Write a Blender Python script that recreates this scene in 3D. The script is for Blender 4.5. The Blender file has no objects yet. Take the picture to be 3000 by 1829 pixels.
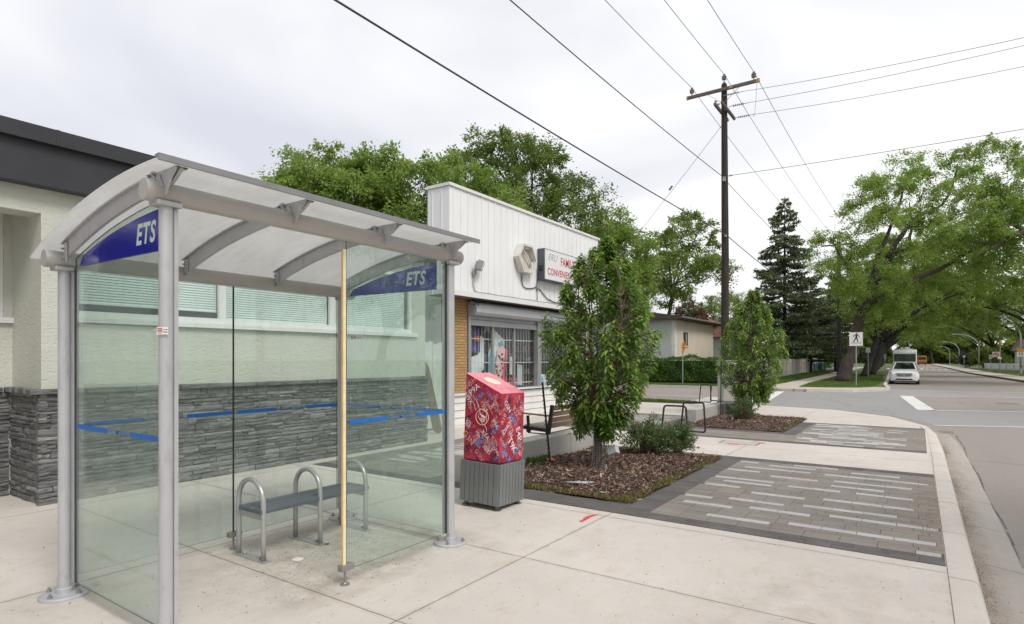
import bpy, math, random
import numpy as np
from mathutils import Vector, Matrix
rad = math.radians
scene = bpy.context.scene
COL = scene.collection
random.seed(7)

# ---------------------------------------------------------------- camera
cd = bpy.data.cameras.new("camera")
cam = bpy.data.objects.new("camera", cd)
COL.objects.link(cam)
cam.location = (0, 0, 1.75)
cam.rotation_euler = (rad(90), 0, rad(34.63))
cd.sensor_width = 36
cd.lens = 20.69
cd.shift_y = 0.0459
cd.clip_start = 0.05
cd.clip_end = 3000
scene.camera = cam
LAT = Vector((0.8228, 0.5683, 0))      # across the view
FWD = Vector((-0.5683, 0.8228, 0))     # along the view

# ---------------------------------------------------------------- light
scene.view_settings.view_transform = 'Standard'
scene.view_settings.look = 'None'
scene.view_settings.exposure = 0.60
scene.view_settings.gamma = 1
SUN_EL, SUN_AZ = 50, -18                # azimuth from +X towards +Y
sd = bpy.data.lights.new("sun", 'SUN')
sd.energy = 1.5
sd.angle = rad(22)
sd.color = (1, 0.97, 0.93)
sun = bpy.data.objects.new("sun", sd)
COL.objects.link(sun)
_d = Vector((math.cos(rad(SUN_EL)) * math.cos(rad(SUN_AZ)), math.cos(rad(SUN_EL)) * math.sin(rad(SUN_AZ)), math.sin(rad(SUN_EL))))
sun.rotation_euler = _d.to_track_quat('Z', 'Y').to_euler()
world = bpy.data.worlds.new("World")
scene.world = world
world.use_nodes = True
nt = world.node_tree
bg = nt.nodes["Background"]
sky = nt.nodes.new("ShaderNodeTexSky")
sky.sky_type = 'NISHITA'
sky.sun_disc = False
sky.sun_elevation = rad(SUN_EL)
sky.sun_rotation = rad(90 - SUN_AZ)
sky.air_density = 1.4
sky.dust_density = 3
tc = nt.nodes.new("ShaderNodeTexCoord")
mp = nt.nodes.new("ShaderNodeMapping")
mp.inputs['Scale'].default_value = (1.0, 1.0, 2.6)
n1 = nt.nodes.new("ShaderNodeTexNoise")
n1.inputs['Scale'].default_value = 1.15
n1.inputs['Detail'].default_value = 5
n1.inputs['Roughness'].default_value = 0.45
n1.inputs['Distortion'].default_value = 0.5
rp = nt.nodes.new("ShaderNodeValToRGB")
rp.color_ramp.elements[0].position = 0.36
rp.color_ramp.elements[0].color = (0.50, 0.508, 0.56, 1)
rp.color_ramp.elements[1].position = 0.60
rp.color_ramp.elements[1].color = (0.735, 0.735, 0.738, 1)
vm = nt.nodes.new("ShaderNodeVectorMath")
vm.operation = 'SCALE'
vm.inputs['Scale'].default_value = 10.0
mx = nt.nodes.new("ShaderNodeMixRGB")
mx.inputs[0].default_value = 0.96
L = nt.links.new
L(tc.outputs['Generated'], mp.inputs[0]); L(mp.outputs[0], n1.inputs['Vector']); L(n1.outputs['Fac'], rp.inputs[0])
L(rp.outputs[0], vm.inputs[0]); L(sky.outputs[0], mx.inputs[1]); L(vm.outputs[0], mx.inputs[2]); L(mx.outputs[0], bg.inputs[0])
bg.inputs[1].default_value = 0.1

# ---------------------------------------------------------------- materials
MATS = {}
class NB:
    def __init__(s, name):
        s.m = bpy.data.materials.new(name); s.m.use_nodes = True
        s.t = s.m.node_tree; s.t.nodes.clear()
        s.out = s.n("ShaderNodeOutputMaterial")
        s._tc = None
    def n(s, typ, **kw):
        x = s.t.nodes.new(typ)
        for k, v in kw.items():
            setattr(x, k, v)
        return x
    def l(s, a, b): s.t.links.new(a, b)
    def obj(s):
        if s._tc is None: s._tc = s.n("ShaderNodeTexCoord")
        return s._tc.outputs['Object']
    def math(s, op, a, b=None, c=None, clamp=False):
        x = s.n("ShaderNodeMath", operation=op); x.use_clamp = clamp
        for i, v in enumerate((a, b, c)):
            if v is None: continue
            if isinstance(v, (int, float)): x.inputs[i].default_value = v
            else: s.l(v, x.inputs[i])
        return x.outputs[0]
    def scaled(s, sc, src=None):
        x = s.n("ShaderNodeMapping"); x.inputs['Scale'].default_value = sc if hasattr(sc, '__len__') else (sc, sc, sc)
        s.l(src or s.obj(), x.inputs[0]); return x.outputs[0]
    def noise(s, scale, detail=4, rough=0.55, vec=None, dist=0.0):
        x = s.n("ShaderNodeTexNoise"); x.inputs['Scale'].default_value = scale; x.inputs['Detail'].default_value = detail
        x.inputs['Roughness'].default_value = rough; x.inputs['Distortion'].default_value = dist
        s.l(vec or s.obj(), x.inputs['Vector']); return x.outputs['Fac']
    def mix(s, f, a, b, mode='MIX'):
        x = s.n("ShaderNodeMixRGB", blend_type=mode)
        for i, v in enumerate((f, a, b)):
            if isinstance(v, (int, float)): x.inputs[i].default_value = v
            elif isinstance(v, (tuple, list)): x.inputs[i].default_value = (*v[:3], 1)
            else: s.l(v, x.inputs[i])
        return x.outputs[0]
    def ramp(s, v, lo, hi):
        x = s.n("ShaderNodeMapRange"); x.inputs[1].default_value = lo; x.inputs[2].default_value = hi
        s.l(v, x.inputs[0]); return x.outputs[0]
    def bump(s, h, strength, dist=0.01):
        x = s.n("ShaderNodeBump"); x.inputs['Strength'].default_value = strength; x.inputs['Distance'].default_value = dist
        s.l(h, x.inputs['Height']); return x.outputs[0]
    def island(s):
        return s.n("ShaderNodeNewGeometry").outputs['Random Per Island']
    def bsdf(s, col, rough=0.6, metal=0.0, spec=0.5, normal=None, coat=0.0):
        x = s.n("ShaderNodeBsdfPrincipled")
        if isinstance(col, (tuple, list)): x.inputs['Base Color'].default_value = (*col[:3], 1)
        else: s.l(col, x.inputs['Base Color'])
        if isinstance(rough, (int, float)): x.inputs['Roughness'].default_value = rough
        else: s.l(rough, x.inputs['Roughness'])
        x.inputs['Metallic'].default_value = metal
        x.inputs['Specular IOR Level'].default_value = spec
        x.inputs['Coat Weight'].default_value = coat
        if normal is not None: s.l(normal, x.inputs['Normal'])
        return x.outputs[0]
    def done(s, sh):
        s.l(sh, s.out.inputs[0]); MATS[s.m.name] = s.m; return s.m

def sc3(c, k): return tuple(min(1, v * k) for v in c[:3])

def M(name, col, rough=0.6, metal=0.0, var=0.12, vs=3.0, bump=0.0, bs=40.0, isl=0.0, spec=0.5, stretch=None, coat=0.0, col2=None, dirt=0.0):
    if name in MATS: return MATS[name]
    b = NB(name)
    vec = b.scaled(stretch) if stretch else b.obj()
    f = b.noise(vs, 5, 0.6, vec)
    f = b.ramp(f, 0.3, 0.7)
    c = b.mix(f, sc3(col, 1 - var), col2 if col2 else sc3(col, 1 + var))
    if isl:
        r = b.island()
        c = b.mix(b.math('MULTIPLY', r, isl), c, sc3(col, 0.25), 'MIX')
    if dirt:
        g = b.ramp(b.noise(vs * 6, 6, 0.7), 0.52, 0.75)
        c = b.mix(b.math('MULTIPLY', g, dirt), c, (0.12, 0.10, 0.08))
    nrm = None
    if bump:
        nrm = b.bump(b.noise(bs, 4, 0.6, vec), bump, 0.01)
    rr = b.math('ADD', b.math('MULTIPLY', b.noise(vs * 4, 3), 0.16), max(0, rough - 0.08))
    return b.done(b.bsdf(c, rr, metal, spec, nrm, coat))

def leaf_mat(name, c1, c2, c3, trans=0.35, nscale=0.5, rough=0.5):
    b = NB(name)
    r = b.island()
    c = b.mix(r, c1, c2)
    f = b.ramp(b.noise(nscale, 3), 0.38, 0.66)
    c = b.mix(b.math('MULTIPLY', f, 0.6), c, c3)
    d = b.bsdf(c, rough, 0, 0.35)
    t = b.n("ShaderNodeBsdfTranslucent")
    b.l(b.mix(0.5, c, sc3(c3, 1.5), 'MIX'), t.inputs[0])
    m = b.n("ShaderNodeMixShader"); m.inputs[0].default_value = trans
    b.l(d, m.inputs[1]); b.l(t.outputs[0], m.inputs[2])
    return b.done(m.outputs[0])

def glass_mat(name, tint, dirt=0.04, refl=1.0, dirtcol=(0.55, 0.58, 0.55), base=0.04):
    b = NB(name)
    lw = b.n("ShaderNodeLayerWeight"); lw.inputs[0].default_value = 0.5
    p = b.math('POWER', lw.outputs['Facing'], 5.0)
    fac = b.math('MULTIPLY', b.math('ADD', b.math('MULTIPLY', p, 1 - base), base), refl, clamp=True)
    tr = b.n("ShaderNodeBsdfTransparent"); tr.inputs[0].default_value = (*tint, 1)
    gl = b.n("ShaderNodeBsdfGlossy"); gl.inputs['Roughness'].default_value = 0.01
    m = b.n("ShaderNodeMixShader"); b.l(fac, m.inputs[0]); b.l(tr.outputs[0], m.inputs[1]); b.l(gl.outputs[0], m.inputs[2])
    df = b.n("ShaderNodeBsdfDiffuse"); df.inputs[0].default_value = (*dirtcol, 1)
    d1 = b.ramp(b.noise(1.6, 6, 0.65, b.scaled((1, 1, 0.45))), 0.3, 0.75)
    d2 = b.ramp(b.noise(14, 5, 0.7, b.scaled((1, 1, 0.25))), 0.55, 0.8)
    d3 = b.ramp(b.noise(38, 4, 0.7, b.scaled((1, 1, 0.06))), 0.60, 0.80)
    d2 = b.math('ADD', b.math('MULTIPLY', d2, 1.3), b.math('MULTIPLY', d3, b.math('MULTIPLY', d1, 2.2)))
    d = b.math('MULTIPLY', b.math('ADD', b.math('ADD', b.math('MULTIPLY', d1, 0.8), d2), 0.25), dirt, clamp=True)
    m2 = b.n("ShaderNodeMixShader"); b.l(d, m2.inputs[0]); b.l(m.outputs[0], m2.inputs[1]); b.l(df.outputs[0], m2.inputs[2])
    return b.done(m2.outputs[0])

def emit_mat(name, col, s=1.0):
    b = NB(name); e = b.n("ShaderNodeEmission"); e.inputs[0].default_value = (*col, 1); e.inputs[1].default_value = s
    return b.done(e.outputs[0])

# ---------------------------------------------------------------- mesh building
class MB:
    def __init__(s): s.v = []; s.f = []; s.mi = []; s.cur = 0
    def add(s, vs, fs):
        o = len(s.v); s.v += [tuple(p) for p in vs]
        for f in fs: s.f.append([i + o for i in f]); s.mi.append(s.cur)
        return s
    def quad(s, a, b, c, d): return s.add((a, b, c, d), ((0, 1, 2, 3),))
    def box(s, x0, x1, y0, y1, z0, z1):
        return s.add([(x0, y0, z0), (x1, y0, z0), (x1, y1, z0), (x0, y1, z0), (x0, y0, z1), (x1, y0, z1), (x1, y1, z1), (x0, y1, z1)],
                     [(3, 2, 1, 0), (4, 5, 6, 7), (0, 1, 5, 4), (1, 2, 6, 5), (2, 3, 7, 6), (3, 0, 4, 7)])
    def obox(s, c, ax, ay, az):
        c, ax, ay, az = Vector(c), Vector(ax), Vector(ay), Vector(az)
        vs = [c + i * ax + j * ay + k * az for k in (-1, 1) for i, j in ((-1, -1), (1, -1), (1, 1), (-1, 1))]
        return s.add(vs, [(3, 2, 1, 0), (4, 5, 6, 7), (0, 1, 5, 4), (1, 2, 6, 5), (2, 3, 7, 6), (3, 0, 4, 7)])
    def bar(s, p, q, w, h, up=(0, 0, 1)):
        p, q = Vector(p), Vector(q); d = q - p; u = Vector(up)
        side = d.cross(u)
        if side.length < 1e-6: side = d.cross(Vector((1, 0, 0)))
        side.normalize(); n = side.cross(d).normalized()
        return s.obox((p + q) / 2, d / 2, side * w / 2, n * h / 2)
    def prism(s, pts, vec):
        """pts: planar 3-D outline, swept along vec"""
        n = len(pts); v = Vector(vec); a = [Vector(p) for p in pts]
        vs = a + [p + v for p in a]
        return s.add(vs, [tuple(range(n - 1, -1, -1)), tuple(range(n, 2 * n))] + [(i, (i + 1) % n, n + (i + 1) % n, n + i) for i in range(n)])
    def slab(s, poly, z0, z1): return s.prism([(x, y, z0) for x, y in poly], (0, 0, z1 - z0))
    def tube(s, path, r, n=8, caps=True, closed=False):
        path = [Vector(p) for p in path]; m = len(path)
        rr = r if hasattr(r, '__len__') else [r] * m
        base = len(s.v); ref = None
        for i, p in enumerate(path):
            if closed: d = path[(i + 1) % m] - path[i - 1]
            else: d = path[min(i + 1, m - 1)] - path[max(i - 1, 0)]
            d.normalize()
            if ref is None:
                ref = Vector((0, 0, 1)) if abs(d.z) < 0.9 else Vector((1, 0, 0))
            u = d.cross(ref)
            if u.length < 1e-4: u = d.cross(Vector((0.3, 1, 0.1)))
            u.normalize(); w = u.cross(d).normalized(); ref = w
            for k in range(n):
                a = 2 * math.pi * k / n
                s.v.append(tuple(p + (u * math.cos(a) + w * math.sin(a)) * rr[i]))
        for i in range(m if closed else m - 1):
            j = (i + 1) % m
            for k in range(n):
                k2 = (k + 1) % n
                s.f.append([base + i * n + k, base + i * n + k2, base + j * n + k2, base + j * n + k]); s.mi.append(s.cur)
        if caps and not closed:
            s.f.append([base + k for k in range(n)][::-1]); s.mi.append(s.cur)
            s.f.append([base + (m - 1) * n + k for k in range(n)]); s.mi.append(s.cur)
        return s
    def cyl(s, p, r, h, n=16): return s.tube([p, (p[0], p[1], p[2] + h)], r, n)
    def lathe(s, c, prof, n=16):
        c = Vector(c); base = len(s.v); m = len(prof)
        for r, z in prof:
            for k in range(n):
                a = 2 * math.pi * k / n; s.v.append((c.x + r * math.cos(a), c.y + r * math.sin(a), c.z + z))
        for i in range(m - 1):
            for k in range(n):
                k2 = (k + 1) % n
                s.f.append([base + i * n + k, base + i * n + k2, base + (i + 1) * n + k2, base + (i + 1) * n + k]); s.mi.append(s.cur)
        s.f.append([base + k for k in range(n)][::-1]); s.mi.append(s.cur)
        s.f.append([base + (m - 1) * n + k for k in range(n)]); s.mi.append(s.cur)
        return s
    def ball(s, c, rx, ry, rz, n=10, m=6):
        return s.lathe(c, [(1e-3, -rz)] + [(rx * math.cos(a), rz * math.sin(a)) for a in np.linspace(-1.3, 1.3, m)] + [(1e-3, rz)], n)
    def text(s, body, o, right, up, size, shear=0.0, off=0.0, ext=0.001, align='CENTER', sx=1.0):
        v, f = text_geo(body, shear, off, align)
        o, right, up = Vector(o), Vector(right).normalized(), Vector(up).normalized(); nn = right.cross(up)
        n = len(v)
        top = [o + right * (x * size * sx) + up * (y * size) + nn * ext for x, y in v]
        return s.add(top, f)

ORG = {}
def build(mb, name, mats, parent=None, smooth=False, bevel=0.0, sub=0, auto=None):
    if name in SPLIT and parent:
        isl = islands(mb)
        if len(isl) > 1:
            for g_ in isl: o = build1(g_, name, mats, parent, smooth, bevel, auto)
            return o
    return build1(mb, name, mats, parent, smooth, bevel, auto)

def build1(mb, name, mats, parent, smooth, bevel, auto):
    me = bpy.data.meshes.new(name)
    org = ORG.get(parent.name, Vector((0, 0, 0))) if parent else Vector((0, 0, 0))
    me.from_pydata([(x - org.x, y - org.y, z - org.z) for x, y, z in mb.v], [], mb.f)
    for m in (mats if isinstance(mats, (list, tuple)) else [mats]): me.materials.append(m)
    if any(mb.mi): me.polygons.foreach_set('material_index', mb.mi)
    if smooth: me.polygons.foreach_set('use_smooth', [True] * len(me.polygons))
    me.validate(); me.update()
    o = bpy.data.objects.new(name, me); COL.objects.link(o)
    if parent: o.parent = parent; ORG[o.name] = org
    else: ORG[o.name] = Vector((0, 0, 0))
    if bevel:
        md = o.modifiers.new("bevel", 'BEVEL'); md.width = bevel; md.segments = 2; md.limit_method = 'ANGLE'; md.angle_limit = rad(40)
    if smooth and auto:
        me.set_sharp_from_angle(angle=rad(auto))
    return o

SPLIT = {'foot_plate', 'rail', 'saddle_cap', 'bolt', 'anchor_bolt', 'warning_strip', 'grille_bar', 'foot_bolt', 'yellow_marker', 'brace', 'side_window', 'marker_lamp', 'anchor_foot', 'wall_part', 'print', 'gasket', 'small_print', 'packet', 'roof_rail', 'teal_print'}
def islands(mb):
    p = list(range(len(mb.v)))
    def find(a):
        while p[a] != a: p[a] = p[p[a]]; a = p[a]
        return a
    for f in mb.f:
        r = find(f[0])
        for i in f[1:]: p[find(i)] = r
    out = {}
    for f, m_ in zip(mb.f, mb.mi): out.setdefault(find(f[0]), []).append((f, m_))
    res = []
    for fs in out.values():
        g = MB(); mp_ = {}
        for f, m_ in fs:
            for i in f:
                if i not in mp_: mp_[i] = len(g.v); g.v.append(mb.v[i])
            g.f.append([mp_[i] for i in f]); g.mi.append(m_)
        res.append(g)
    return res

def tag(o, label, cat, group=None):
    o['label'] = label; o['category'] = cat
    if group: o['group'] = group
    return o

def thing(name, label, cat, loc=(0, 0, 0), group=None):
    o = bpy.data.objects.new(name, None); COL.objects.link(o)
    o.empty_display_size = 0.2; o.location = loc; ORG[o.name] = Vector(loc)
    return tag(o, label, cat, group)

def struct(name, mb, mats, **k):
    o = build(mb, name, mats, **k); o['kind'] = 'structure'; return o

def dup(root, loc, rotz=0, scale=1, label=None, group=None):
    c = root.copy(); COL.objects.link(c); c.location = loc; c.rotation_euler = (0, 0, rotz); c.scale = (scale,) * 3 if not hasattr(scale, '__len__') else scale
    if label: c['label'] = label
    if group: c['group'] = group
    def rec(src, par):
        for ch in list(src.children):
            d = ch.copy(); COL.objects.link(d); d.parent = par; rec(ch, d)
    rec(root, c)
    return c

_TX = {}
def text_geo(body, shear, off, align):
    k = (body, shear, off, align)
    if k not in _TX:
        cu = bpy.data.curves.new('txt', 'FONT'); cu.body = body; cu.size = 1; cu.shear = shear; cu.offset = off; cu.space_character = 1.0 + max(0, off - .008) * 5
        cu.align_x = align; cu.align_y = 'CENTER'; cu.resolution_u = 3; cu.fill_mode = 'FRONT'
        ob = bpy.data.objects.new('txt', cu); COL.objects.link(ob)
        me = bpy.data.meshes.new_from_object(ob)
        v = [(p.co.x, p.co.y) for p in me.vertices]; f = []
        for p in me.polygons:
            f.append(tuple(p.vertices) if p.normal.z >= 0 else tuple(reversed(p.vertices)))
        bpy.data.objects.remove(ob); bpy.data.curves.remove(cu); bpy.data.meshes.remove(me)
        _TX[k] = (v, f)
    return _TX[k]

def mesh_np(name, V, F, mats, parent=None, mi=None, smooth=False):
    """V (n,3), F (m,k) numpy -> object"""
    me = bpy.data.meshes.new(name); n, m, k = len(V), len(F), F.shape[1]
    if parent is not None:
        o0 = ORG.get(parent.name, Vector((0, 0, 0))); V = V - np.array(o0)
    me.vertices.add(n); me.vertices.foreach_set('co', np.ascontiguousarray(V, dtype=np.float32).ravel())
    me.loops.add(m * k); me.loops.foreach_set('vertex_index', np.ascontiguousarray(F, dtype=np.int32).ravel())
    me.polygons.add(m); me.polygons.foreach_set('loop_start', np.arange(0, m * k, k, dtype=np.int32))
    for mt in (mats if isinstance(mats, (list, tuple)) else [mats]): me.materials.append(mt)
    if mi is not None: me.polygons.foreach_set('material_index', np.asarray(mi, dtype=np.int32))
    if smooth: me.polygons.foreach_set('use_smooth', np.ones(m, dtype=bool))
    me.update(calc_edges=True)
    o = bpy.data.objects.new(name, me); COL.objects.link(o)
    if parent is not None: o.parent = parent; ORG[o.name] = ORG.get(parent.name, Vector((0, 0, 0)))
    return o

# ---------------------------------------------------------------- foliage
def unit(a): return a / (np.linalg.norm(a, axis=1, keepdims=True) + 1e-9)

def leaves(P, A, S, w, rng, fold=0.12):
    """rhombus leaves: P base, A axis, S length"""
    n = len(P); A = unit(A)
    side = unit(np.cross(A, rng.normal(size=(n, 3)))); nrm = np.cross(side, A)
    mid = P + A * (S * 0.45)[:, None] + nrm * (S * fold)[:, None]
    W = side * (S * w * 0.5)[:, None]
    tip = P + A * S[:, None]
    V = np.stack([P, mid + W, tip, mid - W], 1).reshape(-1, 3)
    F = np.arange(4 * n).reshape(n, 4)
    return V, F

def in_poly(pts, poly):
    x, y = pts[:, 0], pts[:, 1]; inside = np.zeros(len(pts), bool); n = len(poly)
    for i in range(n):
        x0, y0 = poly[i]; x1, y1 = poly[(i + 1) % n]
        c = ((y0 > y) != (y1 > y)) & (x < (x1 - x0) * (y - y0) / (y1 - y0 + 1e-12) + x0)
        inside ^= c
    return inside

def bez(p0, p1, p2, n):
    t = np.linspace(0, 1, n)[:, None]
    return (1 - t) ** 2 * p0 + 2 * t * (1 - t) * p1 + t * t * p2

def make_tree(name, label, cat, base, poly, trunk_r, n_clump, rc, n_leaf, lsize, leafm, barkm, limbs=None, seed=1, group=None,
              depth=0.85, lw=0.5, split=0.45, droop=0.25, twig_r=0.02, n_limb=6, flat=0.7, sparse=0.0, world_loc=True):
    """poly: crown outline as (across, height) in metres; the crown has depth across the view too"""
    rng = np.random.default_rng(seed)
    root = thing(name, label, cat, base, group)
    B = np.array(base, float); s_ax = np.array(LAT); t_ax = np.array(FWD)
    pa = np.array(poly); lo, hi = pa.min(0), pa.max(0)
    C = []; tries = 0
    while len(C) < n_clump and tries < 20000:
        tries += 1
        q = lo + rng.random(2) * (hi - lo)
        if not in_poly(q[None], poly)[0]: continue
        row = np.linspace(lo[0], hi[0], 40); ins = row[in_poly(np.stack([row, np.full(40, q[1])], 1), poly)]
        if len(ins) < 2: continue
        hw = max((ins[-1] - ins[0]) / 2, 0.5); cen = (ins[-1] + ins[0]) / 2
        rho = min(1, abs(q[0] - cen) / hw)
        t = rng.uniform(-1, 1) * hw * depth * math.sqrt(max(0.05, 1 - rho ** 2))
        c = np.array([q[0], t, q[1]])
        if any(np.sum((c - d) ** 2) < (rc * 0.75) ** 2 for d in C): 
            if rng.random() > 0.1: continue
        C.append(c)
    C = np.array(C)
    def wp(c): return B + s_ax * c[0] + t_ax * c[1] + np.array([0, 0, c[2]])
    CW = np.array([wp(c) for c in C])
    tb = MB()
    zlow, ztop = lo[1], hi[1]
    if limbs is None:
        cen = C.mean(0)
        zt = zlow + (ztop - zlow) * split
        main = [np.array([0, 0, 0.0]), np.array([0.05 * cen[0], 0.0, zlow * 0.5]), np.array([0.35 * cen[0], 0.1, zlow]), np.array([0.7 * cen[0], 0.1, zt])]
        limbs = [([tuple(p) for p in main], trunk_r, trunk_r * 0.45)]
        # limbs to spread seeds
        seeds = C[rng.choice(len(C), min(n_limb, len(C)), replace=False)]
        for sd_ in seeds:
            t0 = rng.uniform(0.55, 1.0); a = main[2] * (1 - t0) + main[3] * t0
            m_ = (a + sd_) / 2 + np.array([0, 0, 0.12 * np.linalg.norm(sd_ - a)])
            pth = bez(a, m_, sd_, 6)
            limbs.append(([tuple(p) for p in pth], trunk_r * 0.38, trunk_r * 0.1))
    nodes = []
    for pts, r0, r1 in limbs:
        pts = [np.array(p if len(p) == 3 else (p[0], 0, p[1]), float) for p in pts]
        # densify
        out = []
        for i in range(len(pts) - 1):
            for t in np.linspace(0, 1, 5)[:-1]: out.append(pts[i] * (1 - t) + pts[i + 1] * t)
        out.append(pts[-1]); out = np.array(out)
        for _ in range(2): out[1:-1] = (out[:-2] + 2 * out[1:-1] + out[2:]) / 4
        out[1:-1] += rng.normal(size=(len(out) - 2, 3)) * r0 * 0.18 * np.clip((out[1:-1, 2:3] - 1.0) * .6, 0, 1)
        rr = np.linspace(r0, r1, len(out))
        if out[0][2] < 0.3: rr[0] *= 1.35; rr[1] *= 1.12
        W = [wp(p) for p in out]
        tb.tube(W, list(rr), 9)
        for p, r in list(zip(W, rr))[2:]: nodes.append((p, r))
    NP = np.array([p for p, r in nodes]); NR = np.array([r for p, r in nodes])
    LP, LA, LS = [], [], []
    per = max(4, n_leaf // max(1, len(CW)))
    nodeP, nodeR = NP.copy(), NR.copy()
    order = np.argsort([np.min(np.linalg.norm(NP - c, axis=1)) for c in CW])
    for ci in order:
        c = CW[ci]
        d = np.linalg.norm(nodeP - c, axis=1) + np.maximum(0, nodeP[:, 2] - c[2]) * 0.8
        j = int(np.argmin(d)); a = nodeP[j]; r = min(nodeR[j] * 0.6, 0.03 + 0.018 * d[j])
        m_ = (a + c) / 2 + np.array([0, 0, 0.15 * d[j]]) + rng.normal(size=3) * 0.1 * d[j]
        pth = bez(a, m_, c, 5); rr = np.linspace(r, max(r * 0.35, twig_r * 0.6), 5)
        tb.tube([tuple(p) for p in pth], list(rr), 5, caps=False)
        nodeP = np.vstack([nodeP, pth[2:]]); nodeR = np.concatenate([nodeR, rr[2:]])
        k = rng.integers(5, 9); rcl = rc * rng.uniform(0.7, 1.25)
        ends = unit(rng.normal(size=(k, 3))) * rcl * np.array([1, 1, flat]); ends[:, 2] -= droop * rcl * 0.4
        for e in ends:
            tb.tube([tuple(c), tuple(c + e * 0.5 + np.array([0, 0, 0.08 * rcl])), tuple(c + e)], [twig_r * 0.6, twig_r * 0.45, twig_r * 0.2], 4, caps=False)
        cnt = int(per * rng.uniform(0.55, 1.45) * (1 - sparse * rng.random()))
        ei = rng.integers(0, k, cnt); t = rng.random(cnt) ** 0.6 * 1.1
        p = c + ends[ei] * t[:, None] + rng.normal(size=(cnt, 3)) * rcl * 0.15
        ax = unit(ends[ei]) + rng.normal(size=(cnt, 3)) * 0.8 + np.array([0, 0, -droop])
        LP.append(p); LA.append(ax); LS.append(lsize * rng.uniform(0.6, 1.3, cnt))
    tr = build(tb, 'trunk', barkm, root, smooth=True)
    V, F = leaves(np.vstack(LP), np.vstack(LA), np.concatenate(LS), lw, rng)
    mesh_np('crown', V, F, leafm, root)
    return root
# ================================================================ materials of the place
def concrete_mat(name, col, xs=(), ys=(), dirtc=(0.20, 0.15, 0.10), stains=(), speck=1.0):
    b = NB(name); o = b.obj()
    base = b.mix(b.ramp(b.noise(0.55, 5, 0.6), 0.3, 0.72), sc3(col, 0.90), sc3(col, 1.07))
    sl = b.n("ShaderNodeSeparateXYZ"); b.l(o, sl.inputs[0]); cbn = b.n("ShaderNodeCombineXYZ")
    b.l(b.math('FLOOR', b.math('DIVIDE', b.math('ADD', sl.outputs[0], 8.3), 2.75)), cbn.inputs[0]); b.l(b.math('FLOOR', b.math('DIVIDE', b.math('SUBTRACT', sl.outputs[1], 1.25), 1.55)), cbn.inputs[1])
    wn = b.n("ShaderNodeTexWhiteNoise"); b.l(cbn.outputs[0], wn.inputs[0])
    if ys: base = b.mix(b.math('MULTIPLY', wn.outputs['Value'], 0.16), base, sc3(col, 0.62))
    base = b.mix(b.math('MULTIPLY', b.ramp(b.noise(60, 3, 0.7), 0.35, 0.7), 0.22), base, sc3(col, 0.72))
    base = b.mix(b.math('MULTIPLY', b.ramp(b.noise(1.7, 7, 0.72), 0.5, 0.68), 0.22), base, sc3(col, 0.60))
    base = b.mix(b.math('MULTIPLY', b.ramp(b.noise(5, 6, 0.75, b.scaled((1, 0.5, 1))), 0.52, 0.8), 0.42), base, (0.36, 0.25, 0.17))
    sp = b.math('GREATER_THAN', b.noise(19, 2, 0.5), 0.725)
    sp2 = b.math('GREATER_THAN', b.noise(42, 2, 0.5), 0.752)
    base = b.mix(b.math('MULTIPLY', b.math('MAXIMUM', sp, sp2), 0.6 * speck), base, (0.13, 0.105, 0.085))
    sx = b.n("ShaderNodeSeparateXYZ"); b.l(o, sx.inputs[0])
    for (cx, cy, rx, ry, k) in stains:
        dx = b.math('DIVIDE', b.math('SUBTRACT', sx.outputs[0], cx), rx); dy = b.math('DIVIDE', b.math('SUBTRACT', sx.outputs[1], cy), ry)
        r2 = b.math('ADD', b.math('MULTIPLY', dx, dx), b.math('MULTIPLY', dy, dy))
        g = b.math('SUBTRACT', 1.0, r2, clamp=True)
        g = b.math('MULTIPLY', b.math('MULTIPLY', g, b.ramp(b.noise(4.0, 7, 0.75), 0.36, 0.66)), k, clamp=True)
        base = b.mix(g, base, dirtc)
    j = None
    wob = b.math('MULTIPLY', b.math('SUBTRACT', b.noise(9, 4, 0.7), 0.5), 0.012)
    for ax, lst in ((0, xs), (1, ys)):
        for v in lst:
            d = b.math('ABSOLUTE', b.math('SUBTRACT', b.math('ADD', sx.outputs[ax], wob), v))
            j = d if j is None else b.math('MINIMUM', j, d)
    hgt = b.noise(90, 3, 0.6)
    if j is not None:
        m = b.ramp(j, 0.0075, 0.003)
        m2 = b.math('MULTIPLY', b.ramp(j, 0.05, 0.0), b.math('MULTIPLY', b.ramp(b.noise(5, 5, 0.7), 0.4, 0.7), 0.45))
        base = b.mix(m2, base, (0.27, 0.20, 0.14))
        base = b.mix(b.math('MULTIPLY', m, 0.72), base, (0.075, 0.06, 0.05))
    return b.done(b.bsdf(base, 0.85, 0, 0.25, b.bump(hgt, 0.25, 0.004)))

CONC = (0.60, 0.553, 0.50)
concrete_mat('sidewalk_concrete', CONC, xs=(-8.3, -5.42, -2.87, 0.2), ys=(-3.3, -1.8, -0.3, 1.25, 2.8, 4.33, 5.98, 12.3, 18.0),
             stains=((-4.5, 3.35, 1.1, 1.3, 0.55), (-4.0, 4.4, 1.0, 0.35, 0.6), (-5.2, 1.7, 0.5, 0.4, 0.4), (-3.7, 3.2, 0.35, 1.1, 0.5), (-0.6, 4.3, 1.0, 1.5, 0.3)))
concrete_mat('kerb_concrete', sc3(CONC, 0.95), ys=[5.87 + 1.52 * i for i in range(-4, 9)], stains=())
concrete_mat('gutter_concrete', sc3(CONC, 0.66), ys=[5.3 + 1.52 * i for i in range(-4, 9)], stains=[(0.46, 2.5 + 2.2 * i, 0.20, 1.6, 0.65) for i in range(8)])
concrete_mat('far_concrete', (0.50, 0.445, 0.385), xs=(), ys=[36 + 1.6 * i for i in range(30)])
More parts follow.
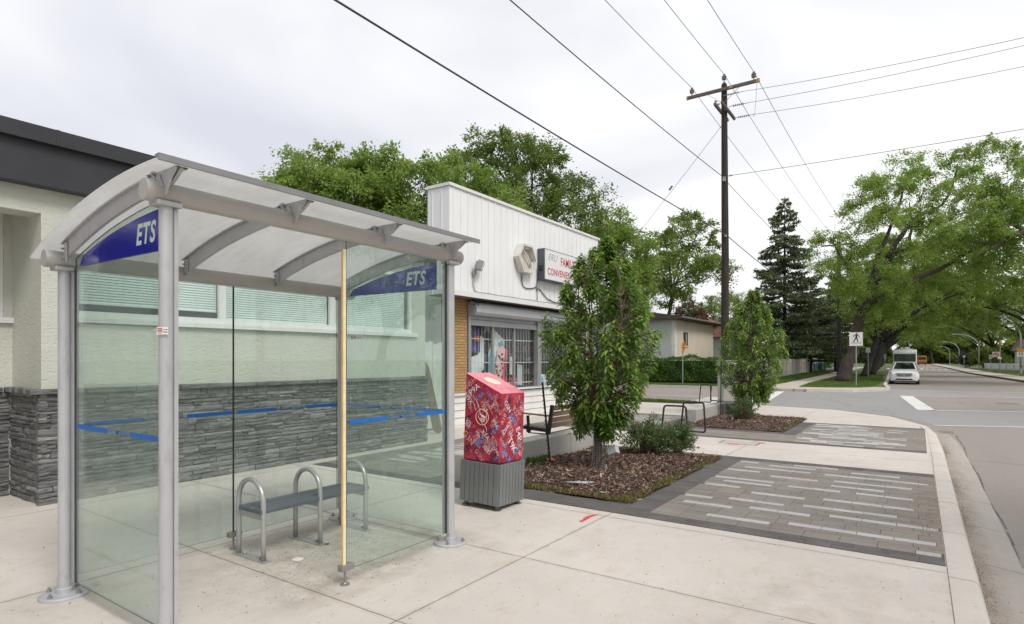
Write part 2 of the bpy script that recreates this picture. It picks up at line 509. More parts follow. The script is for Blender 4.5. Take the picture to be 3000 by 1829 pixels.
concrete_mat('wall_concrete', (0.47, 0.455, 0.42), ys=(9.55, 11.4), speck=0.3)

def road_mat(name, col, strength=1.0, lines=True):
    b = NB(name)
    c = b.mix(b.ramp(b.noise(0.18, 5, 0.6, b.scaled((1, 0.25, 1))), 0.3, 0.7), sc3(col, 0.88), sc3(col, 1.1))
    c = b.mix(b.math('MULTIPLY', b.ramp(b.noise(70, 2, 0.7), 0.35, 0.68), 0.38), c, sc3(col, 0.55))
    c = b.mix(b.math('MULTIPLY', b.ramp(b.noise(0.7, 7, 0.75, b.scaled((1.6, 0.3, 1))), 0.52, 0.70), 0.35), c, sc3(col, 0.68))
    c = b.mix(b.math('MULTIPLY', b.math('GREATER_THAN', b.noise(95, 1, 0.5), 0.66), 0.35), c, sc3(col, 1.7))
    v = b.n("ShaderNodeTexVoronoi", feature='DISTANCE_TO_EDGE'); v.inputs['Scale'].default_value = 0.12
    wv = b.n("ShaderNodeVectorMath", operation='ADD'); nn = b.n("ShaderNodeTexNoise"); nn.inputs['Scale'].default_value = 0.9; nn.inputs['Detail'].default_value = 6
    b.l(b.obj(), nn.inputs['Vector']); b.l(b.obj(), wv.inputs[0]); b.l(nn.outputs['Color'], wv.inputs[1]); b.l(wv.outputs[0], v.inputs['Vector'])
    if lines: c = b.mix(b.math('MULTIPLY', b.ramp(v.outputs['Distance'], 0.006, 0.001), 0.42 * strength), c, (0.10, 0.085, 0.08))
    return b.done(b.bsdf(c, 0.9, 0, 0.2, b.bump(b.noise(120, 2, 0.6), 0.5, 0.004)))
road_mat('road_asphalt', (0.305, 0.273, 0.243))
road_mat('crosswalk_grey', (0.318, 0.312, 0.306), 0.6)
M('road_paint', (0.66, 0.65, 0.62), 0.8, var=0.15, vs=2, dirt=0.6)
M('lawn_soil', (0.075, 0.105, 0.028), 0.95, var=0.35, vs=0.9, bump=0.8, bs=30, col2=(0.14, 0.155, 0.06))
M('base_ground', (0.10, 0.10, 0.05), 0.95, var=0.3, vs=0.2)
M('paver_brown', (0.25, 0.222, 0.192), 0.85, var=0.14, vs=1.1, bump=0.4, bs=60, isl=0.22, dirt=0.22)
M('paver_light', (0.45, 0.44, 0.425), 0.85, var=0.12, vs=3, bump=0.3, bs=60, isl=0.15, dirt=0.25)
M('paver_dark', (0.118, 0.110, 0.105), 0.85, var=0.25, vs=2.2, bump=0.4, bs=60, isl=0.25, dirt=0.1)
M('joint_sand', (0.10, 0.085, 0.07), 0.95, var=0.2)
M('mulch_soil', (0.062, 0.042, 0.031), 0.95, var=0.4, vs=5, bump=1.0, bs=30)
M('red_paint', (0.62, 0.075, 0.075), 0.85, var=0.25, vs=12)

# ================================================================ ground, roads, pavements
g = MB(); g.box(-700, 700, -700, 900, -0.9, -0.30); struct('ground', g, MATS['base_ground'])
g = MB(); g.box(-75, 22, -60, 290, -0.29, -0.15); struct('road', g, MATS['road_asphalt'])
NEAR_IN = [(0.2, -40), (0.2, 14), (0.17, 17.0), (0.02, 18.6), (-0.5, 20.0), (-1.9, 21.6), (-4.75, 22.9), (-5.3, 24.6), (-5.75, 27.2), (-8, 27.7), (-70, 27.7), (-70, -40)]
g = MB(); g.slab(NEAR_IN, -0.3, 0.0); struct('sidewalk', g, MATS['sidewalk_concrete'])
# raised kerb along the street, bevelled, and the ramp at the corner
g = MB()
ko = [(0.42, -40), (0.42, 2), (0.42, 5.87), (0.42, 10), (0.42, 14), (0.37, 17.0), (0.25, 18.5)]
ki = [(0.2, -40), (0.2, 2), (0.2, 5.87), (0.2, 10), (0.2, 14), (0.17, 17.0), (0.05, 18.5)]
prof = ((0, 0.004), (0.70, 0.002), (0.83, -0.010), (0.91, -0.035), (0.97, -0.15))
vs = []
for (ox, oy), (ix, iy) in zip(ko, ki):
    for t, z in prof: vs.append((ix + (ox - ix) * t, iy + (oy - iy) * t, z))
n = len(prof); fs = [(i * n + k, i * n + k + 1, (i + 1) * n + k + 1, (i + 1) * n + k) for i in range(len(ko) - 1) for k in range(n - 1)]
g.add(vs, fs); struct('kerb', g, MATS['kerb_concrete'], smooth=True, auto=35)
g = MB()
rin = [(0.05, 18.5), (-0.5, 20.0), (-1.9, 21.6), (-4.75, 22.9), (-5.3, 24.6)]
rout = [(0.25, 18.5), (0.22, 20.2), (-0.75, 23.0), (-2.6, 24.9), (-5.25, 25.6)]
for i in range(4):
    g.quad((*rin[i], 0.001), (*rout[i], -0.142), (*rout[i + 1], -0.142), (*rin[i + 1], 0.001))
struct('kerb_ramp', g, MATS['sidewalk_concrete'])
g = MB()
for a, b_ in zip(range(len(ko) - 1), range(1, len(ko))):
    g.quad((ko[a][0] - 0.03, ko[a][1], -0.098), (ko[a][0] + 0.36, ko[a][1], -0.145), (ko[b_][0] + 0.36, ko[b_][1], -0.145), (ko[b_][0] - 0.03, ko[b_][1], -0.098))
struct('gutter', g, MATS['gutter_concrete'])
# dark broken edge between gutter and asphalt
g = MB(); rng = random.Random(3); y = -5.0
while y < 18:
    ln = rng.uniform(0.15, 0.6); x = 0.785 + 0.02 * math.sin(y * 1.7); w = rng.uniform(0.006, 0.022)
    g.quad((x, y, -0.1445), (x + w, y, -0.1445), (x + w * 0.8, y + ln, -0.1445), (x - 0.005, y + ln, -0.1445)); y += ln * rng.uniform(0.8, 1.3)
struct('road_edge_crack', g, M('crack_dark', (0.13, 0.11, 0.095), 0.95, var=0.3))

# crosswalks: grey panels and white lines on the road
g = MB()
g.slab([(0.5, 20.6), (9, 24.0), (9, 30.5), (0.4, 26.6), (-0.6, 36.0), (9, 40.0), (9, 43.0), (-1.6, 43.0), (-5.5, 37.6), (-6.6, 37.4), (-5.6, 28.0), (-5.1, 25.75), (-2.5, 25.1), (-0.6, 23.2)], -0.160, -0.146)
struct('crosswalk_surface', g, MATS['crosswalk_grey'])
g = MB()
def line(p, q, w):
    d = Vector((q[0] - p[0], q[1] - p[1], 0)); s = Vector((-d.y, d.x, 0)).normalized() * w / 2; a = Vector((*p, 0)); b_ = Vector((*q, 0))
    g.quad(*[(v.x, v.y, -0.1415) for v in (a - s, b_ - s, b_ + s, a + s)])
line((0.34, 20.67), (9, 24.3), 0.14); line((0.3, 26.65), (9, 30.2), 0.16)
line((-0.75, 36.25), (9, 39.3), 0.17); line((-1.45, 43.0), (9, 43.5), 0.15)
line((-0.52, 36.2), (0.25, 26.6), 0.55); line((-6.65, 37.3), (-5.75, 28.3), 0.42)
for i in range(5): line((1.3 + 0.95 * i, 131), (1.3 + 0.95 * i, 138), 0.4)
struct('road_markings', g, MATS['road_paint'])

# far blocks
LK = [(-1.6, 42.6), (-2.0, 48), (-2.3, 60), (-3.4, 97), (-4.4, 153), (-6.2, 262)]
LKo = [(x + 0.2, y) for x, y in LK]
g = MB(); g.slab([(-70, 38.2), (-10, 38.0), (-7.2, 37.9), (-5.8, 38.3), (-3.6, 39.4), (-2.2, 41.2)] + LK + [(-70, 262)], -0.3, 0.0)
struct('boulevard_lawn', g, MATS['lawn_soil'])
g = MB()
g.slab([(-6.6, 37.5), (-5.4, 37.7), (-3.2, 38.8), (-1.95, 40.8), (-1.6, 42.6), (-2.2, 43.0), (-3.0, 41.3), (-4.4, 40.5), (-6.2, 40.2), (-8.0, 41.0), (-8.6, 40.2), (-8.4, 38.0)], -0.29, 0.012)
g.slab([(-8.0, 41.0), (-6.2, 40.2), (-6.4, 47), (-7.0, 68), (-8.5, 110), (-9.6, 150), (-11.2, 150), (-10.0, 110), (-8.5, 70), (-8.0, 47)], -0.29, 0.008)
g.slab([(-60, 40.4), (-8.4, 40.4), (-8.4, 41.4), (-60, 41.6)], -0.29, 0.010)
struct('far_sidewalk', g, MATS['far_concrete'])
g = MB()
FK = [(-70, 38.2), (-10, 38.0), (-7.2, 37.9)]
for pl, pr in ((LK, LKo), ([(-5.4, 37.7), (-3.2, 38.8), (-1.95, 40.8), (-1.6, 42.6)], [(-5.3, 37.5), (-3.05, 38.6), (-1.77, 40.7), (-1.4, 42.6)]), (FK, [(x, y - 0.2) for x, y in FK])):
    for i in range(len(pl) - 1): g.slab([pl[i], pr[i], pr[i + 1], pl[i + 1]][::-1] if pl is FK else [pl[i], pr[i], pr[i + 1], pl[i + 1]], -0.3, 0.02)
struct('far_kerb', g, MATS['kerb_concrete'])
RK = [(9.2, -60), (9.0, 30), (8.2, 45), (7.2, 60), (6.75, 68), (5.3, 97), (4.8, 153), (3.2, 262)]
g = MB(); g.slab([(x, y) for x, y in RK] + [(80, 262), (80, -60)], -0.3, 0.0)
struct('east_lawn', g, MATS['lawn_soil'])
g = MB()
for i in range(len(RK) - 1):
    a, b_ = RK[i], RK[i + 1]; g.slab([(a[0] + .2, a[1]), (a[0] + 2.4, a[1]), (b_[0] + 2.4, b_[1]), (b_[0] + .2, b_[1])], -0.29, 0.009)
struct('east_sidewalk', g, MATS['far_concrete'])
g = MB()
for i in range(len(RK) - 1):
    a, b_ = RK[i], RK[i + 1]; g.slab([(a[0], a[1]), (a[0] + .2, a[1]), (b_[0] + .2, b_[1]), (b_[0], b_[1])], -0.3, 0.014)
struct('east_kerb', g, M('east_kerb_concrete', (0.30, 0.265, 0.23), 0.9, dirt=0.3))  # darker, browner concrete than the other kerbs
g = MB(); g.slab([(-12.0, 22.9), (-9.2, 22.7), (-7.2, 22.75), (-6.9, 23.3), (-9.0, 23.7), (-12, 23.9)], -0.05, 0.02); struct('grass_strip', g, MATS['lawn_soil'])
g = MB(); g.slab([(-20, 24.4), (-7.9, 24.4), (-7.9, 27.5), (-20, 27.5)], -0.05, 0.004); struct('side_lane', g, MATS['road_asphalt'])

# paver bands -----------------------------------------------------------
BARS = [(6.83, -1.14, 0.14), (6.51, -.02, 0.17), (6.68, -1.96, -1.3), (7.3, -1.64, -0.99), (7.43, -0.82, 0.0), (7.45, 0.04, 0.17), (7.17, -2.38, -1.8), (7.64, -1.96, -1.32), (7.75, -1.14, -0.19), (7.5, -2.48, -2.13), (8.11, -1.8, -1.16), (8.23, -0.98, -0.04), (8.86, -0.67, -0.05), (8.78, -1.48, -0.84), (8.32, -2.47, -1.99), (9.22, -1.0, -0.37), (9.54, -1.0, -0.07), (8.64, -2.31, -1.66), (8.98, -2.49, -1.67), (9.45, -1.82, -1.18), (10.04, -1.17, 0.12), (9.66, -2.5, -2.01), (9.96, -2.32, -1.35), (10.3, -2.02, -1.33), (10.38, -0.85, -0.22), (10.66, -0.53, -0.22), (10.64, -1.69, -1.04), (10.48, -2.5, -2.2)]
def paver_band(y0, y1, x0, x1, holes, bars, seed, name, dark_rows=2):
    rng = random.Random(seed); mb = MB(); P = 0.118; rows = int((y1 - y0) / P)
    for r in range(rows):
        ya, yb = y0 + r * P + 0.0022, y0 + (r + 1) * P - 0.0022; yc = (ya + yb) / 2
        edge = r < dark_rows or r >= rows - dark_rows
        lit = [(a, b_) for yy, a, b_ in bars if abs(yy - yc) < P / 2]
        x = x0 - rng.random() * 0.3; cuts = []
        marks = sorted({v for ab in lit for v in ab} | {v for hx0, hx1, hy0, hy1 in holes if hy0 - .3 < yc < hy1 + .2 for v in (hx0 - .28, hx0, hx1, hx1 + .30)})
        while x < x1:
            w = 0.315 if not edge else 0.225
            nx = x + w
            for m_ in marks:
                if x + 0.02 < m_ < nx + 0.06: nx = m_
            a, b_ = max(x, x0), min(nx, x1); x = nx
            if b_ - a < 0.03: continue
            xc = (a + b_) / 2
            if any(hx0 < xc < hx1 and hy0 < yc < hy1 for hx0, hx1, hy0, hy1 in holes): continue
            border = any(hx0 - 0.28 < xc < hx1 + 0.30 and hy0 - 0.3 < yc < hy1 + 0.2 for hx0, hx1, hy0, hy1 in holes)
            mb.cur = 2 if (edge or border) else (1 if any(p - 0.01 < xc < q + 0.01 for p, q in lit) else 0)
            z = 0.006 + rng.uniform(-0.0012, 0.0012); s = rng.uniform(-0.001, 0.001)
            mb.add([(a + .003, ya, 0), (b_ - .003, ya, 0), (b_ - .003, yb, 0), (a + .003, yb, 0), (a + .003, ya, z), (b_ - .003, ya, z + s), (b_ - .003, yb, z + s), (a + .003, yb, z)],
                   [(4, 5, 6, 7), (0, 1, 5, 4), (1, 2, 6, 5), (2, 3, 7, 6), (3, 0, 4, 7)])
    struct(name, mb, [MATS['paver_brown'], MATS['paver_light'], MATS['paver_dark']])
    g = MB(); g.box(x0, x1, y0, y1, -0.02, 0.0025); struct('paving_bed', g, MATS['joint_sand'])
def rand_bars(y0, y1, x0, x1, dens, seed):
    r = random.Random(seed); out = []
    for i in range(int((y1 - y0) / 0.118)):
        y = y0 + (i + 0.5) * 0.118
        if r.random() < dens:
            x = x0 + r.random() * 0.8
            while x < x1 - 0.5:
                ln = 0.315 * r.randint(1, 4); out.append((y, x, min(x + ln, x1 - 0.2))); x += ln + 0.3 + r.random() * 1.4
    return out
paver_band(6.16, 10.95, -8.28, 0.19, [(-5.6, -2.82, 6.58, 10.66)], BARS + rand_bars(6.5, 10.7, -8.0, -5.7, 0.55, 5), 1, 'paver_band')
paver_band(13.35, 18.0, -8.6, 0.13, [(-5.45, -2.62, 15.1, 18.9)], rand_bars(13.6, 17.8, -2.3, 0.0, 0.85, 8) + rand_bars(13.6, 17.8, -8.3, -5.6, 0.3, 9), 2, 'paver_band')
# drifts of sand over the pavers next to the kerb
M('sand_drift', (0.42, 0.33, 0.245), 0.95, var=0.25, vs=8, bump=0.5, bs=60)
rng = np.random.default_rng(11)
def scatter(name, n, fx, fy, fz, smin, smax, mat, seed, flat=0.5):
    r = np.random.default_rng(seed); x, y = fx(r, n), fy(r, n); s = r.uniform(smin, smax, n)
    P = np.stack([x, y, fz + s * 0.2], 1); A = np.stack([r.normal(size=n), r.normal(size=n), r.normal(size=n) * flat * 0.3], 1)
    V, F = leaves(P, A, s, 0.7, r, fold=0.15)
    o = mesh_np(name, V, F, mat); o['kind'] = 'stuff'; return o
scatter('sand_drift', 9000, lambda r, n: 0.2 - np.abs(r.normal(size=n)) * 0.16, lambda r, n: np.where(r.random(n) < .6, r.normal(8.1, 0.55, n), r.uniform(6.3, 10.8, n)), 0.006, 0.003, 0.009, MATS['sand_drift'], 4)
M('grit_dark', (0.14, 0.10, 0.075), 0.95, var=0.35, vs=9)
M('gutter_dust', (0.20, 0.15, 0.11), 0.95, var=0.35, vs=9)
scatter('gutter_grit', 5000, lambda r, n: 0.42 + np.abs(r.normal(size=n)) * 0.05, lambda r, n: np.concatenate([r.normal(c, 0.55, n // 5) for c in (4.2, 6.2, 8.6, 10.8, 14.6)] + [r.uniform(2, 17, n - 5 * (n // 5))]), -0.096, 0.003, 0.011, MATS['gutter_dust'], 5)
scatter('pavement_grit', 1500, lambda r, n: np.concatenate([r.normal(-4.5, 0.55, n // 2), r.uniform(-8, 0, n - n // 2)]), lambda r, n: np.concatenate([r.normal(3.3, 0.6, n // 2), r.uniform(0.5, 6.1, n - n // 2)]), 0.001, 0.004, 0.014, MATS['grit_dark'], 6)

# mulch beds ------------------------------------------------------------
def mulch(name, x0, x1, y0, y1, n, seed):
    r = np.random.default_rng(seed); g = MB(); nx, ny = 24, 34
    hs = lambda x, y: 0.015 + 0.085 * max(0, min(1, min(x - x0, x1 - x, y - y0, y1 - y) / 0.7)) + 0.02 * math.sin(x * 5) * math.sin(y * 4)
    vs = [(x0 + (x1 - x0) * i / nx, y0 + (y1 - y0) * j / ny, hs(x0 + (x1 - x0) * i / nx, y0 + (y1 - y0) * j / ny)) for j in range(ny + 1) for i in range(nx + 1)]
    g.add(vs, [(j * (nx + 1) + i, j * (nx + 1) + i + 1, (j + 1) * (nx + 1) + i + 1, (j + 1) * (nx + 1) + i) for j in range(ny) for i in range(nx)])
    o = build(g, name + '_soil', MATS['mulch_soil'], smooth=True); o['kind'] = 'structure'
    x = r.uniform(x0 + .02, x1 - .02, n); y = r.uniform(y0 + .02, y1 - .02, n); z = np.array([hs(a, b_) for a, b_ in zip(x, y)])
    A = np.stack([r.normal(size=n), r.normal(size=n), r.normal(size=n) * 0.35], 1); s = r.uniform(0.012, 0.06, n) * np.where(r.random(n) < .06, 1.9, 1)
    V, F = leaves(np.stack([x, y, z + r.uniform(0, .018, n)], 1), A, s, 0.42, r, 0.1)
    o = mesh_np(name, V, F, [MATS['mulch_a'], MATS['mulch_b'], MATS['mulch_c']], mi=r.choice([0, 0, 1, 1, 2], n)); o['kind'] = 'stuff'
M('mulch_a', (0.115, 0.066, 0.046), 0.9, isl=0.5, var=0.2); M('mulch_b', (0.27, 0.165, 0.115), 0.9, isl=0.45, var=0.2); M('mulch_c', (0.42, 0.33, 0.27), 0.9, isl=0.3, var=0.2)
mulch('bark_mulch', -5.27, -2.84, 6.6, 10.64, 30000, 21)
mulch('bark_mulch', -5.07, -2.64, 15.12, 18.88, 14000, 22)
# grass ----------------------------------------------------------------
leaf_mat('grass_blade', (0.11, 0.18, 0.03), (0.19, 0.25, 0.06), (0.085, 0.16, 0.025), 0.3, 0.8)
leaf_mat('dry_grass', (0.20, 0.19, 0.05), (0.30, 0.24, 0.10), (0.12, 0.15, 0.03), 0.3, 2.0)
def grass(name, poly, n, h, seed, mat='grass_blade', z=0.0):
    r = np.random.default_rng(seed); pa = np.array(poly); lo, hi = pa.min(0), pa.max(0)
    q = lo + r.random((n * 3, 2)) * (hi - lo); q = q[in_poly(q, poly)][:n]; m = len(q)
    P = np.column_stack([q, np.full(m, z)]); A = np.stack([r.normal(size=m) * .35, r.normal(size=m) * .35, np.ones(m)], 1)
    V, F = leaves(P, A, r.uniform(.5, 1.2, m) * h, 0.22, r, 0.1)
    o = mesh_np(name, V, F, MATS[mat]); o['kind'] = 'stuff'
grass('boulevard_grass', [(-6.1, 40.4), (-4.4, 40.7), (-3.1, 41.5), (-2.3, 43.3), (-2.2, 48), (-2.5, 60), (-3.0, 75), (-6.9, 75), (-6.5, 47)], 26000, 0.10, 31)
grass('fence_grass', [(-10.0, 45), (-8.1, 42.5), (-8.1, 47), (-8.7, 72), (-9.6, 95), (-11.4, 95), (-10.6, 70)], 14000, 0.22, 32)
grass('roadside_grass', [(-24, 38.4), (-9.0, 38.3), (-9.0, 40.3), (-24, 40.3)], 12000, 0.11, 33)
grass('roadside_grass', [(-11.8, 22.95), (-9.2, 22.75), (-7.3, 22.8), (-7.05, 23.25), (-9.0, 23.6), (-11.8, 23.8)], 7000, 0.10, 34, z=0.02)
grass('east_grass', [(9.8, 55), (9.2, 68), (7.9, 97), (7.4, 140), (16, 140), (18, 55)], 16000, 0.12, 35)
grass('bed_edge_grass', [(-5.2, 6.59), (-2.84, 6.59), (-2.84, 8.2), (-2.97, 8.2), (-3.02, 6.72), (-5.2, 6.66)], 3600, 0.065, 36, 'dry_grass', 0.02)
grass('bed_edge_grass', [(-2.84, 8.0), (-2.84, 10.6), (-3.0, 10.6), (-3.0, 8.0)], 800, 0.05, 37, 'dry_grass', 0.02)
grass('bed_edge_grass', [(-2.66, 15.2), (-2.66, 18.8), (-2.85, 18.8), (-2.85, 15.2)], 600, 0.05, 38, 'dry_grass', 0.02)
grass('wall_weeds', [(-5.27, 8.0), (-5.14, 8.0), (-5.14, 8.6), (-5.27, 8.6)], 160, 0.12, 39, 'grass_blade', 0.03)

# marks and covers on the pavement
g = MB(); rr = random.Random(2)
pts = [(-3.018 + rr.uniform(-.012, .012), 5.62)] + [(-3.018 + rr.uniform(-.015, .015), 5.62 + .08 * i) for i in range(1, 5)] + [(-2.972 + rr.uniform(-.015, .015), 6.02 - .08 * i) for i in range(0, 6)]
g.prism([(x, y, 0.0035) for x, y in pts], (0, 0, 0.0008))
for cx, cy in ((-2.72, 13.02), (-3.12, 12.55)): g.prism([(cx - .12, cy - .05, .0035), (cx + .1, cy - .06, .0035), (cx + .12, cy + .03, .0035), (cx - .08, cy + .06, .0035)], (0, 0, .0008))
struct('utility_paint_mark', g, MATS['red_paint'])
g = MB(); g.box(-3.42, -2.72, 12.6, 13.0, -0.02, 0.006)
cover = build(g, 'pavement_hatch', concrete_mat('hatch_concrete', (0.47, 0.45, 0.41), xs=(), ys=()), bevel=0.01)
tag(cover, 'pale rectangular concrete hatch cover set in the pavement between the paver bands', 'hatch cover')
g = MB(); g.box(-3.45, -2.69, 12.57, 13.03, -0.02, 0.003); build(g, 'frame', M('hatch_frame', (0.16, 0.13, 0.11), 0.9), cover)
g = MB(); g.lathe((3.14, 32.7, -0.147), [(0.42, -0.02), (0.42, 0.003), (0.38, 0.006)], 24)
mh = build(g, 'manhole_cover', M('manhole_iron', (0.17, 0.155, 0.14), 0.8)); tag(mh, 'dark round manhole cover in the brown road inside the crosswalk lines', 'manhole cover')
g = MB()
for i in range(6): g.box(0.44 + i * 0.055, 0.472 + i * 0.055, 18.7, 19.3, -0.149, -0.1455 + .0)
gr = build(g, 'storm_drain', MATS['manhole_iron']); tag(gr, 'dark slotted storm drain grate in the gutter at the kerb corner', 'storm drain')
# ================================================================ buildings near
def stucco_mat(name, col):
    b = NB(name)
    c = b.mix(b.ramp(b.noise(0.9, 4), 0.3, 0.7), sc3(col, 0.93), sc3(col, 1.05))
    c = b.mix(b.math('MULTIPLY', b.ramp(b.noise(1.6, 6, 0.7, b.scaled((1, 2.2, 0.35))), 0.52, 0.75), 0.22), c, sc3(col, 0.66))
    wv = b.n("ShaderNodeVectorMath", operation='ADD'); nn = b.n("ShaderNodeTexNoise"); nn.inputs['Scale'].default_value = 6; nn.inputs['Detail'].default_value = 4
    sc_ = b.n("ShaderNodeVectorMath", operation='SCALE'); sc_.inputs['Scale'].default_value = 0.22
    b.l(b.obj(), nn.inputs['Vector']); b.l(nn.outputs['Color'], sc_.inputs[0]); b.l(b.scaled((1, 0.8, 1.7)), wv.inputs[0]); b.l(sc_.outputs[0], wv.inputs[1])
    v = b.n("ShaderNodeTexVoronoi", feature='SMOOTH_F1'); v.inputs['Scale'].default_value = 15; b.l(wv.outputs[0], v.inputs['Vector'])
    h = b.math('ADD', b.math('MULTIPLY', b.ramp(v.outputs['Distance'], 0.05, 0.32), 0.5), b.math('MULTIPLY', b.noise(24, 5, 0.65, b.scaled((1, 0.6, 1)), 1.2), 1.1))
    return b.done(b.bsdf(c, 0.9, 0, 0.2, b.bump(h, 0.48, 0.024)))
stucco_mat('stucco', (0.56, 0.565, 0.50))
stucco_mat('house_stucco', (0.58, 0.51, 0.41))
M('fascia_metal', (0.034, 0.035, 0.040), 0.45, 0.1, var=0.15, vs=1.5)
M('white_vinyl', (0.72, 0.72, 0.70), 0.45, var=0.05)
def stone_mat():
    b = NB('ledge_stone'); r = b.island()
    cr = b.n("ShaderNodeValToRGB"); b.l(r, cr.inputs[0]); e = cr.color_ramp.elements
    e[0].position = 0; e[0].color = (0.075, 0.075, 0.079, 1); e[1].position = 1; e[1].color = (0.30, 0.29, 0.275, 1)
    for p, c in ((0.3, (0.108, 0.107, 0.110)), (0.55, (0.142, 0.139, 0.137)), (0.8, (0.162, 0.165, 0.172))):
        x = e.new(p); x.color = (*c, 1)
    s = b.scaled((1, 0.22, 1))
    f = b.ramp(b.noise(26, 6, 0.72, s), 0.40, 0.68)
    c = b.mix(b.math('MULTIPLY', f, 0.55), cr.outputs[0], (0.34, 0.33, 0.315))
    c = b.mix(b.math('MULTIPLY', b.ramp(b.noise(9, 5, 0.7, b.scaled((1, 0.4, 1))), 0.5, 0.75), 0.55), c, (0.045, 0.043, 0.045))
    h = b.math('ADD', b.noise(30, 6, 0.7, s), b.math('MULTIPLY', b.noise(7, 3, 0.6, s), 1.5))
    return b.done(b.bsdf(c, 0.72, 0, 0.35, b.bump(h, 0.9, 0.022)))
stone_mat()
glass_mat('office_glass', (0.955, 0.985, 0.975), 0.02, 1.0, base=0.05)
M('blind_white', (0.88, 0.90, 0.88), 0.6, var=0.03)
M('dark_room', (0.12, 0.12, 0.12), 0.9, var=0.2)

def ledge_wall(mb, axis, fixed, a0, a1, z0, z1, out, seed, back=0.06):
    """courses of rough stones; axis 'y' runs along Y with the face towards +X*out, 'x' runs along X with the face towards -Y"""
    r = random.Random(seed); z = z0; H = z1 - z0
    while z < z1 - 0.02:
        h = min(r.choice((0.045, 0.055, 0.065, 0.08, 0.10)), z1 - z)
        if z1 - (z + h) < 0.04: h = z1 - z
        a = a0
        while a < a1 - 0.01:
            w = r.choice((0.12, 0.2, 0.28, 0.38, 0.5)) * r.uniform(0.8, 1.25)
            if a1 - (a + w) < 0.1: w = a1 - a
            split = h > 0.095 and r.random() < 0.25
            for zz, hh in (((z, h * .45), (z + h * .45, h * .55)) if split else ((z, h),)):
                d = r.uniform(0.0, 0.030); g_ = 0.0035
                p0, p1, q0, q1 = a + g_, a + w - g_, zz + g_, zz + hh - g_
                nseg = max(2, int(w / 0.09)); fr = []
                jit = lambda s: r.uniform(-s, s)
                for k in range(nseg + 1):
                    t = k / nseg; u = p0 + (p1 - p0) * t
                    fr.append([(u, q0 + jit(.006), d + jit(.006) - .010), (u, q0 + (q1 - q0) * .3, d + jit(.010)), (u, q0 + (q1 - q0) * .75, d + jit(.010)), (u, q1 + jit(.006), d + jit(.006) - .012)])
                vs = []
                for col in fr:
                    for (u, zq, dd) in col: vs.append((u, zq, dd))
                nb = len(vs)
                for k in (0, nseg):
                    u = fr[k][0][0]; vs += [(u, q0, -back), (u, q1, -back)]
                fs = []
                for k in range(nseg):
                    for m_ in range(3): fs.append((k * 4 + m_, (k + 1) * 4 + m_, (k + 1) * 4 + m_ + 1, k * 4 + m_ + 1))
                fs.append((nb, *[k * 4 for k in range(nseg, -1, -1)][::-1], nb + 2)[::-1]); fs.append((nb + 1, *[k * 4 + 3 for k in range(nseg + 1)], nb + 3))
                fs.append((nb, 0, 1, 2, 3, nb + 1)); e = nseg * 4; fs.append((nb + 2, nb + 3, e + 3, e + 2, e + 1, e))
                if axis == 'y': W = [(fixed + dd * out, u, zq) for u, zq, dd in vs]
                else: W = [(u, fixed - dd * out, zq) for u, zq, dd in vs]
                mb.add(W, fs)
            a += w
        z += h

# ---- stone and stucco building on the left
bld = thing('stucco_building', 'low grey green stucco building with black fascia and stacked stone base behind the shelter', 'building', (-8.63, 2.59, 0))
g = MB()
WZ0, WZ1, WY0, WY1 = 2.28, 3.5, 2.9, 8.86
g.box(-9.0, -8.63, 2.59, 9.25, 0.0, WZ0 - .04); g.box(-9.0, -8.63, 2.59, WY0, WZ0 - .04, 3.80); g.box(-9.0, -8.63, WY1, 9.25, WZ0 - .04, 3.80); g.box(-9.0, -8.63, WY0, WY1, WZ1, 3.80)
g.box(-9.0, -8.63, -6, 2.59, 3.49, 3.80)                       # header over the entry
g.box(-9.64, -9.0, 2.59, 2.9, 0.0, 3.8)                        # return of the pier
g.box(-9.95, -9.64, 2.50, 2.9, 0.0, 3.8); g.box(-9.95, -9.64, -6, 2.50, 0, 2.24); g.box(-9.95, -9.64, -6, 2.50, 3.66, 3.8)
g.box(-20, -9.0, 9.0, 9.25, 0, 3.8); g.box(-9.64, -8.63, -6, 2.59, 3.80, 3.86)
build(g, 'wall', MATS['stucco'], bld)
g = MB(); g.box(-20, -8.45, -8, 9.42, 3.785, 4.28); g.box(-20, -8.37, -8, 9.48, 4.27, 4.455); g.box(-8.372, -8.366, 2.66, 2.70, 4.27, 4.458)
build(g, 'roof_fascia', MATS['fascia_metal'], bld, bevel=0.006)
g = MB()
ledge_wall(g, 'y', -8.61, 2.55, 9.29, 0.0, 1.33, 1, 11)
ledge_wall(g, 'x', 2.58, -9.66, -8.60, 0.0, 1.33, 1, 12)
ledge_wall(g, 'y', -9.62, -4, 2.55, 0.0, 1.33, 1, 13)
ledge_wall(g, 'x', 9.27, -9.3, -8.6, 0.0, 1.33, -1, 14)
build(g, 'stone_base', MATS['ledge_stone'], bld)
g = MB(); r = random.Random(4)
def cap_run(p, q, outx, outy):
    n = 12
    for i in range(n):
        a = [p[k] + (q[k] - p[k]) * i / n for k in (0, 1)]; b_ = [p[k] + (q[k] - p[k]) * (i + 1) / n - (0.006 if i < n - 1 else 0) * (1 if q[k] > p[k] else (-1 if q[k] < p[k] else 0)) for k in (0, 1)]
        j = r.uniform(-.008, .008)
        x0, x1 = sorted((a[0], b_[0] + outx + j)); y0, y1 = sorted((a[1] - outy * 0, b_[1] + outy + j))
        g.box(x0, x1, y0, y1, 1.328, 1.392 + r.uniform(-.003, .003))
cap_run((-8.64, 2.46), (-8.64, 9.33), 0.095, 0); cap_run((-9.70, 2.60), (-8.645, 2.60), 0, -0.105); cap_run((-9.66, -4), (-9.66, 2.48), 0.105, 0)
build(g, 'stone_cap', MATS['ledge_stone'], bld, bevel=0.01)
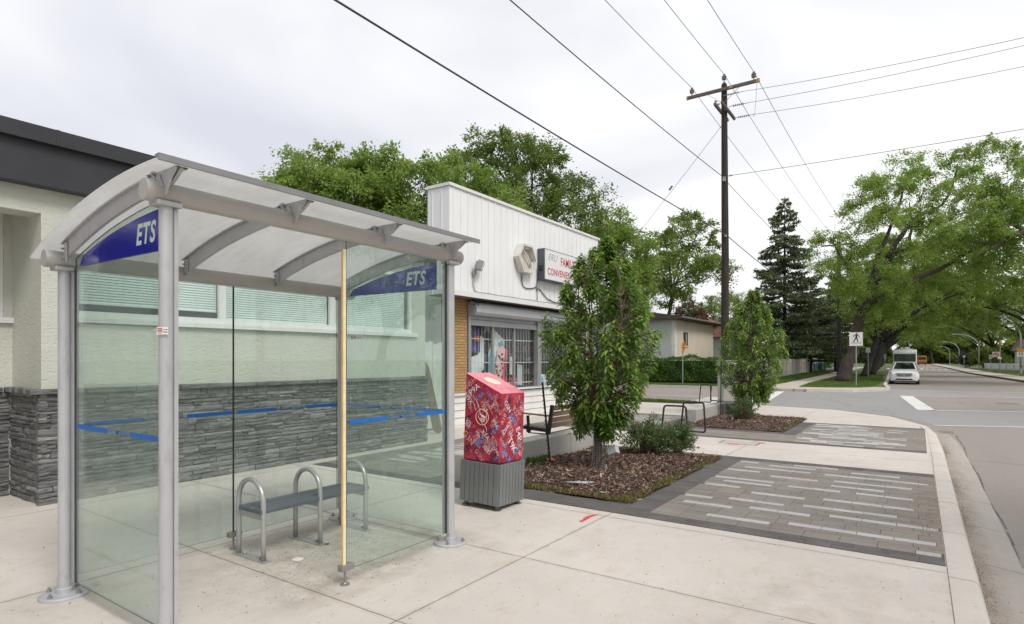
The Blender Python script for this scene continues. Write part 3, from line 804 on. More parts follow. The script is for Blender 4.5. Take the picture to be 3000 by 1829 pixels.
# windows: frame and panes
def window(y0, y1, z0, z1, x, mulls, parent, blind_z, seed):
    f = MB(); t = 0.075
    f.box(x - .06, x + .012, y0, y1, z0, z0 + t); f.box(x - .06, x + .012, y0, y1, z1 - t, z1); f.box(x - .06, x + .012, y0, y0 + t, z0 + t, z1 - t); f.box(x - .06, x + .012, y1 - t, y1, z0 + t, z1 - t)
    for m_ in mulls: f.box(x - .06, x + .010, m_ - .055, m_ + .055, z0 + t, z1 - t)
    w = build(f, 'window', MATS['white_vinyl'], parent, bevel=0.006)
    s = MB(); s.box(x - .02, x + .075, y0 - .09, y1 + .12, z0 - .045, z0 - .002); s.box(x + .06, x + .078, y0 - .09, y1 + .12, z0 - .075, z0 - .045)
    build(s, 'sill', MATS['white_vinyl'], w, bevel=0.005)
    ed = [y0 + t] + [m_ for m_ in mulls] + [y1 - t]
    for i in range(len(ed) - 1):
        p = MB(); p.box(x - .04, x - .032, ed[i] + (.055 if i else 0), ed[i + 1] - (.055 if i < len(ed) - 2 else 0), z0 + t, z1 - t)
        build(p, 'pane', MATS['office_glass'], w)
        b_ = MB(); z = z1 - t; zb = blind_z[i % len(blind_z)]
        while z > zb:
            c = Vector((x - .115, (ed[i] + ed[i + 1]) / 2, z)); b_.obox(c, (0.007, 0, -0.0165), (0, (ed[i + 1] - ed[i]) / 2 - .035, 0), (0.0006, 0, 0.0003)); z -= 0.036
        b_.box(x - .13, x - .10, ed[i] + .035, ed[i + 1] - .035, zb - .022, zb)
        build(b_, 'blind', MATS['blind_white'], w)
    return w
window(WY0, WY1, WZ0, WZ1, -8.65, (4.83, 6.86), bld, (2.475, 2.36, 2.36), 1)
window(0.3, 2.50, 2.285, 3.66, -9.66, (1.4,), bld, (2.6,), 2)
g = MB(); g.box(-10.9, -10.8, -6, 9, 0, 3.7); g.box(-10.8, -9.1, 2.95, 9, 1.9, 1.95); g.box(-10.8, -9.1, 8.9, 9.0, 1.95, 3.7)
build(g, 'interior', MATS['dark_room'], bld)

# ---- white board gate between the two buildings
gt = thing('board_gate', 'white painted vertical board gate in the gap between the two buildings', 'gate', (-9.8, 10.3, 0))
g = MB(); y = 9.3
M('worn_white', (0.60, 0.60, 0.56), 0.7, var=0.10, vs=3, dirt=0.35)
i = 0
while y < 11.15:
    g.box(-9.82, -9.795 + 0.004 * (i % 2), y, y + 0.155, 0.05, 2.12 + 0.03 * (i % 3)); y += 0.163; i += 1
build(g, 'boards', MATS['worn_white'], gt)
g = MB(); g.box(-9.9, -9.825, 9.26, 11.27, 0.4, 0.5); g.box(-9.9, -9.825, 9.26, 11.27, 1.7, 1.8); build(g, 'rail', MATS['worn_white'], gt)

# ---- convenience store
def siding_mat():
    b = NB('white_metal_siding'); c = b.mix(b.ramp(b.noise(0.7, 4), 0.3, 0.7), (0.77, 0.77, 0.77), (0.83, 0.83, 0.83))
    c = b.mix(b.math('MULTIPLY', b.ramp(b.noise(2.0, 5, 0.7, b.scaled((1, 2.5, 0.3))), 0.55, 0.8), 0.18), c, (0.40, 0.37, 0.33))
    return b.done(b.bsdf(c, 0.5, 0, 0.4))
siding_mat()
def brick_mat():
    b = NB('tan_brick'); o = b.obj(); sx = b.n("ShaderNodeSeparateXYZ"); b.l(o, sx.inputs[0]); cb = b.n("ShaderNodeCombineXYZ")
    b.l(b.math('ADD', sx.outputs[1], sx.outputs[0]), cb.inputs[0]); b.l(sx.outputs[2], cb.inputs[1])
    t = b.n("ShaderNodeTexBrick"); b.l(cb.outputs[0], t.inputs['Vector'])
    t.inputs['Color1'].default_value = (0.46, 0.295, 0.135, 1); t.inputs['Color2'].default_value = (0.37, 0.225, 0.10, 1); t.inputs['Mortar'].default_value = (0.11, 0.075, 0.045, 1)
    t.inputs['Scale'].default_value = 1; t.inputs['Brick Width'].default_value = 0.235; t.inputs['Row Height'].default_value = 0.073; t.inputs['Mortar Size'].default_value = 0.0055; t.inputs['Bias'].default_value = -0.1
    c = b.mix(b.math('MULTIPLY', b.ramp(b.noise(5, 5), 0.4, 0.7), 0.35), t.outputs[0], (0.46, 0.29, 0.12))
    h = b.math('SUBTRACT', b.math('MULTIPLY', b.noise(60, 3), 0.3), t.outputs['Fac'])
    return b.done(b.bsdf(c, 0.8, 0, 0.3, b.bump(h, 0.8, 0.01)))
brick_mat()
M('shutter_grey', (0.40, 0.41, 0.43), 0.5, var=0.05)
M('alu_frame', (0.36, 0.37, 0.38), 0.4, 0.5, var=0.06)
M('soffit_brown', (0.16, 0.135, 0.115), 0.8)
M('boards_white', (0.70, 0.69, 0.66), 0.6, var=0.06, vs=2, dirt=0.12)
glass_mat('shop_glass', (0.95, 0.97, 0.965), 0.03, 0.8)
st = thing('convenience_store', 'white metal clad corner store with tan brick pier and barred window', 'store', (-9.7, 11.3, 0))
SY0, SY1 = 10.75, 18.75
g = MB(); g.box(-9.95, -9.25, SY0, SY1, 3.33, 5.92); g.box(-30, -9.95, 11.3, SY1, 3.4, 4.1)
y = SY0 + .14
while y < SY1 - .05:
    g.box(-9.25, -9.232, y - .014, y + .014, 3.33, 5.92); y += 0.283
for k in range(2): g.box(-9.80 + k * .3, -9.775 + k * .3, SY0 - .016, SY0, 3.33, 5.92)
rr = random.Random(6)
build(g, 'parapet', MATS['white_metal_siding'], st)
g = MB(); g.box(-9.98, -9.205, SY0 - .035, SY1 + .03, 5.915, 5.99); build(g, 'parapet_cap', MATS['white_vinyl'], st, bevel=0.004)
g = MB(); g.box(-9.215, -9.20, SY0 - .02, SY1, 3.30, 3.43); build(g, 'drip_edge', MATS['white_vinyl'], st)
g = MB(); g.box(-9.9, -9.26, SY0 + .01, SY1, 3.30, 3.328); build(g, 'soffit', MATS['soffit_brown'], st)
g = MB(); g.box(-10.0, -9.70, 11.3, 11.98, 0.86, 3.30); build(g, 'brick_pier', MATS['tan_brick'], st)
g = MB()
for i in range(4): g.prism([(-9.66, 11.27, 0.06 + .19 * i), (-9.69, 11.27, 0.25 + .19 * i), (-9.9, 11.27, 0.25 + .19 * i), (-9.9, 11.27, 0.06 + .19 * i)], (0, SY1 - 11.27, 0))
g.box(-9.9, -9.62, 11.25, 12.0, 0.815, 0.87); g.box(-9.9, -9.67, 11.27, SY1, 0.0, 0.06)
build(g, 'base_boards', MATS['boards_white'], st)
g = MB(); g.box(-9.95, -9.9, 12, SY1, 0, .86); g.box(-10, -9.9, 12, SY1, 3.2, 3.35); g.box(-30, -10.0, 11.3, 11.6, 0.0, 3.4); g.box(-30, -9.7, SY1 - .25, SY1, 0, 3.4); build(g, 'wall', MATS['boards_white'], st)
g = MB(); g.prism([(-9.70, 12.0, 2.90), (-9.46, 12.0, 2.90), (-9.40, 12.0, 2.97), (-9.40, 12.0, 3.16), (-9.46, 12.0, 3.22), (-9.70, 12.0, 3.22)], (0, 6.4, 0)); build(g, 'shutter_housing', MATS['shutter_grey'], st, bevel=0.006)
# shop window
wf = MB()
wf.box(-9.78, -9.66, 12.0, 12.10, 0.86, 2.9); wf.box(-9.78, -9.62, 15.33, 15.52, 0.86, 2.9); wf.box(-9.78, -9.66, 18.3, 18.4, 0.86, 2.9)
wf.box(-9.74, -9.68, 12.1, 15.33, 2.80, 2.9); wf.box(-9.74, -9.66, 12.1, 15.33, 2.64, 2.79); wf.box(-9.74, -9.66, 15.52, 18.3, 2.64, 2.79); wf.box(-9.74, -9.68, 15.52, 18.3, 2.8, 2.9)
for m_ in (13.16, 14.22, 16.5, 17.4): wf.box(-9.79, -9.72, m_ - .035, m_ + .035, 0.86, 2.64)
win = build(wf, 'shop_window', MATS['alu_frame'], st, bevel=0.004)
g = MB(); g.box(-9.85, -9.60, 12.05, 18.4, 0.862, 0.90); build(g, 'sill', MATS['boards_white'], win)
for y0, y1 in ((12.1, 13.125), (13.195, 14.185), (14.255, 15.33), (15.52, 16.465), (16.535, 17.365), (17.435, 18.3)):
    g = MB(); g.box(-9.765, -9.757, y0, y1, 0.90, 2.64); build(g, 'pane', MATS['shop_glass'], win)
g = MB(); y = 12.2
while y < 18.25:
    if not 15.3 < y < 15.56: g.tube([(-9.84, y, 0.9), (-9.84, y, 2.66)], 0.0048, 6)
    y += 0.148
for z in (1.05, 1.65, 2.3): g.box(-9.855, -9.847, 12.1, 18.3, z - .012, z + .012)
build(g, 'security_bars', M('bar_white', (0.68, 0.68, 0.66), 0.5), win)
# what is in the shop window
g = MB(); g.box(-12.6, -12.5, 12, 18.4, 0, 3); g.box(-12.5, -9.9, 12, 18.4, 0.80, 0.85); g.box(-12.5, -9.9, 11.95, 12.05, .85, 3); g.box(-12.5, -9.9, 18.4, 18.5, .85, 3); g.box(-12.5, -9.9, 12, 18.4, 2.75, 2.8); build(g, 'interior', MATS['dark_room'], st)
sh = thing('shop_shelves', 'colourful packets on dim shelves inside the barred shop window', 'shelves', (-11.6, 15, .85))
cols = [M('packet_' + n_, c, 0.5, isl=0.3) for n_, c in (('red', (.45, .05, .05)), ('blue', (.05, .1, .3)), ('cream', (.6, .55, .4)), ('green', (.06, .2, .08)), ('white', (.6, .6, .6)), ('amber', (.5, .22, .04)))]
g = MB()
for z in (.86, 1.25, 1.64, 2.03): g.box(-12.2, -11.2, 12.5, 18.2, z - .02, z)
build(g, 'shelf_boards', M('shelf_steel', (.3, .3, .3), .5), sh)
for i, cm in enumerate(cols):
    g = MB(); rr = random.Random(40 + i)
    for k in range(16):
        y = rr.uniform(12.6, 18.0); z = rr.choice((.86, 1.25, 1.64, 2.03)); h = rr.uniform(.1, .3); w = rr.uniform(.06, .16); g.box(-11.45 + rr.uniform(-.1, .2), -11.25 + .1, y, y + w, z, z + h)
    build(g, 'packet', cm, sh)
M('poster_white', (0.80, 0.86, 0.84), 0.6, var=0.05); M('poster_teal', (0.10, 0.46, 0.60), 0.6, var=0.1); M('poster_pink', (0.85, 0.50, 0.50), 0.6); M('poster_crimson', (0.62, 0.04, 0.12), 0.55); M('poster_black', (0.03, 0.03, 0.035), 0.5); M('paper_white', (0.72, 0.72, 0.70), 0.7, var=0.03)
def yz(pts, x): return [(x, p[0], p[1]) for p in pts]
g = MB(); g.prism(yz([(12.86, 2.42), (13.10, 2.34), (13.10, 1.42), (12.98, 1.26), (12.62, 0.98), (12.18, 1.52), (12.32, 1.76), (12.80, 1.86)], -10.0), (-.012, 0, 0))
o = build(g, 'poster_board', MATS['poster_white']); tag(o, 'pale tilted blank poster board under the red number panels in the shop window', 'poster')
g = MB(); g.prism(yz([(13.30, 1.12), (13.30, 1.9), (13.62, 2.56), (14.08, 2.30), (14.02, 1.2), (13.42, 1.0)], -9.99), (-.012, 0, 0))
o = build(g, 'poster_board', MATS['poster_white']); tag(o, 'tall white and teal poster behind the pink display easel', 'poster')
g = MB(); g.prism(yz([(13.29, 1.15), (13.30, 1.78), (13.40, 2.05), (13.62, 1.8), (13.55, 1.35), (13.42, 1.1)], -9.98), (-.003, 0, 0)); g.prism(yz([(13.75, 2.2), (13.95, 2.28), (14.02, 2.1), (13.85, 2.05)], -9.98), (-.003, 0, 0)); build(g, 'teal_print', MATS['poster_teal'], o)
ea = thing('display_easel', 'pink and crimson cardboard easel board with printed shapes standing in the shop window', 'display stand', (-9.95, 13.8, .86))
g = MB(); g.prism(yz([(13.46, 0.92), (13.66, 2.02), (13.86, 2.15), (14.12, 1.98), (13.84, 0.98)], -9.93), (-.02, 0, 0)); build(g, 'board', MATS['poster_pink'], ea)
g = MB(); g.prism(yz([(14.05, 2.06), (14.14, 2.0), (13.92, 0.88), (13.80, 0.88)], -9.91), (-.03, 0, 0)); g.prism(yz([(13.97, 1.35), (14.16, 0.88), (14.06, 0.88), (13.93, 1.2)], -9.90), (-.03, 0, 0)); g.prism(yz([(13.42, .88), (13.47, 1.02), (13.84, 1.02), (13.84, .88)], -9.92), (-.02, 0, 0)); build(g, 'stand', MATS['poster_crimson'], ea)
g = MB(); rr = random.Random(9)
for k in range(17):
    cy, cz = 13.56 + rr.random() * .42, 1.1 + rr.random() * .85; cy += (cz - 1.1) * .12
    if cy > 13.98: continue
    g.prism(yz([(cy + .055 * math.cos(a), cz + .035 * math.sin(a)) for a in np.linspace(0, 6.28, 9)[:-1]], -9.926), (-.003, 0, 0))
build(g, 'print', MATS['poster_black'], ea)
g = MB(); g.prism(yz([(14.28, 1.3), (14.30, 1.84), (14.52, 1.78), (14.48, 1.26)], -9.95), (-.004, 0, 0)); o = build(g, 'paper_notice', MATS['paper_white']); tag(o, 'small white paper notice taped high on the window beside the easel', 'notice')
g = MB(); g.prism(yz([(14.70, 0.98), (14.70, 1.6), (14.98, 1.56), (14.98, .95)], -9.96), (-.004, 0, 0)); o = build(g, 'paper_notice', M('paper_grey', (.5, .55, .56), .7)); tag(o, 'larger blue grey paper sheet low on the window right of the white notice', 'notice')
def flat_poster(lab, pts, mat, x, extra=()):
    g = MB(); g.prism(yz(pts, x), (-.008, 0, 0)); o = build(g, 'window_poster', MATS[mat]); tag(o, lab, 'poster', 'posters in the shop window')
    for pt, m_ in extra:
        g = MB(); g.prism(yz(pt, x + .003), (-.002, 0, 0)); build(g, 'print', MATS[m_], o)
flat_poster('dark poster with crimson figure low in the left pane beside the tilted white board', [(12.74, .88), (12.80, 1.32), (12.98, 1.45), (13.12, 1.40), (13.12, .88)], 'poster_black', -9.93, [([(12.9, .9), (12.93, 1.25), (13.08, 1.3), (13.1, .9)], 'poster_crimson')])
flat_poster('red and white poster low at the foot of the small paper notice', [(14.26, .88), (14.26, 1.22), (14.62, 1.18), (14.62, .88)], 'poster_crimson', -9.92, [([(14.33, .95), (14.4, 1.15), (14.5, 1.05), (14.45, .92)], 'paper_white')])
flat_poster('pink poster in the second window bay, half hidden by the young tree', [(15.62, 1.35), (15.62, 1.85), (15.98, 1.82), (15.98, 1.32)], 'poster_pink', -9.93, [([(15.68, 1.4), (15.7, 1.6), (15.9, 1.58), (15.88, 1.42)], 'poster_crimson')])
flat_poster('white and teal poster low in the second window bay', [(15.75, .9), (15.75, 1.28), (16.3, 1.25), (16.3, .9)], 'poster_white', -9.93, [([(15.85, .95), (15.9, 1.15), (16.1, 1.2), (16.2, 1.0)], 'poster_teal')])
led = emit_mat('led_red', (1.0, 0.04, 0.03), 0.9)
pn = thing('number_display', 'green and blue jackpot display with red lit digits 15 and 10 in the shop window', 'display', (-9.95, 12.5, 2.2))
g = MB(); g.box(-9.97, -9.94, 12.12, 12.42, 1.95, 2.60); build(g, 'panel', M('panel_green', (.03, .26, .05), .5), pn)
g = MB(); g.box(-9.97, -9.94, 12.44, 12.84, 1.93, 2.60); build(g, 'panel', M('panel_blue', (.02, .05, .24), .5), pn)
g = MB(); g.box(-9.939, -9.935, 12.14, 12.40, 2.20, 2.40); g.box(-9.939, -9.935, 12.46, 12.82, 2.20, 2.40); build(g, 'screen', MATS['poster_black'], pn)
g = MB(); g.text('15', (-9.932, 12.27, 2.30), (0, 1, 0), (0, 0, 1), .22); g.text('10', (-9.932, 12.66, 2.30), (0, 1, 0), (0, 0, 1), .22); g.text('$', (-9.932, 12.6, 2.05), (0, 1, 0), (0, 0, 1), .13); build(g, 'digits', led, pn)

# ---- fittings on the store front
def grey(n_, v, rough=.5, metal=.2): return M(n_, (v, v, v * 1.01), rough, metal, var=.08)
fl = thing('floodlight', 'small square floodlight on the left end of the white store parapet', 'floodlight', (-9.23, 11.65, 4.08))
g = MB(); g.cyl((-9.19, 11.63, 3.86), .055, .10, 12); g.tube([(-9.19, 11.63, 3.95), (-9.12, 11.66, 4.02)], .025); build(g, 'mount', grey('lamp_grey', .30), fl)
g = MB(); c = Vector((-9.06, 11.72, 4.10)); nx = Vector((.80, .5, -.32)).normalized(); ry = Vector((-.53, .85, 0)).normalized(); up = nx.cross(ry).normalized(); g.obox(c, nx * .07, ry * .15, up * .12); g.obox(c - nx * .09, nx * .03, ry * .1, up * .08); build(g, 'housing', MATS['lamp_grey'], fl, bevel=.01)
g = MB(); g.obox(c + nx * .072, nx * .004, ry * .13, up * .10); build(g, 'lens', M('lens_pale', (.55, .56, .52), .15), fl)
hx = thing('lamp_box', 'open white hexagonal sign box with bare tubes on the store parapet', 'sign box', (-9.23, 13.92, 4.57))
hexa = [(-.27, .40), (.20, .40), (.46, .0), (.23, -.39), (-.24, -.39), (-.50, .02)]
g = MB()
n = 6; o_ = [(-9.232, 13.92 + y, 4.57 + z) for y, z in hexa]; i_ = [(-9.232, 13.92 + y * .86, 4.57 + z * .86) for y, z in hexa]; D_ = .20
for k in range(6):
    a, b_, ia, ib = o_[k], o_[(k + 1) % 6], i_[k], i_[(k + 1) % 6]; sh_ = lambda p: (p[0] + D_, p[1], p[2])
    g.add([a, b_, ib, ia, sh_(a), sh_(b_), sh_(ib), sh_(ia)], [(0, 1, 5, 4)[::-1], (3, 2, 6, 7), (4, 5, 6, 7)[::-1], (0, 3, 2, 1)[::-1]])
build(g, 'box_rim', M('old_white', (.62, .60, .55), .5, dirt=.35, vs=2), hx)
g = MB(); g.prism(i_, (.03, 0, 0)); build(g, 'back_plate', M('old_beige', (.55, .52, .45), .6, var=.15), hx)
g = MB(); g.tube([(-9.1, 13.62, 4.42), (-9.1, 14.12, 4.18 + .05)], .018); g.tube([(-9.12, 13.72, 4.86), (-9.12, 14.20, 4.45)], .02); g.box(-9.2, -9.1, 13.72, 14.05, 4.86, 4.92); g.obox((-9.13, 14.2, 4.40), (.03, 0, 0), (0, .02, .0), (0, .0, .12)); build(g, 'lamp_tube', M('tube_white', (.7, .68, .62), .4), hx)
sg = thing('store_sign', 'white box sign lettered in red on the store parapet, half behind the tree', 'sign', (-9.23, 15.9, 4.55))
g = MB(); g.box(-9.232, -9.0, 14.69, 16.71, 4.07, 5.0); build(g, 'cabinet', M('cabinet_grey', (.085, .095, .105), .5), sg, bevel=.008)
g = MB(); g.box(-9.0, -8.985, 14.72, 16.68, 4.10, 4.97); build(g, 'sign_face', M('sign_white', (.72, .72, .73), .4, var=.03), sg)
g = MB(); g2 = MB(); g2.text('FAMILY', (-8.984, 16.06, 4.70), (0, 1, 0), (0, 0, 1), .36, off=.018, sx=.72); g.text('CONVENIENCE', (-8.984, 15.70, 4.33), (0, 1, 0), (0, 0, 1), .285, off=.016, sx=.84); build(g, 'lettering', M('letter_red', (.48, .012, .03), .5, var=.05), sg); build(g2, 'lettering', MATS['letter_red'], sg)
g = MB(); g.text('ERU', (-8.984, 15.12, 4.76), (0, 1, 0), (0, 0, 1), .29, shear=.45, off=-.014); build(g, 'script_lettering', M('letter_grey', (.16, .16, .17), .5), sg)
cm = thing('security_camera', 'small dark camera under the soffit beside the brick pier', 'camera', (-9.5, 12.0, 3.25))
g = MB(); g.tube([(-9.55, 11.9, 3.29), (-9.5, 11.95, 3.22)], .03); build(g, 'bracket', grey('camera_grey', .12), cm)
g = MB(); g.tube([(-9.52, 11.86, 3.235), (-9.42, 12.1, 3.15)], .048, 10); build(g, 'body', MATS['camera_grey'], cm)
def cable(name, label, pts, r, mat, cat='cable', n=6):
    g = MB(); g.tube(pts, r, n); o = build(g, name, mat, smooth=True); return tag(o, label, cat)
M('cable_black', (.03, .03, .03), .5); M('cable_grey', (.33, .33, .33), .5)
X = -9.222
cable('conduit', 'thin grey conduit dropping from the floodlight and running along the parapet foot', [(X, 11.63, 3.87), (X, 11.63, 3.62), (X, 11.68, 3.5), (X, 11.8, 3.445)] + [(X + .005, 11.8 + .5 * i, 3.445 + .012 * (i % 2)) for i in range(1, 14)], .011, MATS['cable_grey'])
cable('power_cable', 'black cable sagging from the hexagonal box to the grey junction box', [(X, 13.85, 4.14), (X, 13.84, 3.95), (X, 13.9, 3.82), (X, 14.05, 3.77), (X, 14.35, 3.79), (X, 14.62, 3.86)], .014, MATS['cable_black'])
cable('power_cable', 'black cable rising from the junction box to the sign plug', [(X, 14.66, 3.88), (X, 14.66, 4.05), (X + .03, 14.64, 4.2), (X + .1, 14.64, 4.38)], .014, MATS['cable_black'])
cable('power_cable', 'black cable drooping right from the junction box behind the tree', [(X, 14.7, 3.86), (X, 14.95, 3.72), (X, 15.2, 3.58), (X, 15.6, 3.5), (X, 16.2, 3.47)], .014, MATS['cable_black'])
cable('conduit', 'short grey conduit below the junction box', [(X, 14.66, 3.83), (X, 14.66, 3.47)], .012, MATS['cable_grey'])
g = MB(); g.box(-9.235, -9.17, 14.58, 14.74, 3.80, 3.95); o = build(g, 'junction_box', MATS['lamp_grey'], bevel=.01); tag(o, 'small grey junction box on the parapet below the sign, where the cables meet', 'junction box')
g = MB(); g.box(-9.16, -9.07, 14.62, 14.69, 4.36, 4.50); o = build(g, 'power_plug', MATS['cable_black'], bevel=.01); tag(o, 'black plug on the side of the store sign cabinet', 'plug')
# ================================================================ bus shelter
def silver_mat():
    b = NB('shelter_silver'); c = b.mix(b.ramp(b.noise(2.0, 5, 0.6), 0.3, 0.7), (0.43, 0.43, 0.448), (0.50, 0.498, 0.51))
    c = b.mix(b.math('MULTIPLY', b.ramp(b.noise(16, 6, 0.75, b.scaled((1, 1, 0.25))), 0.52, 0.74), 0.5), c, (0.24, 0.21, 0.185))
    return b.done(b.bsdf(c, b.math('ADD', b.math('MULTIPLY', b.noise(8, 4), .2), .32), 0.25, 0.5))
silver_mat()
def beam_mat():
    b = NB('beam_silver'); nrm = b.n("ShaderNodeNewGeometry"); 
    c = b.mix(b.ramp(b.noise(2.5, 5, 0.6, b.scaled((1, .4, 1))), 0.35, 0.7), (0.43, 0.425, 0.425), (0.49, 0.445, 0.405))
    c = b.mix(b.math('MULTIPLY', b.ramp(b.noise(9, 6, 0.75, b.scaled((3, .5, 1))), 0.5, 0.8), 0.3), c, (0.27, 0.215, 0.17))
    return b.done(b.bsdf(c, 0.45, 0.2, 0.45))
beam_mat()
def roof_mat():
    b = NB('roof_polycarbonate'); f = b.ramp(b.noise(1.3, 6, 0.7, b.scaled((1, 2.2, 1))), 0.35, 0.7)
    c = b.mix(f, (0.77, 0.765, 0.745), (0.85, 0.85, 0.845))
    st_ = b.ramp(b.noise(9, 5, 0.75, b.scaled((0.25, 2.0, 1))), 0.45, 0.8)
    c = b.mix(b.math('MULTIPLY', st_, 0.28), c, (0.53, 0.51, 0.46))
    t = b.n("ShaderNodeBsdfTranslucent"); b.l(c, t.inputs[0]); d = b.bsdf(c, 0.4, 0, 0.4)
    m = b.n("ShaderNodeMixShader"); m.inputs[0].default_value = 0.62; b.l(d, m.inputs[1]); b.l(t.outputs[0], m.inputs[2])
    return b.done(m.outputs[0])
roof_mat()
glass_mat('shelter_glass', (0.922, 0.966, 0.946), 0.060, 1.3, dirtcol=(0.56, 0.70, 0.63))
M('glass_edge', (0.02, 0.045, 0.04), 0.2); M('gasket_black', (.03, .033, .034), .5)
M('decal_blue', (0.010, 0.125, 0.43), 0.5, var=.1, vs=8); M('ets_blue', (0.014, 0.016, 0.30), 0.16, coat=0.5, var=.06); M('ets_letter', (0.56, 0.66, 0.64), 0.4, var=.03)
M('yellow_trim', (0.72, 0.47, 0.12), 0.5, var=.15, vs=5, dirt=.25); M('yellow_trim_pale', (0.76, 0.67, 0.50), 0.5, var=.1, vs=5, dirt=.2)
M('bolt_steel', (.30, .29, .28), .4, .6); M('clamp_steel', (.27, .25, .23), .5, .4)
XF, XB, Y0, Y1 = -3.66, -5.20, 1.70, 4.27
RX = [-5.46, -5.30, -5.14, -4.93, -4.73, -4.53, -4.33, -4.10, -3.88, -3.66, -3.44]
RZ = [2.503, 2.565, 2.622, 2.682, 2.733, 2.775, 2.808, 2.838, 2.857, 2.864, 2.863]
def rz(x): return float(np.interp(x, RX, RZ))
bs = thing('bus_shelter', 'silver framed glass bus shelter with curved translucent roof on the pavement', 'bus shelter', (-4.43, 2.985, 0))
def post(x, y, top, r):
    g = MB(); g.tube([(x, y, 0.02), (x, y, top)], r, 24)
    sgx = 1 if x == XB else -1
    p = build(g, 'post', MATS['shelter_silver'], bs, smooth=True, auto=40)
    g = MB(); sy = 1 if y == Y0 else -1
    g.box(x - .03 if x == XB else x - .055, x + .075 if x == XB else x + .03, y - .012 + sy * .045, y + .012 + sy * .045, .11, top - .02)
    build(g, 'glazing_fin', MATS['shelter_silver'], p)
    g = MB(); g.lathe((x, y, 0.0), [(.155, 0.0), (.155, .018), (.148, .024), (r + .012, .026), (r + .012, .06), (r + .004, .065)], 28); pl = build(g, 'base_plate', MATS['shelter_silver'], p, smooth=True, auto=30)
    g = MB()
    for a in (0.5, 2.1, 3.7, 5.2): g.lathe((x + .118 * math.cos(a), y + .118 * math.sin(a), .024), [(.017, 0), (.017, .014), (.009, .016), (.009, .032), (.005, .035)], 6)
    build(g, 'anchor_bolt', MATS['bolt_steel'], p)
for x, y, top in ((XF, Y0, 2.655), (XF, Y1, 2.655), (XB, Y0, 2.41), (XB, Y1, 2.41)):
    post(x, y, top, .0385 if x == XF else .0385)
for x, zc in ((XF, 2.727), (XB, 2.480)):
    g = MB(); prof = [(.055 * math.cos(a) * 1.05, .063 * math.sin(a)) for a in np.linspace(0, 2 * math.pi, 25)[:-1]]
    if x == XB: prof = [(p[0], p[1]) for p in prof]
    g.prism([(x + a, 1.575, zc + b_) for a, b_ in prof][::-1], (0, 4.40 - 1.575, 0)); build(g, 'beam', MATS['beam_silver'], bs, smooth=True, auto=40)
    g = MB()
    for y in (Y0, Y1): g.box(x - .058, x + .058, y - .072, y + .072, zc - .082, zc - .052)
    build(g, 'saddle_cap', MATS['shelter_silver'], bs, bevel=.006)
# ribs with brackets
ribs = []
for y in (1.70, 2.56, 3.42, 4.27):
    g = MB(); t = .011; N = 22
    xs = np.linspace(-5.17, -3.47, N); up = [(x, rz(x) - .012) for x in xs]; lo = []
    for i, x in enumerate(xs):
        u = i / (N - 1); d = .125 - .03 * u
        if x > -3.60: d = max(.012, .10 * (1 - (x + 3.60) / .13))
        lo.append((x, rz(x) - .012 - d))
    v = [(x, y - t, z) for x, z in up] + [(x, y - t, z) for x, z in lo] + [(x, y + t, z) for x, z in up] + [(x, y + t, z) for x, z in lo]
    f = []
    for i in range(N - 1): f += [(i, N + i, N + i + 1, i + 1), (2 * N + i, 2 * N + i + 1, 3 * N + i + 1, 3 * N + i), (i, i + 1, 2 * N + i + 1, 2 * N + i), (N + i, 3 * N + i, 3 * N + i + 1, N + i + 1)]
    f += [(0, 2 * N, 3 * N, N), (N - 1, 2 * N - 1, 4 * N - 1, 3 * N - 1)]; g.add(v, f)
    # flange along the upper edge
    for i in range(N - 1):
        (x0, z0), (x1, z1) = up[i], up[i + 1]; g.add([(x0, y - .032, z0 - .008), (x1, y - .032, z1 - .008), (x1, y + .032, z1 - .008), (x0, y + .032, z0 - .008), (x0, y - .032, z0), (x1, y - .032, z1), (x1, y + .032, z1), (x0, y + .032, z0)], [(3, 2, 1, 0), (4, 5, 6, 7), (0, 1, 5, 4), (2, 3, 7, 6)])
    rb = build(g, 'rib', MATS['shelter_silver'], bs, smooth=True, auto=35); ribs.append(rb)
    # front gusset and back clip
    g = MB(); zt = rz(-3.6) - .02; yy = y - .028
    g.prism([(-3.74, yy, zt), (-3.462, yy, rz(-3.47) - .02), (-3.472, yy, rz(-3.47) - .036), (-3.515, yy, 2.795), (-3.555, yy, 2.745), (-3.59, yy, 2.70), (-3.612, yy, 2.69), (-3.66, yy, 2.76), (-3.74, yy, 2.80)], (0, -.01, 0))
    g.prism([(-3.725 + .05 * math.cos(a), yy - .012, 2.825 + .034 * math.sin(a)) for a in np.linspace(0, 6.28, 17)[:-1]], (0, -.008, 0))
    g.prism([(-3.70, yy - .012, 2.83), (-3.645, yy - .012, 2.83), (-3.60, yy - .012, 2.75), (-3.625, yy - .012, 2.745), (-3.665, yy - .012, 2.785)], (0, -.008, 0))
    br = build(g, 'bracket', MATS['shelter_silver'], rb, bevel=.002)
    g = MB(); g.box(-5.145, -5.095, y - .022, y - .012, 2.455, 2.60); g.box(-5.17, -5.13, y - .03, y + .03, 2.45, 2.51); build(g, 'clip', MATS['shelter_silver'], rb, bevel=.004)
    g = MB()
    for bx, bz, by in ((-3.745, 2.832, y - .048), (-3.685, 2.832, y - .048), (-5.12, 2.475, y - .022), (-5.135, 2.555, y - .022)): g.tube([(bx, by + .002, bz), (bx, by - .011, bz)], .009, 6); g.tube([(bx, by - .011, bz), (bx, by - .02, bz)], .005, 6)
    build(g, 'bolt', MATS['bolt_steel'], rb)
g = MB(); ya, yb = 1.57, 4.41; n = len(RX)
xs = np.linspace(RX[0], RX[-1], 40); zs = np.interp(xs, RX, RZ)
for _ in range(3): zs[1:-1] = (zs[:-2] + 2 * zs[1:-1] + zs[2:]) / 4
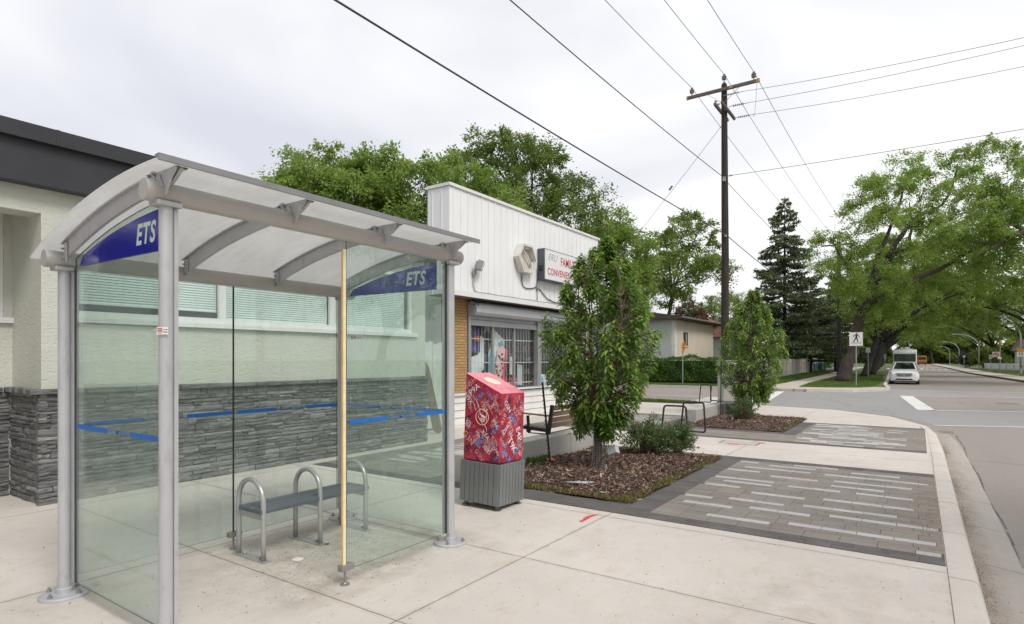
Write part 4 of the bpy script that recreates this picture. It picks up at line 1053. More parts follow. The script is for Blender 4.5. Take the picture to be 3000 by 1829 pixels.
v = [(x, ya, z) for x, z in zip(xs, zs)] + [(x, yb, z) for x, z in zip(xs, zs)] + [(x, ya, z + .009) for x, z in zip(xs, zs)] + [(x, yb, z + .009) for x, z in zip(xs, zs)]
f = []; n = 40
for i in range(n - 1): f += [(i, n + i, n + i + 1, i + 1), (2 * n + i, 2 * n + i + 1, 3 * n + i + 1, 3 * n + i), (i, i + 1, 2 * n + i + 1, 2 * n + i), (n + i, 3 * n + i, 3 * n + i + 1, n + i + 1)]
f += [(0, 2 * n, 3 * n, n), (n - 1, 2 * n - 1, 4 * n - 1, 3 * n - 1)]; g.add(v, f)
build(g, 'roof_panel', MATS['roof_polycarbonate'], bs, smooth=True, auto=35)
g = MB(); g.box(-3.475, -3.425, 1.555, 4.425, 2.873, 2.884); g.box(-3.438, -3.424, 1.555, 4.425, 2.846, 2.873); build(g, 'roof_edge_trim', M('trim_grey', (.25, .25, .255), .45, .3), bs)
# glass: (name, two corners in plan, z0, top function)
def pane(p, q, z0, ztop, label=None, n=18):
    p, q = Vector((*p, 0)), Vector((*q, 0)); d = (q - p).normalized(); nn = Vector((d.y, -d.x, 0)) * .005; L_ = (q - p).length
    g = MB(); pts = [p + Vector((0, 0, z0)), q + Vector((0, 0, z0))] + [p + (q - p) * t + Vector((0, 0, ztop(p + (q - p) * t))) for t in np.linspace(1, 0, n)]
    m_ = len(pts); v = [x - nn for x in pts] + [x + nn for x in pts]
    g.add(v, [tuple(range(m_ - 1, -1, -1)), tuple(range(m_, 2 * m_))]); g.cur = 1
    g.add(v, [(i, (i + 1) % m_, m_ + (i + 1) % m_, m_ + i) for i in range(m_)])
    o = build(g, 'glass_pane', [MATS['shelter_glass'], MATS['glass_edge']], bs)
    # blue warning strip on the glass, with the lettered gap in the middle
    s = MB(); zc = 1.257; h = .017; out = Vector((d.y, -d.x, 0)) * .0068
    if (p + out).length > p.length: out = -out
    gap = .30 if L_ > .9 else .26; mid = L_ / 2 + .02
    segs = ((.03, mid - gap / 2 - .02), (mid + gap / 2 + .02, L_ - .01))
    for a, b_ in segs:
        P, Q = p + d * a, p + d * b_; s.prism([P + out + Vector((0, 0, zc - h)), Q + out + Vector((0, 0, zc - h)), Q + out + Vector((0, 0, zc + h)), P + out + Vector((0, 0, zc + h))], out * .15)
    build(s, 'warning_strip', MATS['decal_blue'], o)
    s = MB(); rgt = d
    if rgt.cross(Vector((0, 0, 1))).dot(out) < 0: rgt = -rgt
    s.text('NO SMOKING', p + d * mid + out * 1.1 + Vector((0, 0, zc)), rgt, (0, 0, 1), .045, off=.004, sx=.95)
    build(s, 'warning_lettering', MATS['decal_blue'], o)
    return o, p, q, d, out
arc = lambda v: min(rz(v.x) - .155, 2.64 + .0 * v.x)
end_top = lambda v: rz(min(max(v.x, -5.1), -3.7)) - .14 - .0
Lg = pane((XB + .09, Y0 + .045), (XF - .045, Y0 + .045), .10, lambda v: end_top(v))
Rg = pane((XB + .09, Y1 - .045), (XF - .045, Y1 - .045), .10, lambda v: end_top(v))
B1 = pane((XB, Y0 + .09), (XB, 3.00), .13, lambda v: 2.43)
B2 = pane((XB, 3.012), (XB, Y1 - .09), .13, lambda v: 2.43)
Fg = pane((XF, 3.03), (XF, Y1 - .075), .11, lambda v: 2.67)
# dark gasket lines beside the panes
g = MB()
for x in (XB + .085, XF - .042):
    for y in (Y0 + .045, Y1 - .045): g.box(x - .006, x + .006, y - .008, y + .008, .10, 2.42 if x < -4.5 else 2.64)
g.box(XB - .0055, XB + .0055, 3.0025, 3.0095, .13, 2.43); g.box(XF - .008, XF + .008, Y1 - .074, Y1 - .062, .11, 2.66)
build(g, 'gasket', MATS['gasket_black'], bs)
# yellow edge trim on the free edge of the front pane
g = MB(); g.box(XF - .010, XF + .010, 2.992, 3.003, .155, 2.60); yt = build(g, 'edge_trim', MATS['yellow_trim'], bs)
g = MB(); g.box(XF + .0102, XF + .012, 2.994, 3.020, .155, 2.60); g.box(XF - .010, XF + .0102, 3.003, 3.020, .155, 2.60); build(g, 'trim_face', MATS['yellow_trim_pale'], yt)
for x, y in ((XF, 3.02), (XB, 3.006)):
    g = MB(); g.obox((x, y + .01, .135), (.030, 0, 0), (0, .06, .0), (0, 0, .024)); c_ = build(g, 'clamp', MATS['clamp_steel'], bs, bevel=.005)
    g = MB(); g.tube([(x, y, 0), (x, y, .12)], .009, 8); g.lathe((x, y, 0), [(.036, 0), (.036, .008), (.02, .012), (.014, .02)], 14); build(g, 'stud', MATS['bolt_steel'], c_)
# ETS panels
for (o, p, q, d, out), xa, xb, flip in ((Lg, -5.03, -3.735, 1), (Rg, -5.04, -3.80, 1)):
    y = p.y; n = 20; xs = np.linspace(xa, xb, n); zb = np.interp(xs, [xa, xb], [2.425, 2.415])
    tp = [max(z0_ + .002, min(rz(x) - .175, 2.70) - .012 * (x - xa)) for x, z0_ in zip(xs, zb)]
    tp[0] = zb[0] + .002
    g = MB(); pts = [(x, y - .0062, z) for x, z in zip(xs, zb)] + [(x, y - .0062, z) for x, z in list(zip(xs, tp))[::-1]]
    g.prism(pts, (0, -.002, 0)); g.prism([(x_, y + .0062, z_) for x_, _, z_ in pts], (0, .002, 0))
    sp = build(g, 'name_panel', MATS['ets_blue'], o)
    g = MB(); cx = xb - .27; g.text('ETS', (cx, y - .0085, 2.535), (1, 0, 0), (0, 0, 1), .18, shear=.22, off=.032, sx=.84); build(g, 'lettering', MATS['ets_letter'], sp)
# small red and white safety stickers
def sticker(p, right, up, w, h, par):
    p, r_, u_ = Vector(p), Vector(right).normalized(), Vector(up); nn = r_.cross(u_)
    g = MB(); g.obox(p, r_ * w, u_ * h, nn * .0006); o = build(g, 'sticker', MATS['paper_white'], par)
    g = MB(); g.obox(p - r_ * (w * .45) + u_ * h * .25 + nn * .001, r_ * w * .45, u_ * h * .5, nn * .0004); build(g, 'red_band', M('sticker_red', (.45, .03, .04), .5), o)
    g = MB(); g.text('DANGER', p - r_ * (w * .45) + u_ * h * .25 + nn * .0018, r_, u_, h * .75, off=.0); g2 = build(g, 'sticker_lettering', MATS['paper_white'], o)
    g = MB()
    for k in (-.35, .3): g.obox(p + r_ * w * .5 + u_ * h * k + nn * .001, r_ * w * .38, u_ * h * .12, nn * .0004)
    g.obox(p - r_ * w * .45 - u_ * h * .6 + nn * .001, r_ * w * .38, u_ * h * .1, nn * .0004); build(g, 'small_print', M('print_dark', (.08, .08, .08), .6), o)
sticker((XF + .036, Y0 - .036, 1.915), (.7, .7, 0), (0, 0, 1), .03, .022, bs)
sticker((-4.93, Y1 - .0525, 1.98), (1, 0, 0), (0, 0, 1), .10, .022, Rg[0])

# ---- shelter bench
bn = thing('shelter_bench', 'slatted grey bench with three silver hoops inside the glass shelter', 'bench', (-4.84, 3.54, 0))
M('slat_grey', (.105, .122, .135), .55, var=.12, vs=3, bump=.15, bs=60, stretch=(3, .3, 1)); M('hoop_silver', (.44, .44, .435), .32, .5, var=.08)
for y in (2.96, 3.545, 4.10):
    g = MB(); xa, xb, r_ = -5.03, -4.65, .19; zt = .63
    pts = [(xb, y, 0.01)] + [(xb, y, z) for z in (.2, .42)] + [((xa + xb) / 2 + r_ * math.cos(a), y, .50 + r_ * 1.0 * math.sin(a)) for a in np.linspace(0, math.pi, 15)] + [(xa, y, z) for z in (.42, .2, .01)]
    g.tube(pts, .0225, 14); h = build(g, 'hoop', MATS['hoop_silver'], bn, smooth=True)
    g = MB(); g.box(xa - .05, xb + .06, y - .04, y + .04, 0.001, .010); g.box(xa + .02, xb - .02, y - .022, y + .022, .395, .41); g.box(xa + .02, xb - .02, y - .004, y + .004, .35, .396); build(g, 'foot_plate', MATS['hoop_silver'], h, bevel=.002)
    g = MB()
    for bx in (xa + .07, xb - .07): g.lathe((bx, y + .015, .01), [(.012, 0), (.012, .01), (.006, .02)], 6)
    build(g, 'foot_bolt', MATS['bolt_steel'], h)
for i in range(3):
    g = MB(); x = -4.975 + i * .118; g.box(x - .006, x + .102, 2.925, 4.135, .411, .452); build(g, 'slat', MATS['slat_grey'], bn, bevel=.008)

# ---- mailbox
mbx = thing('mailbox', 'tall red patterned mailbox with sloped top on a grey ribbed base', 'mailbox', (-4.24, 5.70, 0))
def hood_mat():
    b = NB('mail_red'); o = b.obj(); rot = b.n("ShaderNodeMapping"); rot.inputs['Rotation'].default_value = (rad(0), rad(45), rad(40)); b.l(o, rot.inputs[0])
    ck = b.n("ShaderNodeTexVoronoi", feature='F1', distance='CHEBYCHEV'); ck.inputs['Scale'].default_value = 17; b.l(rot.outputs[0], ck.inputs['Vector'])
    hs = b.n("ShaderNodeSeparateXYZ"); b.l(ck.outputs['Color'], hs.inputs[0])
    cr = b.n("ShaderNodeValToRGB"); cr.color_ramp.interpolation = 'CONSTANT'; b.l(hs.outputs[0], cr.inputs[0]); e = cr.color_ramp.elements
    e[0].position = 0; e[0].color = (.46, .010, .03, 1); e[1].position = .22; e[1].color = (.30, .008, .04, 1)
    for p, c in ((.42, (.58, .018, .045)), (.6, (.20, .012, .07)), (.75, (.50, .03, .11)), (.9, (.38, .008, .02))):
        x = e.new(p); x.color = (*c, 1)
    c = b.mix(b.math('MULTIPLY', b.math('GREATER_THAN', b.noise(75, 3, .7, rot.outputs[0]), .56), .5), cr.outputs[0], (.46, .08, .10))
    c = b.mix(b.math('MULTIPLY', b.math('GREATER_THAN', b.noise(60, 3, .7, b.scaled((1, 1.4, 1.3), rot.outputs[0])), .60), .7), c, (.055, .012, .06))
    return b.done(b.bsdf(c, .38, 0, .5, None, .25))
hood_mat()
MX0, MX1, MY0, MY1 = -4.525, -3.955, 5.445, 5.965
def hoodp(x, y, t): return (x, y, t)
g = MB(); zb = .545; zl, zh = 1.355, 1.575; i_ = .018
g.add([(MX0 + i_, MY0 + i_, zb), (MX1 - i_, MY0 + i_, zb), (MX1 - i_, MY1 - i_, zb), (MX0 + i_, MY1 - i_, zb), (MX0 + i_, MY0 + i_, zh), (MX1 - i_, MY0 + i_, zl), (MX1 - i_, MY1 - i_, zl), (MX0 + i_, MY1 - i_, zh)],
      [(3, 2, 1, 0), (0, 1, 5, 4), (1, 2, 6, 5), (2, 3, 7, 6), (3, 0, 4, 7)])
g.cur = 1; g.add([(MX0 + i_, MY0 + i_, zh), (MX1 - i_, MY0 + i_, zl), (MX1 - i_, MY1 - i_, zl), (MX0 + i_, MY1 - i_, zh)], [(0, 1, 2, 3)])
M('mail_lit_top', (.74, .17, .22), .35, var=.2, vs=14, coat=.3)  # hood top painted paler: the light from above is in this colour
hd = build(g, 'hood', [MATS['mail_red'], MATS['mail_lit_top']], mbx, bevel=.012)
g = MB(); g.box(MX0, MX1, MY0, MY1, .06, .535); nb = 8
for k in range(nb + 1):
    x = MX0 + .01 + (MX1 - MX0 - .02) * k / nb; w = .004
for k in range(nb):
    x0 = MX0 + .006 + (MX1 - MX0 - .012) * k / nb; x1 = MX0 + .006 + (MX1 - MX0 - .012) * (k + 1) / nb
    g.box(x0 + .004, x1 - .004, MY0 - .011, MY0, .06, .54); y0_ = MY0 + .006 + (MY1 - MY0 - .012) * k / nb; y1_ = MY0 + .006 + (MY1 - MY0 - .012) * (k + 1) / nb
    g.box(MX1, MX1 + .011, y0_ + .004, y1_ - .004, .06, .54); g.box(MX0 - .011, MX0, y0_ + .004, y1_ - .004, .06, .54)
build(g, 'ribbed_base', M('mail_grey', (.165, .172, .170), .55, var=.15, vs=2, dirt=.15), mbx, bevel=.003)
for x in (MX0 + .06, MX1 - .05):
    for y in (MY0 + .05, MY1 - .05):
        g = MB(); g.lathe((x, y, 0), [(.05, 0), (.05, .012), (.025, .02), (.025, .065)], 12); build(g, 'foot', M('foot_grey', (.13, .13, .13), .5, .3), mbx)
FY, FX = MY0 + i_ - .0015, MX1 - i_ + .0015
COLS = {'w': M('code_white', (.85, .72, .70), .4), 'p': M('code_pink', (.72, .33, .30), .4), 'b': M('code_blue', (.06, .32, .72), .4), 'k': M('code_dark', (.06, .012, .035), .4), 'r': M('code_red', (.50, .06, .05), .4), 'o': M('code_violet', (.16, .03, .14), .4)}
codes = {k: MB() for k in COLS}
def code(face, s, u, v, size, ang, col, bold=.004):
    """u across (0..1), v up in metres"""
    a = rad(ang)
    if face == 0: o = (MX0 + i_ + (MX1 - MX0 - 2 * i_) * u, FY, v); r0, u0 = Vector((1, 0, 0)), Vector((0, 0, 1))
    else: o = (FX, MY0 + i_ + (MY1 - MY0 - 2 * i_) * u, v); r0, u0 = Vector((0, 1, 0)), Vector((0, 0, 1))
    ri, up = r0 * math.cos(a) + u0 * math.sin(a), u0 * math.cos(a) - r0 * math.sin(a)
    lift = {'o': 0, 'k': .0002, 'r': .0004, 'p': .0006, 'b': .0008, 'w': .001}[col]
    codes[col].text(s, Vector(o) + r0.cross(u0) * lift, ri, up, size, off=bold * size * 4, ext=0.0006)
rr = random.Random(12); words = ['P9A', 'K4A', 'V7J', '5ST', 'G5N', 'OHO', 'S4N', 'T9K', 'H9X', 'X1A', 'M6S', 'G3N', 'R7N', 'L6W', 'A1B', 'C0A', 'V6L', 'E4P', 'B2Z', 'N5H', 'H1X', 'T8P']
for face in (0, 1):
    for k in range(230):
        u = rr.uniform(.07, .93); top = (1.50 - .2 * u) if face == 0 else 1.30; v = rr.uniform(.60, top)
        if face == 0 and (u - .5) ** 2 * .3 + (v - 1.07) ** 2 < .017: continue
        code(face, rr.choice(words), u, v, rr.choice((.025, .03, .035, .05, .06)), rr.choice((42, -48)), rr.choice('kkorrooprrp'))
for s, u, v, z, a, c in [('P9A', .26, 1.38, .105, 38, 'w'), ('N5H', .15, 1.455, .09, 38, 'p'), ('K4A', .42, 1.30, .085, 40, 'b'), ('H9X', .10, 1.27, .085, -48, 'w'), ('V7J', .60, 1.22, .085, -48, 'p'), ('5ST', .56, 1.17, .065, -48, 'w'), ('OHO', .78, 1.21, .055, 42, 'w'), ('L6W', .78, 1.12, .085, 42, 'k'), ('P9A', .86, 1.0, .07, -48, 'w'), ('K4A', .90, .94, .075, 42, 'b'), ('V7J', .12, .99, .07, -48, 'w'), ('5ST', .10, .95, .06, -48, 'w'), ('V6L', .20, .92, .06, 42, 'r'), ('G3N', .13, .80, .10, -45, 'p'), ('OHO', .37, .80, .05, 42, 'w'), ('P9A', .40, .86, .05, -48, 'w'), ('X1A', .60, .86, .075, -45, 'w'), ('M6S', .47, .775, .09, 42, 'b'), ('V7J', .66, .75, .085, -48, 'p'), ('5ST', .63, .70, .07, -48, 'w'), ('R7N', .86, .80, .07, -48, 'p'), ('S4N', .82, .76, .06, -48, 'b'), ('C0A', .13, .68, .085, 42, 'k'), ('G3N', .45, .615, .08, -48, 'p'), ('L6W', .80, .60, .09, 42, 'k'), ('OHO', .78, .69, .055, 42, 'w'), ('S4N', .93, .68, .05, -60, 'w'), ('T8P', .84, 1.30, .07, 42, 'p'), ('G5N', .9, 1.17, .075, -48, 'p'), ('L6S', .93, .62, .06, 42, 'b'), ('S4N', .68, 1.33, .06, -48, 'b')]: code(0, s, u, v, z, a, c)
for s, u, v, z, a, c in [('G5N', .26, 1.20, .085, -48, 'w'), ('H9X', .42, 1.23, .07, -48, 'k'), ('B2Z', .62, 1.13, .095, -48, 'p'), ('S4N', .52, 1.04, .10, -48, 'b'), ('V7J', .88, 1.22, .07, -48, 'p'), ('5ST', .86, 1.16, .06, -48, 'w'), ('A1B', .12, 1.06, .08, 60, 'p'), ('X1A', .38, 1.05, .05, -48, 'w'), ('OHO', .25, .95, .08, 42, 'w'), ('V7J', .45, .93, .075, -48, 'p'), ('5ST', .42, .87, .06, -48, 'w'), ('E4P', .78, .86, .12, -70, 'w'), ('T9K', .50, .74, .125, -50, 'w'), ('K4A', .72, .68, .09, 42, 'b'), ('G3N', .28, .80, .06, -48, 'r'), ('S4N', .18, .75, .05, -48, 'b'), ('X1A', .85, .77, .06, -48, 'p'), ('H1X', .30, .62, .10, -45, 'b'), ('H9X', .47, .64, .07, -45, 'k'), ('V7J', .92, .68, .07, -48, 'p'), ('5ST', .86, .62, .06, -48, 'w'), ('L6W', .12, .585, .07, 42, 'k'), ('S4N', .12, .68, .05, -48, 'b'), ('X1A', .72, 1.28, .06, 55, 'p'), ('B2Z', .1, .9, .05, -48, 'p')]: code(1, s, u, v, z, a, c)
for k, g in codes.items(): build(g, 'lettering', COLS[k], hd)
# round emblem with wing strokes
g = MB(); cu, cv = .50, 1.065; ex = MX0 + i_ + (MX1 - MX0 - 2 * i_) * cu
def P2(a, b_, d=.0): return (ex + a, FY - d, cv + b_)
g.prism([P2(.145 * math.cos(a), .145 * math.sin(a), .0008) for a in np.linspace(0, 6.28, 29)[:-1]][::-1], (0, -.0006, 0)); em = build(g, 'emblem', M('emblem_red', (.36, .012, .018), .4), hd)
g = MB(); g.tube([P2(.092 * math.cos(a), .092 * math.sin(a), .0018) for a in np.linspace(0, 6.28, 33)[:-1]], .0034, 5, closed=True)
g.prism([P2(-.035, .045, .0018), P2(.06, .005, .0018), P2(.045, -.012, .0018), P2(-.005, .0, .0018)][::-1], (0, -.001, 0))
for k in range(3): g.prism([P2(-.03 + .012 * k, -.012 - .016 * k, .0018), P2(.05 - .006 * k, -.020 - .014 * k, .0018), P2(.045 - .006 * k, -.029 - .014 * k, .0018), P2(-.03 + .012 * k, -.021 - .016 * k, .0018)][::-1], (0, -.001, 0))
for pts in ([(-.13, .16), (-.10, .07), (-.06, .12), (-.09, .19)], [(-.06, .14), (-.02, .02), (.03, .09), (-.03, .10), (-.055, .0), (.02, -.09), (.065, -.05), (.06, .06), (.0, .085)], [(.03, -.08), (.07, -.125), (.075, -.16)]): g.tube([P2(a, b_, .0022) for a, b_ in pts], .0022, 4)
build(g, 'emblem_lines', COLS['w'], em)
g = MB(); sl = Vector((MX1 - MX0 - 2 * i_, 0, zl - zh)).normalized(); nn = Vector((-sl.z, 0, sl.x)); cc = Vector(((MX0 + MX1) / 2 - .04, (MY0 + MY1) / 2 - .01, (zl + zh) / 2 + .016)) + nn * .003
g.prism([cc + sl * (.10 * math.cos(a)) + Vector((0, .115, 0)) * math.sin(a) for a in np.linspace(0, 6.28, 25)[:-1]], nn * .001); build(g, 'oval_sticker', M('oval_cream', (.70, .62, .48), .4), hd)
for k in range(26):
    u, w = rr.uniform(.08, .92), rr.uniform(.08, .92); o = Vector((MX0 + i_, MY0 + i_ + w * (MY1 - MY0 - 2 * i_), zh)) + sl * (u * .55) + nn * .002
    if (o - cc).length < .13: continue
    codes2 = codes if False else None
    if k == 0: tg = MB()
    try: tg
    except NameError: tg = MB()
    tg.text(rr.choice(words), o, sl * .7 + Vector((0, .7, 0)), Vector((0, .7, 0)) - sl * .7, rr.choice((.03, .05)), off=.01)
build(tg, 'lettering', M('code_rose', (.66, .32, .34), .4), hd)
# the box leans a little
Rm = Matrix.Rotation(rad(1.9), 4, FWD)
mbx.rotation_euler = Rm.to_euler()
# ================================================================ planters, racks, bench, cabinet
g = MB(); g.box(-5.60, -5.28, 6.45, 11.35, -0.05, .40); o = build(g, 'planter_wall', MATS['wall_concrete'], bevel=.02); tag(o, 'low grey concrete planter wall behind the young tree, carrying the bench', 'planter wall', 'low concrete planter walls')
g = MB(); g.box(-5.42, -5.08, 16.4, 19.4, -0.05, .345); o = build(g, 'planter_wall', MATS['wall_concrete'], bevel=.02); tag(o, 'low concrete planter wall ending beside the bike racks, next to the utility cabinet', 'planter wall', 'low concrete planter walls')
M('rack_black', (.022, .023, .025), .45, .3, var=.1)
def rack(x0, x1, y, label, z=.72):
    g = MB(); t = .07
    def corner(c, a, b_): return [tuple(Vector(c) * (1 - t_) ** 2 + 0 * Vector(c) + Vector(a) * 0 for t_ in ())]
    raw = [(x0, y, .02), (x0 + .07, y, z), (x1 - .04, y, z), (x1, y, .02)]; pts = []
    for i in range(4):
        c = Vector(raw[i]); a = Vector(raw[i - 1]); b_ = Vector(raw[(i + 1) % 4]); p = c + (a - c).normalized() * t; q = c + (b_ - c).normalized() * t
        for s in np.linspace(0, 1, 5): pts.append(p * (1 - s) ** 2 + c * 2 * s * (1 - s) + q * s * s)
    g.tube(pts, .021, 10, closed=True); r_ = thing('bike_rack', label, 'bike rack', ((x0 + x1) / 2, y, 0), 'black loop bike racks'); build(g, 'loop', MATS['rack_black'], r_, smooth=True)
    g = MB(); g.lathe((x0 + .08, y, 0), [(.04, 0), (.04, .006)], 12); g.lathe((x1 - .08, y, 0), [(.04, 0), (.04, .006)], 12); build(g, 'anchor_foot', MATS['rack_black'], r_)
rack(-4.72, -4.12, 12.68, 'nearest black bike rack loop, partly behind the leafy shrub')
rack(-4.72, -4.13, 14.0, 'black bike rack loop standing just in front of the concrete wall end')
rack(-7.30, -6.82, 23.9, 'small far bike rack loop by the grass strip, left one of the far pair')
rack(-7.15, -6.55, 24.9, 'small far bike rack loop next to the utility cabinet')
# wall bench
wb = thing('park_bench', 'black framed bench with brown wooden slats fixed on the low concrete wall', 'bench', (-5.6, 9.9, .4))
M('bench_wood', (.26, .175, .105), .7, var=.25, vs=4, bump=.2, bs=30, stretch=(4, .5, 4), isl=.3)
for y in (9.02, 10.62):
    g = MB(); g.bar((-5.43, y, .46), (-5.36, y, .93), .06, .05, (0, 1, 0)); g.bar((-5.40, y, .465), (-5.98, y, .50), .05, .06); g.bar((-5.86, y, .50), (-5.88, y, .72), .04, .05, (0, 1, 0)); g.tube([(-5.45, y - .02, .44), (-5.45, y + .02, .44)], .045, 10); g.tube([(-5.86, y - .02, .45), (-5.86, y + .02, .45)], .045, 10); g.bar((-5.44, y, .405), (-5.86, y, .405), .05, .014)
    build(g, 'frame', MATS['rack_black'], wb, bevel=.004)
    g = MB(); g.bar((-5.42, y, .735), (-5.99, y, .755), .06, .028); build(g, 'armrest', MATS['bench_wood'], wb, bevel=.004)
for k in range(4):
    g = MB(); x, z = -5.425 + .016 * k, .55 + .105 * k; g.obox((x, 9.82, z), (.012, 0, 0), (0, .82, 0), (.006, 0, .044)); build(g, 'back_slat', MATS['bench_wood'], wb, bevel=.004)
for k in range(5):
    g = MB(); x = -5.50 - .10 * k; g.box(x - .04, x + .04, 9.0, 10.64, .503 + .006 * k, .528 + .006 * k); build(g, 'seat_slat', M('seat_wood', (.30, .27, .24), .7, var=.2, vs=4), wb, bevel=.004)
# utility cabinets
cb = thing('utility_cabinet', 'tall pale grey utility cabinet behind the second young tree', 'cabinet', (-5.4, 21.8, 0))
M('cabinet_pale', (.36, .355, .335), .5, var=.08, dirt=.15)
g = MB(); c = Vector((-5.42, 21.75, .97)); g.obox(c, LAT * .47, FWD * .3, (0, 0, .70)); build(g, 'body', MATS['cabinet_pale'], cb, bevel=.015)
g = MB(); g.obox(c + Vector((0, 0, .715)), LAT * .5, FWD * .33, (0, 0, .02)); build(g, 'lid', MATS['cabinet_pale'], cb, bevel=.008)
g = MB(); g.obox(c - FWD * .305 + LAT * .02, LAT * .003, FWD * .006, (0, 0, .68)); build(g, 'door_seam', MATS['gasket_black'], cb)
g = MB(); g.obox((-5.42, 21.75, .13), LAT * .49, FWD * .31, (0, 0, .13)); build(g, 'plinth', M('plinth_grey', (.16, .16, .165), .8), cb)
g = MB(); g.obox((-4.74, 19.2, .18), LAT * .24, FWD * .2, (0, 0, .18)); o = build(g, 'junction_cabinet', M('low_box_grey', (.135, .14, .15), .6, dirt=.2), bevel=.02); tag(o, 'low dark grey utility box in the mulch between the shrub and the wall end', 'utility box')
# tree stakes
def stake(name, label, p, q, mat, w=.035):
    g = MB(); g.bar(p, q, w, .006, (1, 0.3, 0)); m_ = (Vector(p) + Vector(q)) / 2; g.bar(Vector(p) + Vector((.0, .012, 0)), Vector(q) + Vector((.0, .012, 0)), .006, .03, (1, .3, 0))
    for k in range(22): g.obox(Vector(p).lerp(Vector(q), (k + .5) / 22), (w * .62, 0, 0), (0, .006, 0), (0, 0, .006))
    return tag(build(g, name, mat), label, 'stake', 'tree stakes')
M('stake_green', (.022, .026, .022), .6); M('stake_brown', (.11, .07, .04), .7)
stake('tree_stake', 'dark metal stake leaning in the mulch left of the near young tree', (-4.78, 7.99, -.02), (-4.93, 7.98, 1.38), MATS['stake_green'])
stake('tree_stake', 'dark green metal stake beside the second young tree and the utility cabinet', (-5.0, 18.5, -.02), (-4.98, 18.5, 1.75), M('stake_leaf', (.03, .10, .045), .6))

# leaning boards by the stone wall corner
sk = thing('sign_stand', 'weathered brown and white board stand leaning at the end of the stone wall', 'board stand', (-9.35, 10.2, 0))
def deck(c, h, w, lean, mat, tip):
    c = Vector(c); up = Vector((lean[0], lean[1], 1)).normalized(); ax = LAT.copy(); nn = ax.cross(up).normalized()
    pts = []
    for a in np.linspace(0, math.pi, 9): pts.append(c + up * (h - w * .5 + w * .9 * math.sin(a)) + ax * (w * .5 * math.cos(a)))
    for a in np.linspace(math.pi, 2 * math.pi, 9): pts.append(c + up * (w * .5 + w * .5 * math.sin(a)) + ax * (w * .5 * math.cos(a)))
    g = MB(); g.prism(pts, nn * .015); return g, c, up, ax, nn
g, c, up, ax, nn = deck((-9.2, 10.3, .02), 1.62, .22, (-.16, -.13), None, 0); build(g, 'front_board', M('weathered_board', (.26, .215, .17), .8, var=.35, vs=6, bump=.2, bs=30, stretch=(3, 3, .6)), sk)
g = MB(); q = c + up * 1.12 - nn * .004; g.prism([q + ax * (.085 * math.cos(a)) + up * (.16 * math.sin(a)) for a in np.linspace(0, 6.28, 17)[:-1]], -nn * .003); build(g, 'pink_print', M('faded_pink', (.62, .50, .47), .7), sk)
g = MB(); q = c + up * 1.05 - nn * .008; g.prism([q + ax * x + up * z for x, z in ((-.05, .08), (.06, .1), (.07, -.1), (.0, -.14), (-.04, -.06))], -nn * .002); build(g, 'dark_print', MATS['poster_black'], sk)
g = MB(); q = c + up * .98 - nn * .012; g.prism([q + ax * x + up * z for x, z in ((-.03, .06), (.04, .05), (.05, -.1), (.0, -.07), (-.03, -.1))], -nn * .002); build(g, 'white_print', MATS['paper_white'], sk)
g, c, up, ax, nn = deck((-9.62, 9.85, .02), 1.62, .17, (.10, .12), None, 0); build(g, 'rear_board', MATS['worn_white'], sk)
# litter
g = MB(); g.lathe((-4.45, 3.16, .002), [(.045, 0), (.048, .006), (.040, .009), (.02, .010)], 16); o = build(g, 'cup_lid', MATS['paper_white']); tag(o, 'white plastic cup lid on the dirty concrete in front of the shelter bench', 'cup lid')
g = MB(); g.prism([(-4.62, 3.56, .004), (-4.56, 3.54, .03), (-4.54, 3.58, .035), (-4.60, 3.61, .006)], (0, 0, .003)); o = build(g, 'paper_scrap', MATS['paper_white']); tag(o, 'crumpled white paper scrap beside the middle bench hoop', 'litter')
g = MB(); g.prism([(-3.95, 6.98, .08), (-3.62, 7.0, .09), (-3.58, 7.12, .10), (-3.70, 7.1, .095)], (0, 0, .006)); o = build(g, 'plastic_scrap', M('scrap_blue', (.50, .56, .56), .4)); tag(o, 'pale plastic scrap lying on the mulch in front of the near tree', 'litter')
g = MB(); g.ball((-4.98, 8.35, .09), .07, .05, .025); o = build(g, 'orange_scrap', M('scrap_orange', (.62, .16, .03), .6)); tag(o, 'orange scrap on the mulch near the planter wall', 'litter')

